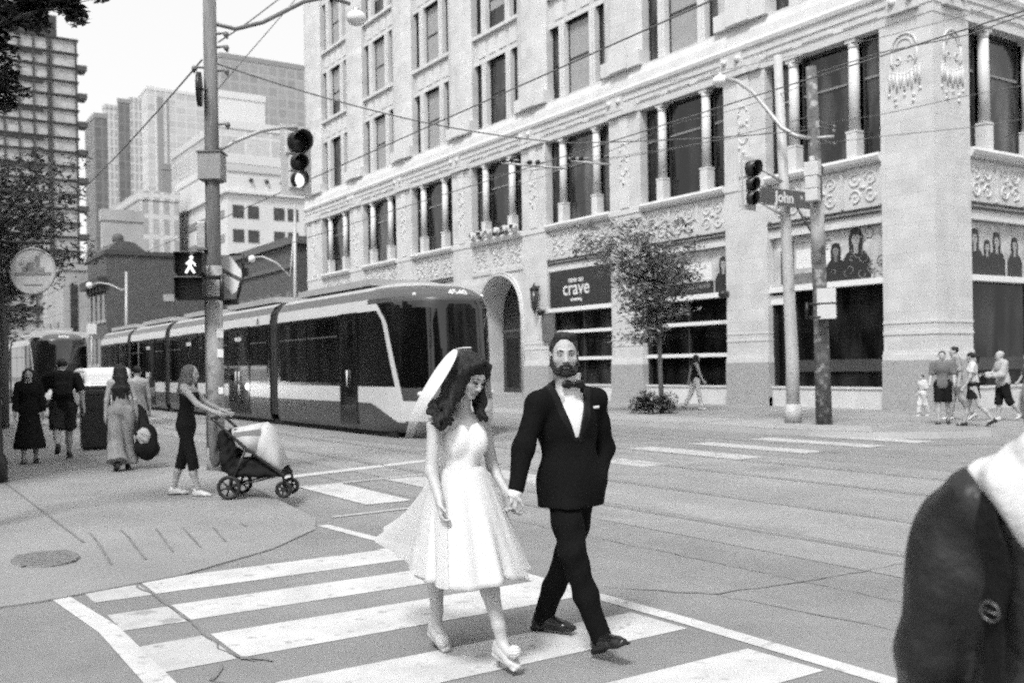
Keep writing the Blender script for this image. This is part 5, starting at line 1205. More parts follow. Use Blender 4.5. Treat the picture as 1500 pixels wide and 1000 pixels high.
O = c; g = MB(); g.tube([Vector((1.52, 15.2, c.z+.38))-O, (RGT*.30+UP*.38)], .02, 6); g.tube([RGT*.2+UP*.38, RGT*.2+UP*.24], .008, 5); g.tube([-RGT*.2+UP*.38, -RGT*.2+UP*.24], .008, 5); g.build('bracket', M['black'], sgn)
# litter bin
t = thing('litter_bin', 'tall black litter bin on the near pavement behind the walkers', 'bin', (3.75, 20.4, .12), -.1); g = MB(); g.box(-.26, -.26, .05, .26, .26, 1.05, 0); bevel(g.build('body', M['black'], t), .02); g = MB(); g.box(-.28, -.28, 1.05, .28, .28, 1.15); g.box(-.24, -.24, 1.15, .24, .24, 1.22); bevel(g.build('lid', mat('bin_lid', .02, .5), t), .02); g = MB(); g.box(-.18, -.275, .78, .18, -.262, .95); g.build('slot', M['under'], t)
g = MB(); g.box(-.22, -.22, 0, .22, .22, .05); g.build('foot', M['rubber'], t)
# ------------------------------------------------------------------ wires
def wire(label, pts, r=.012, sag=0.0, name='overhead_wire', grp='tram and lighting wires over the street'):
    P = []
    for a, b in zip(pts[:-1], pts[1:]):
        a = Vector(a); b = Vector(b)
        for i in range(16): t_ = i/16; P.append(a+(b-a)*t_-UP*sag*4*t_*(1-t_))
    P.append(Vector(pts[-1])); g = MB(); g.tube(P, r, 5); o = g.build(name, M['wire']); return tag(o, label, 'wire', grp)
P1 = Vector((PX, PY, 6.2)); P2 = Vector((18.4, 15.3, 6.9))
wire('contact wire above the long streetcar, running the length of the street', [(11.2, -8, 5.6), (11.2, 30, 5.5), (11.2, 90, 5.55)], .011)
wire('contact wire above the nearer pair of rails, running the length of the street', [(7.85, -8, 5.6), (7.85, 30, 5.5), (7.85, 90, 5.55)], .011)
wire('span wire from the wooden pole across to the mottled wooden pole', [P1, (7.85, 14.9, 5.75), (11.2, 15.0, 5.75), P2], .012, .05)
wire('thin wire sloping down from the wooden pole behind the trees', [at(296, 88, 14.8), at(85, 308, 32)], .014, .15)
wire('thin cable rising from the wooden pole past the top of the picture, uppermost', [at(320, 62, 14.8), at(365, 32, 16), at(440, -25, 18)], .012)
wire('thin cable rising from the wooden pole below the lamp arm', [at(320, 130, 14.8), at(365, 78, 16), at(450, -20, 19)], .009)
wire('heavy cable crossing in front of the carved corner pier', [at(1540, 8, 20), at(1419, 51, 21), at(1291, 77, 22), at(1180, 112, 24)], .015)
wire('thin cable just above the heavy cable across the corner pier', [at(1540, -15, 20), at(1419, 22, 21), at(1291, 55, 22), at(930, 130, 30)], .008)
wire('thin cable below the heavy cable across the corner pier, upper of two', [at(1540, 118, 20), at(1419, 140, 21), at(1291, 168, 22), at(700, 262, 40)], .008)
wire('thin cable below the heavy cable across the corner pier, lower of two', [at(1540, 168, 20), at(1419, 187, 21), at(1291, 200, 22), at(1190, 212, 22.8)], .008)
wire('long thin cable across the large windows, from the mottled pole towards the arched entrance', [at(1188, 120, 22.8), at(1000, 178, 26), at(700, 290, 45)], .009, .1)
wire('cable hanging from the mottled pole to the far lamp', [at(1188, 170, 22.8), at(900, 232, 30), at(640, 262, 42)], .009, .1)
for i, (px, py, lab) in enumerate(((738, 235, 'dark wire clamp over the rails, left of a pair of hanging clamps'), (776, 238, 'dark wire clamp, middle one of the three hanging over the rails'), (840, 232, 'dark wire clamp, rightmost of the three hanging over the rails'))):
    c = at(px, py, 20); t = thing('wire_clamp', lab, 'wire fitting', c); g = MB(); g.sphere((0, 0, 0), (.07, .05, .05), 0, 8, 6); g.sphere(RGT*.16, (.06, .05, .05), 0, 8, 6); g.build('insulator', M['black'], t); g = MB(); g.tube([-RGT*.05-UP*.05, RGT*.75-UP*.14], .022, 6); g.tube([-RGT*.1, RGT*.3+UP*.0], .018, 6); g.build('hanger', M['steel'], t)
# ------------------------------------------------------------------ trees
bark = mat('bark', .10, .85, .35, 6, .8, 25, stretch=(1, 1, .2))
def leafmat(name, v):
    m = bpy.data.materials.new(name); m.use_nodes = True; N = m.node_tree.nodes; L = m.node_tree.links; b = N['Principled BSDF']; b.inputs['Roughness'].default_value = .5
    gi = N.new('ShaderNodeNewGeometry'); mr = N.new('ShaderNodeMapRange'); mr.inputs[3].default_value = v*.55; mr.inputs[4].default_value = v*1.5; L.new(gi.outputs['Random Per Island'], mr.inputs[0]); L.new(mr.outputs[0], b.inputs['Base Color'])
    tl = N.new('ShaderNodeBsdfTranslucent'); L.new(mr.outputs[0], tl.inputs[0]); mx = N.new('ShaderNodeMixShader'); mx.inputs[0].default_value = .25; L.new(b.outputs[0], mx.inputs[1]); L.new(tl.outputs[0], mx.inputs[2]); L.new(mx.outputs[0], N['Material Output'].inputs[0]); return m
leaf_a, leaf_b, leaf_c = leafmat('leaves_mid', .24), leafmat('leaves_dark', .085), leafmat('leaves_shrub', .045)
def leaves(g, c, rad, n, size, rr, flat=.5):
    for _ in range(n):
        while True:
            q = Vector((rr.uniform(-1, 1), rr.uniform(-1, 1), rr.uniform(-1, 1)))
            if q.length < 1: break
        p = Vector(c)+Vector((q.x*rad[0], q.y*rad[1], q.z*rad[2])); s_ = size*rr.uniform(.6, 1.3); a = rr.uniform(0, 6.28); tl = rr.uniform(-1, 1)*flat
        d = Vector((math.cos(a), math.sin(a), tl-.25)).normalized(); e = d.cross(Vector((rr.uniform(-.5, .5), rr.uniform(-.5, .5), 1))).normalized()
        g.add([p-d*s_, p-e*s_*.42, p+d*s_, p+e*s_*.42], [(0, 1, 2, 3)])
def tree(label, base, trunk, boughs, leafm, size, n, seed, rad=(.45, .45, .22), r0=.06, group=None):
    """trunk: list of points; boughs: list of (point on the trunk, tip, r); leaves gather in flat sprays along the boughs"""
    t = thing('tree', label, 'tree', base, 0, group); rr = random.Random(seed); O = Vector(base); g = MB(); lf = MB()
    P = [Vector(p)-O for p in trunk]; g.tube(P, [r0*(1-.75*i/(len(P)-1)) for i in range(len(P))], 9)
    for a, b, r in boughs:
        a = Vector(a)-O; b = Vector(b)-O; m = (a+b)/2+Vector((rr.uniform(-.1, .1), rr.uniform(-.1, .1), rr.uniform(.02, .2)))*(b-a).length*.4; path = [a, (a+m)/2+Vector((0, 0, .04)), m, (m+b)/2+Vector((rr.uniform(-.05, .05),)*3), b]
        g.tube(path, [r, r*.8, r*.6, r*.4, r*.15], 6)
        L = (b-a).length; k = max(3, int(L/.34))
        for i in range(k):
            f = .25+.8*(i+rr.random()*.6)/k; p = a+(b-a)*min(f, 1.05)+Vector((rr.gauss(0, .16), rr.gauss(0, .16), rr.gauss(.05, .12)))*L*.35
            q = a+(b-a)*min(f*.85, 1); g.tube([q, p], [r*.3, .004], 4, caps=False)
            leaves(lf, p, tuple(x*rr.uniform(.6, 1.25) for x in rad), int(n*rr.uniform(.6, 1.3)), size, rr)
    g.build('trunk', bark, t); lf.build('crown', leafm, t); return t
# street tree on the far pavement
B = Vector((19.62, 22.02, .13)); d0 = 29.15
tr = lambda px, py, dd=0: at(px, py, d0+dd)
rr = random.Random(3); tips = [(838, 338), (850, 352), (868, 326), (905, 318), (935, 322), (965, 330), (1000, 326), (1018, 345), (1015, 380), (990, 400), (870, 372), (885, 400), (925, 360), (950, 372), (905, 425), (920, 468), (905, 495), (945, 440), (965, 425), (985, 360), (935, 395), (975, 395), (1005, 362), (920, 345), (955, 345), (890, 345), (900, 375), (940, 415), (930, 440), (1025, 385), (912, 490), (935, 488)]
boughs = []
for px, py in tips:
    st_ = min(500, py+75+rr.uniform(0, 40)); boughs.append((tr(967-(508-st_)*.02, st_), tr(px, py, rr.uniform(-1.1, 1.1)), .022))
tree('slender street tree with sparse layered foliage in front of the shop windows', B, [B, tr(968, 560), tr(966, 500), tr(962, 440), tr(955, 390), tr(948, 345)], boughs, leaf_a, .09, 42, 5, rad=(.42, .42, .19), r0=.085)
t = thing('shrub', 'low dark shrub planted round the foot of the slender street tree', 'shrub', B+Vector((-.25, .15, 0))); lf = MB(); rr = random.Random(8)
for i in range(16): leaves(lf, (rr.uniform(-.45, .45), rr.uniform(-.45, .45), rr.uniform(.15, .5)), (.28, .28, .22), 90, .06, rr, 1.0)
lf.build('crown', leaf_c, t); g = MB()
for i in range(8): g.tube([(rr.uniform(-.3, .3), rr.uniform(-.3, .3), 0), (rr.uniform(-.45, .45), rr.uniform(-.45, .45), .5)], [.015, .006], 5)
g.build('stems', bark, t)
# trees on the near pavement, to the left
def big(label, base, h, spread, leafm, size, n, seed, zlo, rad, count=26):
    rr = random.Random(seed); b = Vector(base); tk = [b, b+Vector((.05, 0, h*.3)), b+Vector((-.05, .05, h*.6)), b+Vector((0, 0, h*.9))]; bo = []
    for i in range(count):
        a = i*2.399+rr.uniform(-.3, .3); z = zlo+(h-zlo)*(i/count); r = spread*math.sqrt(max(.08, 1-((z-(zlo+h)/2)/((h-zlo)/2+.3))**2))*rr.uniform(.6, 1.05)
        bo.append((b+Vector((0, 0, max(zlo*.8, z-.35*r-.3))), b+Vector((r*math.cos(a), r*math.sin(a), z)), .035))
    return tree(label, base, tk, bo, leafm, size, n, seed, rad, .14)
big('bushy street tree on the near pavement in front of the balconied apartment tower', (3.2, 30, .12), 7.6, 2.7, leaf_b, .10, 46, 12, 4.1, (.6, .6, .35), 30)
big('dark street tree further along the near pavement, behind the round sign', (3.3, 38, .12), 6.6, 2.2, leaf_b, .11, 46, 14, 2.7, (.6, .6, .35), 26)
B = Vector((.35, 10.2, .12)); T = lambda px, py, d: at(px, py, d); bo = []
for px, py, d in ((60, -8, 9.3), (100, 2, 9.4), (125, -2, 9.5), (150, -14, 9.5), (172, -16, 9.5), (105, 12, 9.3), (135, 0, 9.4), (8, 28, 9.0), (0, 60, 9.2), (22, 95, 9.2), (28, 135, 9.3), (5, 100, 9.2), (10, 150, 9.2), (0, 10, 9.2), (30, 5, 9.3), (-40, 120, 9.1), (-60, 40, 9), (-30, 190, 9.2), (-80, 150, 9), (80, -60, 9.3), (20, -70, 9.2), (120, -80, 9.6), (-60, -60, 9.3), (-120, -20, 9), (-150, 100, 9.3), (60, 4, 9.4), (12, 84, 9.2), (20, 115, 9.2)):
    bo.append((at(-70, min(py+60, 150), 9.2), at(px, py, d), .02))
tree('dark leafy tree at the near corner, its twigs hanging in at the top left', B, [B, at(-95, 400, 9.5), at(-85, 200, 9.3), at(-70, 60, 9.2), at(-60, -60, 9.2)], bo, leafmat('leaves_near', .028), .045, 120, 21, rad=(.15, .15, .10), r0=.12)
# ------------------------------------------------------------------ the couple on the crossing
from mathutils.bvhtree import BVHTree
suit = mat('tuxedo_cloth', .0065, .9, .25, 60, .15, 300, spec=.08); satin = mat('black_satin', .006, .45, .15, 8, spec=.3); shirtm = mat('white_shirt', .72, .6, .04, 12); leather = mat('polished_black_leather', .012, .22, .2, 6)
def lapel_mat():
    m = suit.copy(); m.name = 'tuxedo_cloth_with_satin_lapels'; N = m.node_tree.nodes; L = m.node_tree.links; a = N.new('ShaderNodeAttribute'); a.attribute_name = 'lapel'
    r = N.new('ShaderNodeMapRange'); r.inputs[1].default_value = .003; r.inputs[2].default_value = -.003; L.new(a.outputs['Fac'], r.inputs[0])
    b2 = N.new('ShaderNodeBsdfPrincipled'); b2.inputs['Base Color'].default_value = (.008, .008, .008, 1); b2.inputs['Roughness'].default_value = .5; b2.inputs['Specular IOR Level'].default_value = .15
    mx = N.new('ShaderNodeMixShader'); L.new(r.outputs[0], mx.inputs[0]); L.new(N['Principled BSDF'].outputs[0], mx.inputs[1]); L.new(b2.outputs[0], mx.inputs[2]); L.new(mx.outputs[0], N['Material Output'].inputs[0]); return m
suit_lapel = lapel_mat()
gown_top = mat('ivory_bodice_brightened', .86, .5, .03, 8, .1, 60); gown = mat('ivory_satin_dimmed', .60, .42, .04, 6, .08, 50); tulle = sheer_mat('tulle', .80, .74); veilm = mat('veil_layers', .90, .8, .03, 12, trans=0); veil2 = sheer_mat('veil_net_thin', .75, .20); beardm = mat('black_beard', .018, .6, .5, 60, .9, 120)  # bodice brightened and skirt dimmed in colour to even out their light
def surf(o, px, py):
    """point on object o under a photo pixel, world space"""
    mw = o.matrix_world if not o.parent else o.parent.matrix_world @ o.matrix_local; bm_ = BVHTree.FromPolygons([mw @ v.co for v in o.data.vertices], [tuple(p.vertices) for p in o.data.polygons])
    h = bm_.ray_cast(Vector((0, 0, EYE)), ray(px, py)); return h[0], h[1]
def frame(root):
    bpy.context.view_layer.update(); inv = root.matrix_world.inverted()
    return lambda px, py, d: np.array(inv @ at(px, py, d)), (lambda p: np.array(inv @ Vector(p)))
# groom
G = thing('person', 'bearded man in a black tuxedo and bow tie striding over the crossing', 'person', (3.40, 4.57, 0), math.pi); T, LW = frame(G)
J = dict(hR=T(822, 704, 5.645), hL=T(853, 702, 5.72), kR=T(839, 812, 5.46), kL=T(831, 812, 5.84), aR=T(879, 927, 5.40), aL=T(797, 898, 5.98), nk=T(829, 566, 5.71), sR=T(787, 592, 5.61), sL=T(871, 586, 5.79), eR=T(767, 655, 5.52), eL=T(885, 655, 5.86), wR=T(755, 719, 5.44), wL=T(876, 702, 5.72), hd=T(826, 519, 5.66))
yaw = math.radians(29); HB = basis((math.sin(yaw), math.cos(yaw), -.05)); tb = basis((math.sin(.22), math.cos(.22), 0))
s = Solid(.0055); head(s, J['hd'], HB, .99)
ch, wa = T(831, 626, 5.70), T(835, 684, 5.68)
s.cap(J['nk']+V3(0, 0, -.03), J['hd']-HB[2]*.07-HB[1]*.015, .064, .060, .03); s.cap(J['sR'], J['sL'], .055, None, .04); s.ell(ch, (.15, .10, .19), tb, .05); s.ell(wa, (.145, .10, .16), tb, .05)
s.cap(J['hR'], J['hL'], .07, None, .05)
for q in 'RL':
    s.chain([J['h'+q], J['k'+q], J['a'+q]], [.070, .052, .038], .03); s.chain([J['s'+q], J['e'+q], J['w'+q]], [.050, .040, .027], .02)
    s.cap(J['a'+q], J['a'+q]+V3(0, .02, -.04), .032, .028, .02)
hand(s, J['wR'], LW(at(751, 750, 5.42))-J['wR'], (-.8, .1, .1), (0, 1, 0), .98, 1.0); hand(s, J['wL'], (.62, .10, -.75), (.7, .2, 0), (0, 1, 0), .95, .45)
body = s.build('body', [mat('skin_groom', .39, .6, .12, 26, .1, 90), M['eye'], M['iris'], M['lips']], G)
# hair, beard, brows
w = lambda x, y, z: J['hd']+.99*(HB[0]*x+HB[1]*y+HB[2]*z)
h = Solid(.0055); h.ell(w(0, -.012, .036), (.0815, .100, .085), HB, .02); h.cap(w(-.045, .045, .106), w(.04, .035, .112), .020, .018, .03); h.ell(w(0.004, .075, -.028), (.078, .084, .117), HB, .010, 0, 's'); h.ell(w(0, -.01, -.115), (.12, .14, .10), HB, .015, 0, 's')
h.build('hair', M['hair_dark'], G, folds(.0022, 70, 40, 25, 2))
b = Solid(.005); b.ell(w(0, .036, -.080), (.056, .057, .043), HB, .02); b.ell(w(0, .066, -.098), (.038, .034, .030), HB, .02)
for q in (-1, 1): b.chain([w(.072*q, .012, -.01), w(.066*q, .026, -.06), w(.045*q, .06, -.095)], [.010, .017, .022], .015); b.chain([w(.0, .108, -.055), w(.026*q, .098, -.060), w(.034*q, .088, -.082)], [.009, .009, .011], .008)

for q in (-1, 1): b.ell(w(.040*q, .070, -.016), (.034, .060, .048), HB, .012, 0, 's')
b.ell(w(0, .085, .0), (.04, .06, .046), HB, .008, 0, 's'); b.ell(w(0, .112, -.068), (.019, .020, .0075), HB, .004, 0, 's')
b.build('beard', beardm, G, folds(.003, 120, 110, 100, 4))
e = Solid(.004)
for q in (-1, 1): e.chain([w(.015*q, .094, .021), w(.032*q, .092, .025), w(.050*q, .080, .019)], [.0045, .0052, .003], .004)
e.build('eyebrows', M['hair_dark'], G)
# shirt with collar and cuffs, bow tie
s = Solid(.007); s.ell(ch, (.163, .118, .20), tb, .05); s.ell(wa, (.155, .112, .15), tb, .05); s.cap(J['nk']+V3(0, .0, -.05), J['nk']+V3(0, .022, .075), .080, .073, .03)
d_ = (J['wR']-J['eR']); d_ /= np.linalg.norm(d_); cf = Solid(.006); cf.cap(J['wR']-d_*.03, J['wR']+d_*.012, .039, .040, .004); cf.build('shirt_cuff', shirtm, G)
for q in (-1, 1): s.cap(J['nk']+tb[1]*.085+tb[0]*.02*q+V3(0, 0, .048), J['nk']+tb[1]*.090+tb[0]*.058*q+V3(0, 0, .012), .014, .010, .008)
s.fn(lambda X, Y, Z: (J['nk'][2]+.078-Z)+0*X+0*Y, (-.1, -.15, J['nk'][2]), (.15, .15, J['nk'][2]+.2), 0, 0, 's')
zs_ = T(849, 648, 5.56)[2]; s.fn(lambda X, Y, Z: (Z-zs_)+0*Y+0*X, (-.6, -.6, zs_-.6), (.6, .6, zs_), 0, 0, 's')
shirt = s.build('shirt', shirtm, G, folds(.0015, 30, 30, 12, 6))
bt = Solid(.0045); c = J['nk']+tb[1]*.106+V3(0, 0, .014); r_ = HB[0]*.5+tb[0]*.5
for q in (-1, 1): bt.chain([c+r_*.006*q, c+r_*.028*q+V3(0, 0, .001), c+r_*.044*q], [.011, .022, .026], .008, flat=(tb[1], .55))
bt.ell(c+tb[1]*.010, (.013, .012, .018), tb, .004); bt.build('bow_tie', satin, G, folds(.002, 90, 90, 60, 3))
# jacket
s = Solid(.0075); s.cap(J['sR'], J['sL'], .060, None, .05); s.cap(J['sR'], J['nk']+V3(.03, -.01, -.005), .052, .058, .05); s.cap(J['sL'], J['nk']+V3(-.03, -.01, -.005), .052, .058, .05)
s.ell(ch, (.185, .130, .205), tb, .05); s.ell(wa, (.180, .126, .16), tb, .06); s.ell(T(836, 712, 5.68), (.192, .152, .14), tb, .06); s.cap(T(836, 712, 5.68), T(836, 765, 5.68), .185, .20, .05, flat=(tb[1], .80))

for q in 'RL': s.cap(J['h'+q], J['h'+q]*.6+J['k'+q]*.4, .112, .118, .06)
V = T(849, 641, 5.56); xc, fc = V.dot(tb[0]), 0.0; zV, zN = V[2], J['nk'][2]+.03; xN = J['nk'].dot(tb[0]); yN = ch.dot(tb[1])
def vcut(m):
    def f(X, Y, Z):
        t = (Z-zV)/(zN-zV); xl = X*tb[0][0]+Y*tb[0][1]; yl = X*tb[1][0]+Y*tb[1][1]; cx_ = xc+(xN-xc)*t
        return np.maximum(np.maximum(np.abs(xl-cx_)-(.010+.096*np.clip(t, -.2, 1.4))-m*(.4+.6*np.clip(t*3, 0, 1)), (yN+.01)-yl), -(t+m*1.2))
    return f
s.fn(vcut(.0), ch-.35, ch+.4, .006, 0, 's'); 
nk = J['nk']; s.cap(nk+V3(0, .0, -.02), nk+V3(0, .02, .12), .078, .080, .01, 0, 's')
zh = T(836, 738, 5.68)[2]; s.fn(lambda X, Y, Z: (Z-zh)+0*X, (-.6, -.6, zh-.4), (.6, .6, zh+.06), 0, 0, 's')
s.chain([J['sR'], J['eR'], J['wR']-d_*.018], [.067, .058, .046], .04); s.chain([J['sL'], J['eL'], J['wL']], [.067, .058, .047], .04)
jac = s.build('jacket', [suit_lapel], G, folds(.0045, 13, 13, 6, 9)); co_ = np.empty(len(jac.data.vertices)*3, np.float32); jac.data.vertices.foreach_get('co', co_); co_ = co_.reshape(-1, 3)
at_ = jac.data.attributes.new('lapel', 'FLOAT', 'POINT'); at_.data.foreach_set('value', vcut(.046)(co_[:, 0], co_[:, 1], co_[:, 2]).astype(np.float32))
bpy.context.view_layer.update()
def pin(o, px, py, name, mat_, w_, h_, parent, ang=0.0, th=.004):
    p, n = surf(o, px, py)
    if p is None: return
    n = n.normalized(); ex = UP.cross(n).normalized(); ey = n.cross(ex); ex, ey = ex*math.cos(ang)+ey*math.sin(ang), ey*math.cos(ang)-ex*math.sin(ang)
    inv = parent.matrix_world.inverted(); R = inv.to_3x3(); g = MB(); g.obox(inv @ (p+n*th*.4), R @ (ex*w_/2), R @ (ey*h_/2), R @ (n*th)); bevel(g.build(name, mat_, parent), .003)
pin(jac, 873, 596, 'pocket_square', shirtm, .042, .014, G, .06, .006); pin(jac, 850, 645, 'button', satin, .018, .018, G)
# trousers and shoes
s = Solid(.0085); s.ell(T(837, 712, 5.67), (.158, .108, .12), tb, .05)
for q, tw_ in (('R', .066), ('L', .066)):
    k, a = J['k'+q], J['a'+q]; s.chain([J['h'+q], J['h'+q]*.4+k*.6, k], [.092, .084, .074], .04); dn = (a-k)/np.linalg.norm(a-k); s.chain([k, k*.45+a*.55+V3(0, -.012, 0), a+dn*.025], [.074, .066, .060], .03)
s.build('trousers', suit, G, folds(.006, 16, 16, 9, 12))
shoe('shoe', J['aR'], (.02, .93, .33), leather, G, .295, .006, up=(0, -.33, .93)); shoe('shoe', J['aL'], (-.46, .90, .02), leather, G, .295, .006)
# bride
Bd = thing('person', 'bride with long dark curls looking down, in a strapless white gown and short veil', 'person', (2.77, 4.71, 0), math.pi); T, LW = frame(Bd)
J = dict(hR=T(660, 708, 5.40), hL=T(690, 706, 5.52), kR=T(640, 806, 5.62), kL=T(709, 812, 5.28), aR=T(640, 915, 5.66), aL=T(736, 942, 5.24), nk=T(679, 606, 5.47), sR=T(637, 622, 5.35), sL=T(707, 617, 5.56), eR=T(632, 690, 5.30), eL=T(721, 682, 5.60), wR=T(644, 733, 5.22), wL=T(741, 719, 5.47), hd=T(688, 551, 5.40))
yaw = math.radians(-13); pt = math.radians(-27); HB = basis((math.sin(yaw)*math.cos(pt), math.cos(yaw)*math.cos(pt), math.sin(pt)), (-.10, 0, 1)); tb = basis((math.sin(.10), math.cos(.10), 0)); sc = .93
s = Solid(.0065); head(s, J['hd'], HB, sc, True)
ch, wa, hp = T(677, 642, 5.47), T(673, 680, 5.47), T(674, 715, 5.46)
s.cap(J['nk']+V3(0, -.01, -.03), J['hd']-HB[2]*.075-HB[1]*.02, .046, .046, .03); s.cap(J['sR'], J['sL'], .042, None, .04); s.ell(ch, (.122, .085, .14), tb, .05); s.ell(wa, (.090, .073, .10), tb, .05); s.ell(hp, (.118, .095, .11), tb, .05)
for q in (-1, 1): s.ell(ch+tb[0]*.062*q+tb[1]*.046+V3(0, 0, -.014), (.058, .05, .076), tb, .03); s.cap(J['nk']+tb[1]*.035+V3(0, 0, -.04), J['sR' if q > 0 else 'sL']+V3(0, .03, .01), .016, .014, .03)
for q in 'RL':
    s.chain([J['h'+q], J['k'+q]], [.066, .052], .03); k, a = J['k'+q], J['a'+q]; s.chain([k, k*.6+a*.4+V3(0, -.016, 0), k*.2+a*.8, a], [.052, .050, .034, .030], .02); s.chain([J['s'+q], J['e'+q], J['w'+q]], [.041, .033, .021], .02)
    s.cap(a, a+V3(0, .10, -.06), .027, .024, .02); s.cap(a+V3(0, -.02, 0), a+V3(0, -.025, -.03), .024, .022, .015)
hand(s, J['wR'], (.06, .25, -.95), (-.8, .5, 0), (0, 1, 0), .85, .75); hand(s, J['wL'], LW(at(749, 748, 5.45))-J['wL'], (.7, .1, .1), (0, 1, 0), .88, 1.0)
body = s.build('body', [mat('skin_bride', 0.48, 0.5, 0.05, 20), M['eye'], M['iris'], mat('lips_rose', .26, .4, .05)], Bd)
e = Solid(.004)
w = lambda x, y, z: J['hd']+sc*(HB[0]*x+HB[1]*y+HB[2]*z)
for q in (-1, 1): e.chain([w(.014*q, .094, .020), w(.032*q, .092, .026), w(.050*q, .080, .020)], [.0035, .004, .0025], .003); e.chain([w(.016*q, .0945, .0), w(.032*q, .097, -.004), w(.047*q, .086, .0)], [.004, .005, .004], .003)
e.build('lashes_and_brows', M['hair_dark'], Bd)
# hair: cap swept back, long curls over both shoulders
h = Solid(.0065); h.ell(w(0, -.018, .042), np.array((.088, .106, .098))*sc, HB, .02); h.ell(w(0, .088, -.055), np.array((.060, .070, .105))*sc, HB, .015, 0, 's')
rr = random.Random(2)
def lock(pts, r0, curl=.014, n=22, ph=0.0, kids=2):
    for _ in range(kids): lock([np.array(p)+np.array([rr.uniform(-.022, .022) for _i in range(3)])*(0 if i_ == 0 else 1) for i_, p in enumerate(pts)], r0*.45, curl*1.5, n+4, ph+rr.uniform(0, 6), 0)
    r0 *= .80 if kids else 1
    P = [np.array(p) for p in pts]; out = []; rs = []
    for i in range(n+1):
        t = i/n*(len(P)-1); j = min(int(t), len(P)-2); f = t-j; p = P[j]*(1-f)+P[j+1]*f; g_ = i/n; a = ph+g_*11; p = p+curl*g_*(tb[0]*math.cos(a)+tb[1]*math.sin(a)); out.append(p); rs.append(r0*(1-.55*g_**2))
    h.chain(out, rs, .012)
for i, (pts, r) in enumerate((
    ([w(.085, .035, .075), w(.10, .03, .0), T(664, 585, 5.33), T(652, 605, 5.27), T(650, 628, 5.25)], .030), ([w(.08, .0, .08), w(.10, -.02, .0), T(655, 583, 5.36), T(640, 598, 5.30), T(643, 622, 5.26)], .032),
    ([w(.07, -.05, .07), w(.09, -.06, -.01), T(648, 585, 5.42), T(634, 596, 5.34), T(632, 606, 5.28)], .030), ([w(.04, -.08, .05), w(.06, -.09, -.04), T(655, 592, 5.48), T(645, 606, 5.40), T(655, 620, 5.30)], .032),
    ([w(0, -.10, .03), w(.0, -.11, -.08), T(672, 598, 5.58), T(672, 625, 5.60)], .036), ([w(-.06, -.06, .05), w(-.08, -.05, -.03), T(699, 590, 5.55), T(703, 606, 5.53), T(706, 614, 5.48)], .030),
    ([w(-.078, .015, .05), w(-.088, .025, -.02), T(706, 582, 5.46), T(703, 598, 5.42), T(706, 612, 5.42)], .026), ([w(.09, .02, .03), w(.10, .03, -.05), T(660, 590, 5.31), T(648, 612, 5.25), T(641, 626, 5.25)], .024),
    ([w(.0, .05, .115), w(.06, .06, .09), w(.09, .04, .02), T(668, 588, 5.33)], .022), ([w(-.01, .05, .115), w(-.06, .06, .085), w(-.082, .04, .02)], .020))): lock(pts, r, .016, 24, i*1.3)
h.build('hair', M['hair_mid'] if False else mat('dark_brown_hair', .018, .5, .5, 34, .9, 70, spec=.22, stretch=(1, 1, .3)), Bd, folds(.0035, 80, 80, 30, 8))
# bodice
s = Solid(.0065); s.ell(ch, (.137, .100, .152), tb, .05); s.ell(wa, (.108, .092, .115), tb, .05); s.ell(hp, (.138, .115, .13), tb, .05)
for q in (-1, 1): s.ell(ch+tb[0]*.060*q+tb[1]*.047+V3(0, 0, -.020), (.069, .060, .086), tb, .02)
zt = T(675, 628, 5.36)[2]
def necks(X, Y, Z):
    xl = (X-ch[0])*tb[0][0]+(Y-ch[1])*tb[0][1]; yl = (X-ch[0])*tb[1][0]+(Y-ch[1])*tb[1][1]
    top = zt+.030*np.clip(1-np.abs(np.abs(xl)-.062)/.06, 0, 1)**.7-.028*np.clip(1-np.abs(xl)/.02, 0, 1)-.05*np.clip(-yl*10, 0, 1); return top-Z
s.fn(necks, ch-.3, ch+.4, 0, 0, 's'); zw = wa[2]-.06; s.fn(lambda X, Y, Z: (Z-zw)+0*X+0*Y, (-.4, -.4, zw-.3), (.4, .4, zw), 0, 0, 's')
s.build('bodice', gown_top, Bd, folds(.002, 40, 40, 14, 5)); g = MB()
# skirt, pleated and swinging, with the net overskirt blown out behind
def loft(name, rows, m, nseg, thick=None, sub=1, arc=None):
    vs = []; fs = []
    a0, a1 = arc or (0, 2*math.pi); last = nseg-1 if arc else nseg
    for r in rows: vs += [r(a0+(a1-a0)*i/nseg) for i in range(nseg)]
    for k in range(len(rows)-1):
        for i in range(last): a = k*nseg; fs.append((a+i, a+(i+1) % nseg, a+nseg+(i+1) % nseg, a+nseg+i))
    o = link_mesh(name, [tuple(v) for v in vs], fs, m, None, True, Bd)
    if thick: md = o.modifiers.new('thick', 'SOLIDIFY'); md.thickness = thick
    return o
c0 = wa+V3(0, 0, -.01); hemc = T(694, 846, 5.33); NR = 22
def ringf(v, ex_back, grow, seed, zadd=0.0, amp=1.0):
    ce = c0+(hemc-c0)*v; 
    def f(a):
        ca, sa = math.cos(a), math.sin(a)
        R = .122+(.265+grow-.122)*(v**.62); pl = amp*(.075*math.sin(a*8+seed+v*1.2)+.04*math.sin(a*13+2*seed-v))*v**1.1
        x = ca*R*(1+pl); y = sa*(R*(.92 if sa > 0 else 1.0))*(1+pl)
        if y < 0: y -= ex_back*(v**1.25)*(-sa)**1.6; x *= 1-.12*(-sa)*v*(1 if ex_back > .3 else 0)
        z = ce[2]+zadd*v+.018*math.sin(a*4+seed)*v+(.10*(-sa)*v*v if (sa < 0 and ex_back > .3) else 0)
        return np.array((ce[0]+x, ce[1]+y, z))
    return f
loft('skirt', [ringf(i/NR, .10, 0, .6, 0, 1.35) for i in range(NR+1)], gown, 120, .004)
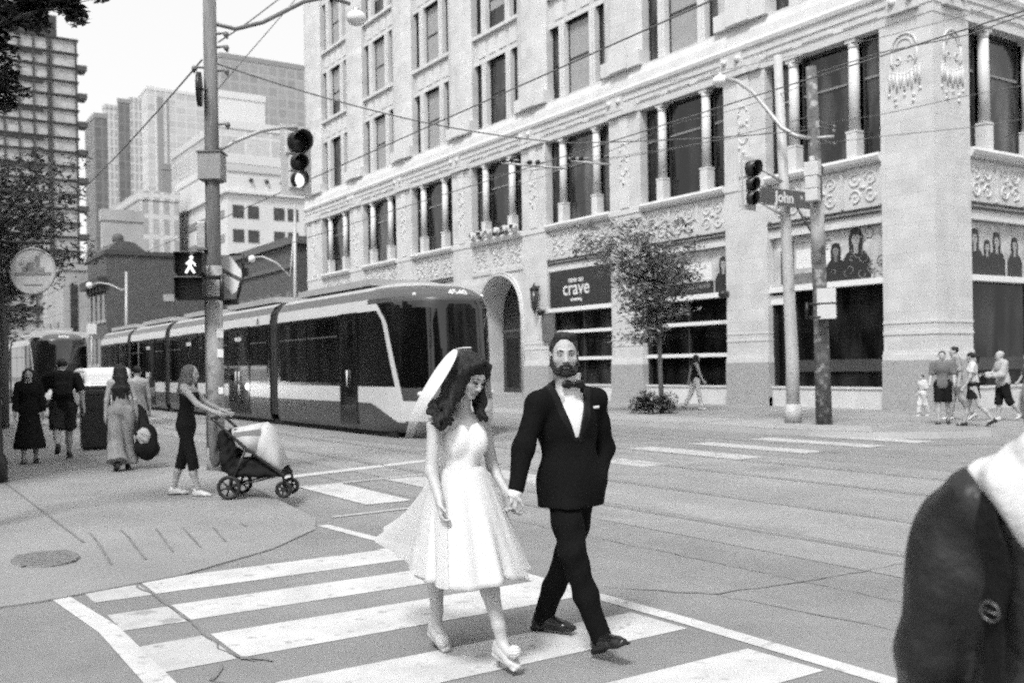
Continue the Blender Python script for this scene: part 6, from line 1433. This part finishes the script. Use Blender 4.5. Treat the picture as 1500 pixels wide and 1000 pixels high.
loft('overskirt', [ringf(i/NR, .78, .03, 2.1, .02, 1.3) for i in range(NR+1)], tulle, 150, arc=(math.radians(128), math.radians(398)))
# veil: each row runs from its front edge round the hair to the far side
vr = [((670, 513, 5.33), (665, 511, 5.40), (678, 510, 5.47), (691, 512, 5.36)), ((670, 521, 5.28), (655, 518, 5.39), (676, 515, 5.53), (695, 517, 5.42)), ((661, 541, 5.25), (641, 536, 5.39), (675, 533, 5.60), (709, 533, 5.52)), ((649, 561, 5.25), (630, 554, 5.39), (674, 553, 5.64), (715, 553, 5.56)),
      ((635, 581, 5.24), (620, 573, 5.37), (672, 573, 5.66), (718, 575, 5.58)), ((622, 596, 5.27), (611, 592, 5.39), (668, 594, 5.68), (720, 597, 5.62)), ((610, 615, 5.33), (604, 612, 5.44), (664, 613, 5.70), (718, 613, 5.66)), ((603, 642, 5.45), (598, 640, 5.52), (660, 640, 5.74), (716, 632, 5.70))]
NS = 48; vs = []; fs = []
def crom(P, t):
    n = len(P)-1; j = min(int(t*n), n-1); f = t*n-j; p0, p1, p2, p3 = P[max(j-1, 0)], P[j], P[j+1], P[min(j+2, n)]
    return .5*((2*p1)+(p2-p0)*f+(2*p0-5*p1+4*p2-p3)*f*f+(3*p1-p0-3*p2+p3)*f**3)
for r, q in enumerate(vr):
    P = [T(*x) for x in q]
    for i in range(NS+1):
        t = i/NS; vs.append(tuple(crom(P, t)+np.array((.35, -.6, .1))*.010*math.sin(t*34+r*.7)*min(1, r/3)))
for r in range(len(vr)-1):
    for i in range(NS): k = r*(NS+1)+i; fs.append((k, k+1, k+NS+2, k+NS+1))
def veil_mat():
    """net in several layers at the crown, thinning towards its hem: the cover is stored on the mesh"""
    m = sheer_mat('bridal_veil', .88, .5, .85); N = m.node_tree.nodes; L = m.node_tree.links; mm = [n for n in N if n.type == 'MIX_SHADER' and n.inputs[1].is_linked and n.inputs[1].links[0].from_node.type == 'BSDF_TRANSPARENT'][0]
    a = N.new('ShaderNodeAttribute'); a.attribute_name = 'layers'; L.new(a.outputs['Fac'], mm.inputs[0])
    for n in N:
        if n.type == 'MIX_SHADER' and n is not mm: n.inputs[0].default_value = .25
    return m
vo = link_mesh('veil', vs, fs, veil_mat(), None, True, Bd)
dn = []
for r in range(len(vr)):
    for i in range(NS+1): u = i/NS; side = max(0, min(1, (.62-u)/.25)); dn.append(max(.10, (1, .98, .94, .90, .80, .58, .36, .10)[r]*side+.22*(1-side)*(1 if r < 6 else .6)))
vo.data.attributes.new('layers', 'FLOAT', 'POINT').data.foreach_set('value', np.array(dn, np.float32)); md = vo.modifiers.new('smooth', 'SUBSURF'); md.levels = 2; md.render_levels = 2
g = MB(); a, b = T(668, 511, 5.42), T(690, 509, 5.34); g.tube([a, (a+b)/2+V3(0, 0, .003), b], .004, 6); g.build('comb', gown, Bd)
# shoes with round white pompoms
pale = mat('pale_shoe', .50, .4, .06, 10)
for q, d, pp in (('R', (.0, .95, -.30), (648, 937, 5.56)), ('L', (-.05, .97, -.22), (753, 955, 5.14))):
    a = J['a'+q]; sh = shoe('shoe', a+V3(0, 0, .005), d, pale, Bd, .235, .006, up=(0, .25, .97), mid=False, sole=pale)
    g = MB(); g.tube([a+V3(0, -.03, -.02), a+V3(0, -.04, -.05), a+V3(0, -.045, -a[2]+.0)], [.018, .012, .009], 8); g.build('heel', pale, sh)
    pm = Solid(.004); c = T(*pp); pm.ell(c, (.036,)*3, None, .01); pm.build('pompom', mat('white_pompom', .80, .8, .05, 90, .8, 150), sh, folds(.005, 170, 160, 150, 1))
g = MB(); g.torus(J['wR']+V3(0, 0, .02), (0, 0, 1), .024, .004, 0, 16, 5); g.build('bracelet', M['steel'], Bd)
# ------------------------------------------------------------------ passers-by
def ff(n, v, **k): return mat(n, v, k.pop('rough', .85), k.pop('var', .15), k.pop('scale', 9), k.pop('bump', .3), k.pop('bscale', 60), spec=k.pop('spec', .12), **k)
NR_ = (RGT.x, RGT.y)
c_black, c_dark, c_grey, c_light, c_white, c_cream = ff('black_cotton', .012), ff('charcoal_cotton', .03), ff('grey_cotton', .15), ff('pale_grey_linen', .27), ff('white_cotton', .62), ff('cream_cotton', .42)
sh_w, sh_b = mat('white_trainer', .60, .6, .1, 12), mat('black_trainer', .015, .6, .2, 12)
W1 = person('woman in a black top and cropped black trousers pushing the stroller', (3.22, 12.02, .12), NR_, 1.60, 'light', ((.24, .06), (-.20, .10)), ((.72, .12, .42), (.72, .12, .42)), .06, True, dict(style='wavy', mat=M['hair_light'] if False else mat('light_brown_hair', .11, .5, .45, 30, .9, 60), len=.26), 0, .05,
    dict(name='top', mat=c_black, loose=.5, lo=.90, hi=1.36), dict(kind='trousers', mat=c_black, len=.67, loose=1.0, cuff=.052), sh_w, .0085, .92)
W2 = person('woman with long dark hair in a pale grey jumpsuit, walking away', (3.27, 15.81, .12), (.12, 1), 1.63, 'light', ((.10, .06), (-.22, .25)), ((.05, .22, .1), (-.08, .2, .08)), .02, True, dict(style='long', mat=M['hair_dark'], len=.34), 0, .05,
    dict(name='top', mat=c_light, loose=.8, lo=.98), dict(kind='trousers', mat=c_light, len=.97, loose=3.2, cuff=.11), sh_b, .0095, .95)
W3 = person('woman mostly hidden behind the woman in the pale jumpsuit', (3.98, 17.9, .12), (.1, 1), 1.62, 'light', ((.2, .05), (-.2, .3)), ((.1, .16, .15), (-.1, .2, .1)), .02, True, dict(style='short', mat=M['hair_dark']), 0, 0, dict(name='top', mat=c_light, loose=.8, lo=.9), dict(kind='skirt', mat=c_dark, hem=.42, flare=.24), sh_b, .011, .95)
W4 = person('dark-haired woman in a black calf-length dress coming towards us', (2.30, 18.05, .12), (-.15, -1), 1.60, 'mid', ((.12, .05), (-.1, .08)), ((.05, .16, .25), (.0, .16, .2)), .0, True, dict(style='long', mat=M['hair_dark'], len=.2), 0, .15, dict(name='top', mat=c_black, loose=1.3, sleeve=.9, lo=.8), dict(kind='skirt', name='dress', mat=c_black, hem=.27, flare=.27), sh_b, .0095, 1.0)
W5 = person('person in a dark blossom-patterned dress behind the slim black post', (1.55, 16.9, .12), (-.1, -1), 1.62, 'mid', ((.15, .05), (-.12, .1)), ((.1, .14, .3), (.0, .14, .2)), .0, True, dict(style='long', mat=M['hair_dark'], len=.2), 0, .1, dict(name='top', mat=mat('flowered_dress', .02, .7, .2, 9, spots=(9, .60, .45)), loose=1.0, sleeve=.4, lo=.8), dict(kind='skirt', name='dress', mat=MATS['flowered_dress'], hem=.35, flare=.26), sh_b, .0095, 1.0)
M3 = person('man in a dark shirt and shorts with a black backpack, striding away', (2.88, 18.5, .12), (.12, 1), 1.80, 'mid', ((.36, .10), (-.30, .75)), ((-.25, .28, .35), (.2, .3, .3)), .06, False, dict(style='short', mat=M['hair_dark']), 0, .12, dict(name='shirt', mat=c_black, sleeve=.45, loose=1.5, lo=.82), dict(kind='shorts', mat=c_dark, len=.46, loose=2.2), sh_b, .0095, 1.12)
# right-hand group on the far corner
HL = (-RGT.x, -RGT.y)
def dirw(r, f): v = RGT*r+FWD*f; return (v.x, v.y)
def gnd(px, py): p = onz(px, py, .13); return (p.x, p.y, .13)
GR = 'people crossing the far corner'
person('small child all in white at the front of the group on the far corner', gnd(1352, 609), dirw(-1, -.3), 1.08, 'mid', ((.2, .1), (-.15, .2)), ((.1, .1, .2), (-.1, .1, .2)), .02, True, dict(style='bun', mat=M['hair_dark']), 0, 0, dict(name='top', mat=c_white, sleeve=.5, loose=1.2, lo=.8), dict(kind='trousers', mat=c_white, len=.95, loose=1.6), sh_w, .011, 1.05, GR)
person('man in a grey T-shirt and black shorts, on the far corner', gnd(1382, 621), dirw(-.5, -.9), 1.68, 'mid', ((.14, .08), (-.12, .15)), ((.1, .2, .5), (.15, .2, .6)), .02, False, dict(style='short', mat=M['hair_mid']), 0, .1, dict(name='shirt', mat=c_grey, sleeve=.45, loose=1.7, lo=.84), dict(kind='shorts', mat=c_black, len=.46, loose=1.7), sh_b, .011, 1.0, GR)
person('tall man in a pale checked shirt and pale trousers behind the man in black shorts', gnd(1402, 615), dirw(-.9, .2), 1.80, 'mid', ((.2, .08), (-.25, .3)), ((.15, .2, .3), (-.1, .2, .2)), .02, False, dict(style='short', mat=M['hair_dark']), 0, 0, dict(name='shirt', mat=mat('checked_shirt', .24, .7, .4, 14), sleeve=.5, loose=1.5, lo=.82), dict(kind='trousers', mat=mat('stone_trousers', .30, .7, .12, 7), len=.98, loose=1.6), sh_w, .011, 1.02, GR)
person('dark-haired woman in a white top and short black skirt, on the far corner', gnd(1427, 624), dirw(-.9, .5), 1.66, 'light', ((.30, .08), (-.3, .4)), ((-.1, .14, .15), (.2, .14, .3)), .02, True, dict(style='pony', mat=M['hair_dark']), .3, .1, dict(name='top', mat=c_white, sleeve=.3, loose=.8, lo=1.02), dict(kind='skirt', mat=c_black, hem=.66, flare=.19), sh_b, .011, .96, GR)
OM = person('white-haired man in a pale jacket and black knee-length trousers holding a dark case', gnd(1470, 616), dirw(-1, .1), 1.66, 'mid', ((.16, .08), (-.25, .45)), ((.3, .1, 1.2), (.3, .1, 1.15)), .06, False, dict(style='short', mat=M['hair_grey']), 0, .1, dict(name='jacket', mat=c_cream, sleeve=.95, loose=2.2, lo=.84), dict(kind='trousers', mat=c_black, len=.62, loose=2.0, cuff=.07), sh_w, .011, 1.08, GR)
person('person in grey at the right edge by the dark shop window', gnd(1510, 612), dirw(-1, 0), 1.64, 'mid', ((.2, .1), (-.2, .3)), ((.2, .15, .4), (-.1, .15, .3)), .03, True, dict(style='short', mat=M['hair_mid']), 0, .05, dict(name='top', mat=c_grey, sleeve=.6, loose=1.3, lo=.84), dict(kind='trousers', mat=c_dark, len=.95, loose=1.4), sh_b, .012, 1.0, GR)
p = onz(1019, 600, .13)
person('woman in a black top and white trousers walking past the shop windows', (p.x, p.y, .13), dirw(1, .2), 1.76, 'light', ((.22, .08), (-.25, .3)), ((.2, .15, .3), (-.3, .15, .1)), .03, True, dict(style='long', mat=M['hair_dark'], len=.25), 0, .1, dict(name='top', mat=c_black, loose=1.0, lo=.84), dict(kind='trousers', mat=c_white, len=.97, loose=1.3), sh_w, .012, .98)
def carry(name, label, cat, loc, rz=0.0): return thing(name, label, cat, loc, rz)
# bags
b = carry('tote_bag', 'large black tote bag in the hand of the woman in the jumpsuit', 'bag', (3.62, 15.72, .12), 0); s = Solid(.012); s.ell((0, 0, .42), (.16, .10, .27), None, .05); s.ell((0, 0, .30), (.19, .11, .16), None, .06); s.build('body', c_black, b, folds(.010, 20, 20, 12, 3)); s = Solid(.012); s.ell((-.06, -.07, .50), (.10, .06, .13), None, .03); s.build('contents', c_cream, b, folds(.012, 30, 30, 20, 2)); g = MB(); g.tube([(-.11, 0, .55), (-.11, 0, .75), (-.06, 0, .86), (.0, 0, .75), (.10, 0, .55)], .012, 6); g.build('handle', c_black, b)
J3 = M3; b = carry('backpack', 'black backpack on the back of the man striding away', 'backpack', (2.88, 18.5, .12), math.atan2(1, .12)-math.pi/2); s = Solid(.012); c = M3['chest']; s.box(c+V3(0, -.20, .03), (.15, .085, .23), None, .07); s.box(c+V3(0, -.28, -.06), (.11, .03, .11), None, .03, .02); s.build('body', ff('backpack_nylon', .018), b, folds(.004, 20, 20, 20, 2)); g = MB()
for q in (-1, 1): g.tube([c+V3(.09*q, -.13, .2), c+V3(.10*q, -.02, .25), c+V3(.11*q, .11, .12), c+V3(.12*q, .08, -.1), c+V3(.11*q, -.10, -.16)], .018, 6)
g.build('strap', c_black, b)
b = carry('document_case', 'flat dark case held in front by the white-haired man', 'case', OM['root'].location, OM['root'].rotation_euler.z); h_ = (OM['J']['wr', 1]+OM['J']['wr', -1])/2; g = MB(); g.obox(h_+V3(0, .10, -.10), (.15, 0, 0), (0, .02, .02), (0, -.03, .11)); bevel(g.build('case', c_black, b), .01); g = MB(); g.tube([h_+V3(-.05, .1, .02), h_+V3(-.04, .09, .06), h_+V3(.04, .09, .06), h_+V3(.05, .1, .02)], .008, 5); g.build('handle', c_black, b)
# stroller
sp = onz(376, 727, .12); S_ = thing('stroller', 'black pram stroller with a pale canopy, pushed by the woman in black', 'stroller', (sp.x, sp.y, .12), math.atan2(RGT.y, RGT.x)-math.pi/2)
def sideprism(name, prof, hw, m, bev=.02): g = MB(); g.prism(prof, (hw, 0, 0), (0, 1, 0), (0, 0, 1), (-1, 0, 0), 2*hw); o = g.build(name, m, S_); bevel(o, bev, 2); return o
fab = ff('stroller_fabric', .014, rough=.8)
s = Solid(.009)
for q in (-1, 1): s.chain([(.18*q, -.33, .74), (.19*q, -.30, .45), (.19*q, -.22, .30)], [.05, .06, .05], .05); s.chain([(.19*q, -.22, .30), (.19*q, .10, .29), (.17*q, .34, .27)], [.05, .04, .03], .04)
s.box((0, -.02, .36), (.19, .25, .10), None, .06, .05); s.box((0, -.24, .55), (.19, .07, .26), basis((0, 1, -.35)), .06, .05); s.box((0, .20, .29), (.17, .17, .045), None, .03, .04)
s.build('seat_body', fab, S_, folds(.006, 22, 22, 22, 4))
# canopy: hood fabric over hoops
def hood(name, arcs, m, th=.008):
    vs = []; fs = []; n = 15
    for (y0, z0, y1, z1, hw) in arcs:
        for i in range(n):
            t = i/(n-1); a = math.pi*t; c = math.cos(a); k = math.sin(a)**.55; vs.append((hw*math.copysign(abs(c)**.6, c), y0+(y1-y0)*k, z0+(z1-z0)*k))
    for r in range(len(arcs)-1):
        for i in range(n-1): a = r*n+i; fs.append((a, a+1, a+n+1, a+n))
    o = link_mesh(name, vs, fs, m, None, True, S_); md = o.modifiers.new('t', 'SOLIDIFY'); md.thickness = th; return o
pale_c = mat('pale_canopy', .50, .7, .08, 8); mid_c = mat('grey_canopy_side', .21, .7, .1, 8)
hood('canopy', [(-.16, .60, -.24, .80, .22), (-.04, .56, -.06, .83, .225), (.06, .50, .12, .86, .225)], pale_c)
hood('canopy_front', [(.06, .50, .12, .86, .226), (.12, .44, .20, .80, .222), (.22, .37, .28, .58, .21), (.33, .30, .36, .36, .18)], pale_c)
g = MB()
for q in (-1, 1): g = MB(); g.prism([(-.16, .60), (.10, .46), (.115, .80), (.02, .79), (-.20, .765)], (.215*q, 0, 0), (0, 1, 0), (0, 0, 1), (1, 0, 0), .006); g.build('canopy_side', mid_c, S_)
g = MB()
for q in (-1, 1): g.tube([(.235*q, -.44, .93), (.24*q, -.40, .90), (.24*q, -.05, .58), (.22*q, .36, .27), (.20*q, .38, .14)], .017, 8); g.tube([(.24*q, -.05, .58), (.25*q, -.25, .14)], .015, 8); g.tube([(.25*q, -.25, .14), (.22*q, .30, .26)], .012, 6)
g.tube([(-.235, -.44, .93), (.235, -.44, .93)], .022, 8); g.tube([(-.25, -.25, .14), (.25, -.25, .14)], .012, 6); g.build('frame', M['black'], S_)
for q in (-1, 1):
    for y, R in ((-.25, .14), (.36, .10)):
        g = MB(); x = .255*q if y < 0 else .19*q; g.torus((x, y, R), (1, 0, 0), R-.022, .022, 0, 26, 8, up=(0, 0, 1)); wh = g.build('wheel', M['rubber'], S_); g = MB(); g.cyl((x-.02, y, R), (x+.02, y, R), .03)
        for i in range(6): a = i*math.pi/3+.3; g.tube([(x, y, R), (x, y+(R-.03)*math.cos(a), R+(R-.03)*math.sin(a))], .011, 6)
        g.build('spokes', M['rubber'], wh)
b = carry('cloth_bag', 'slack grey cloth bag hanging from the stroller handle beside the pole', 'bag', S_.location, S_.rotation_euler.z); s = Solid(.01); s.ell((.05, -.47, .62), (.11, .06, .20), None, .03); s.ell((.05, -.45, .46), (.09, .06, .10), None, .04); s.build('body', c_grey, b, folds(.012, 30, 30, 16, 2)); g = MB(); g.tube([(.0, -.46, .78), (.02, -.44, .955), (.08, -.44, .955), (.10, -.46, .78)], .008, 5); g.build('handle', c_grey, b)
# person close to the camera at the right edge, seen from behind
hd_ = dirw(.50, .86); base = at(1577, 900, 1.72); jl = ff('waxed_jacket', .017, rough=.42, bump=.6, bscale=18, spec=.35)
FP = person('person in a dark jacket and pale hood seen close from behind', (base.x, base.y, 0), hd_, 1.635, 'light', ((.22, .08), (-.2, .35)), ((-.12, .20, .30), (.06, .21, .30)), .06, True, dict(style='short', mat=M['hair_light']), .7, .15,
    dict(name='jacket', mat=jl, sleeve=.98, loose=2.0, fold=.016, freq=(7, 7, 5), lo=.70, neck=.9), dict(kind='trousers', mat=c_dark, len=.98, loose=1.2), sh_b, .0075, 1.12)
P_ = FP['root']; nk = FP['neck']; s = Solid(.0065)
s.chain([nk+V3(-.11, .06, .03), nk+V3(-.105, -.03, .03), nk+V3(-.06, -.11, .015), nk+V3(.05, -.12, .0), nk+V3(.12, -.05, .02), nk+V3(.11, .05, .03)], [.022, .026, .036, .045, .036, .03], .06); s.chain([nk+V3(-.145, -.03, .03), nk+V3(-.09, -.09, .03), nk+V3(-.04, -.15, -.04), nk+V3(.03, -.17, -.09), nk+V3(.10, -.14, -.05)], [.014, .024, .030, .030, .026], .06); 
s.chain([nk+V3(-.095, -.02, .06), nk+V3(-.05, -.09, .09), nk+V3(.05, -.09, .09)], [.022, .022, .022], .05)
s.build('hood', c_white, P_, folds(.007, 22, 22, 14, 3))
b = carry('shoulder_bag', 'black bag on a buckled strap over the shoulder of the person nearest the camera', 'bag', P_.location, P_.rotation_euler.z); ch = FP['chest']
prims = Solid(.0075)
def ribbon(pts, w_, th):
    """flat strap laid along pts, facing away from the chest"""
    g = MB(); vs = []; P = [Vector(p) for p in pts]; n = len(P)
    for i, p in enumerate(P):
        t = (P[min(i+1, n-1)]-P[max(i-1, 0)]).normalized(); out = Vector((p.x, p.y-.0, (p.z-ch[2]-.05)*.6)).normalized(); sd = t.cross(out).normalized()*w_/2; out = sd.cross(t).normalized()*th
        vs += [p-sd, p+sd, p+sd+out, p-sd+out]
    fs = []
    for i in range(n-1):
        a = i*4
        for k in range(4): fs.append((a+k, a+(k+1) % 4, a+4+(k+1) % 4, a+4+k))
    fs += [(3, 2, 1, 0), ((n-1)*4, (n-1)*4+1, (n-1)*4+2, (n-1)*4+3)]
    return g.add(vs, fs)
bpy.context.view_layer.update(); jk = FP['top']; bvh = BVHTree.FromPolygons([v.co.copy() for v in jk.data.vertices], [tuple(p.vertices) for p in jk.data.polygons])
raw = [nk+V3(-.15, .14, -.30), nk+V3(-.135, .12, -.10), nk+V3(-.125, .03, .06), nk+V3(-.125, -.08, .03), nk+V3(-.14, -.18, -.10), nk+V3(-.175, -.22, -.24), nk+V3(-.19, -.22, -.40), nk+V3(-.20, -.20, -.56), nk+V3(-.22, -.14, -.70)]
fine = []
for a, c in zip(raw[:-1], raw[1:]):
    for i in range(6):
        p = Vector(a+(c-a)*i/6); hit = bvh.find_nearest(p); d = (p-hit[0]); nn = hit[1] if hit[1].dot(d) > 0 or d.length < .001 else -hit[1]; fine.append(hit[0]+hit[1]*.006)
ribbon(fine, .055, .008).build('strap', c_black, b)
g = MB(); c = fine[28]; n_ = bvh.find_nearest(c)[1]; c = c+n_*.016; t_ = (fine[29]-fine[27]).normalized(); sd = t_.cross(n_).normalized(); g.torus(c, n_, .017, .0022, 0, 22, 8, up=t_); g.tube([c-sd*.017, c+sd*.017], .002, 6); g.build('buckle', mat('dull_buckle', .14, .3, .1, metal=.6), b)
s = Solid(.012); s.box(nk+V3(-.28, -.10, -.86), (.07, .16, .14), None, .05); s.build('body', c_black, b)
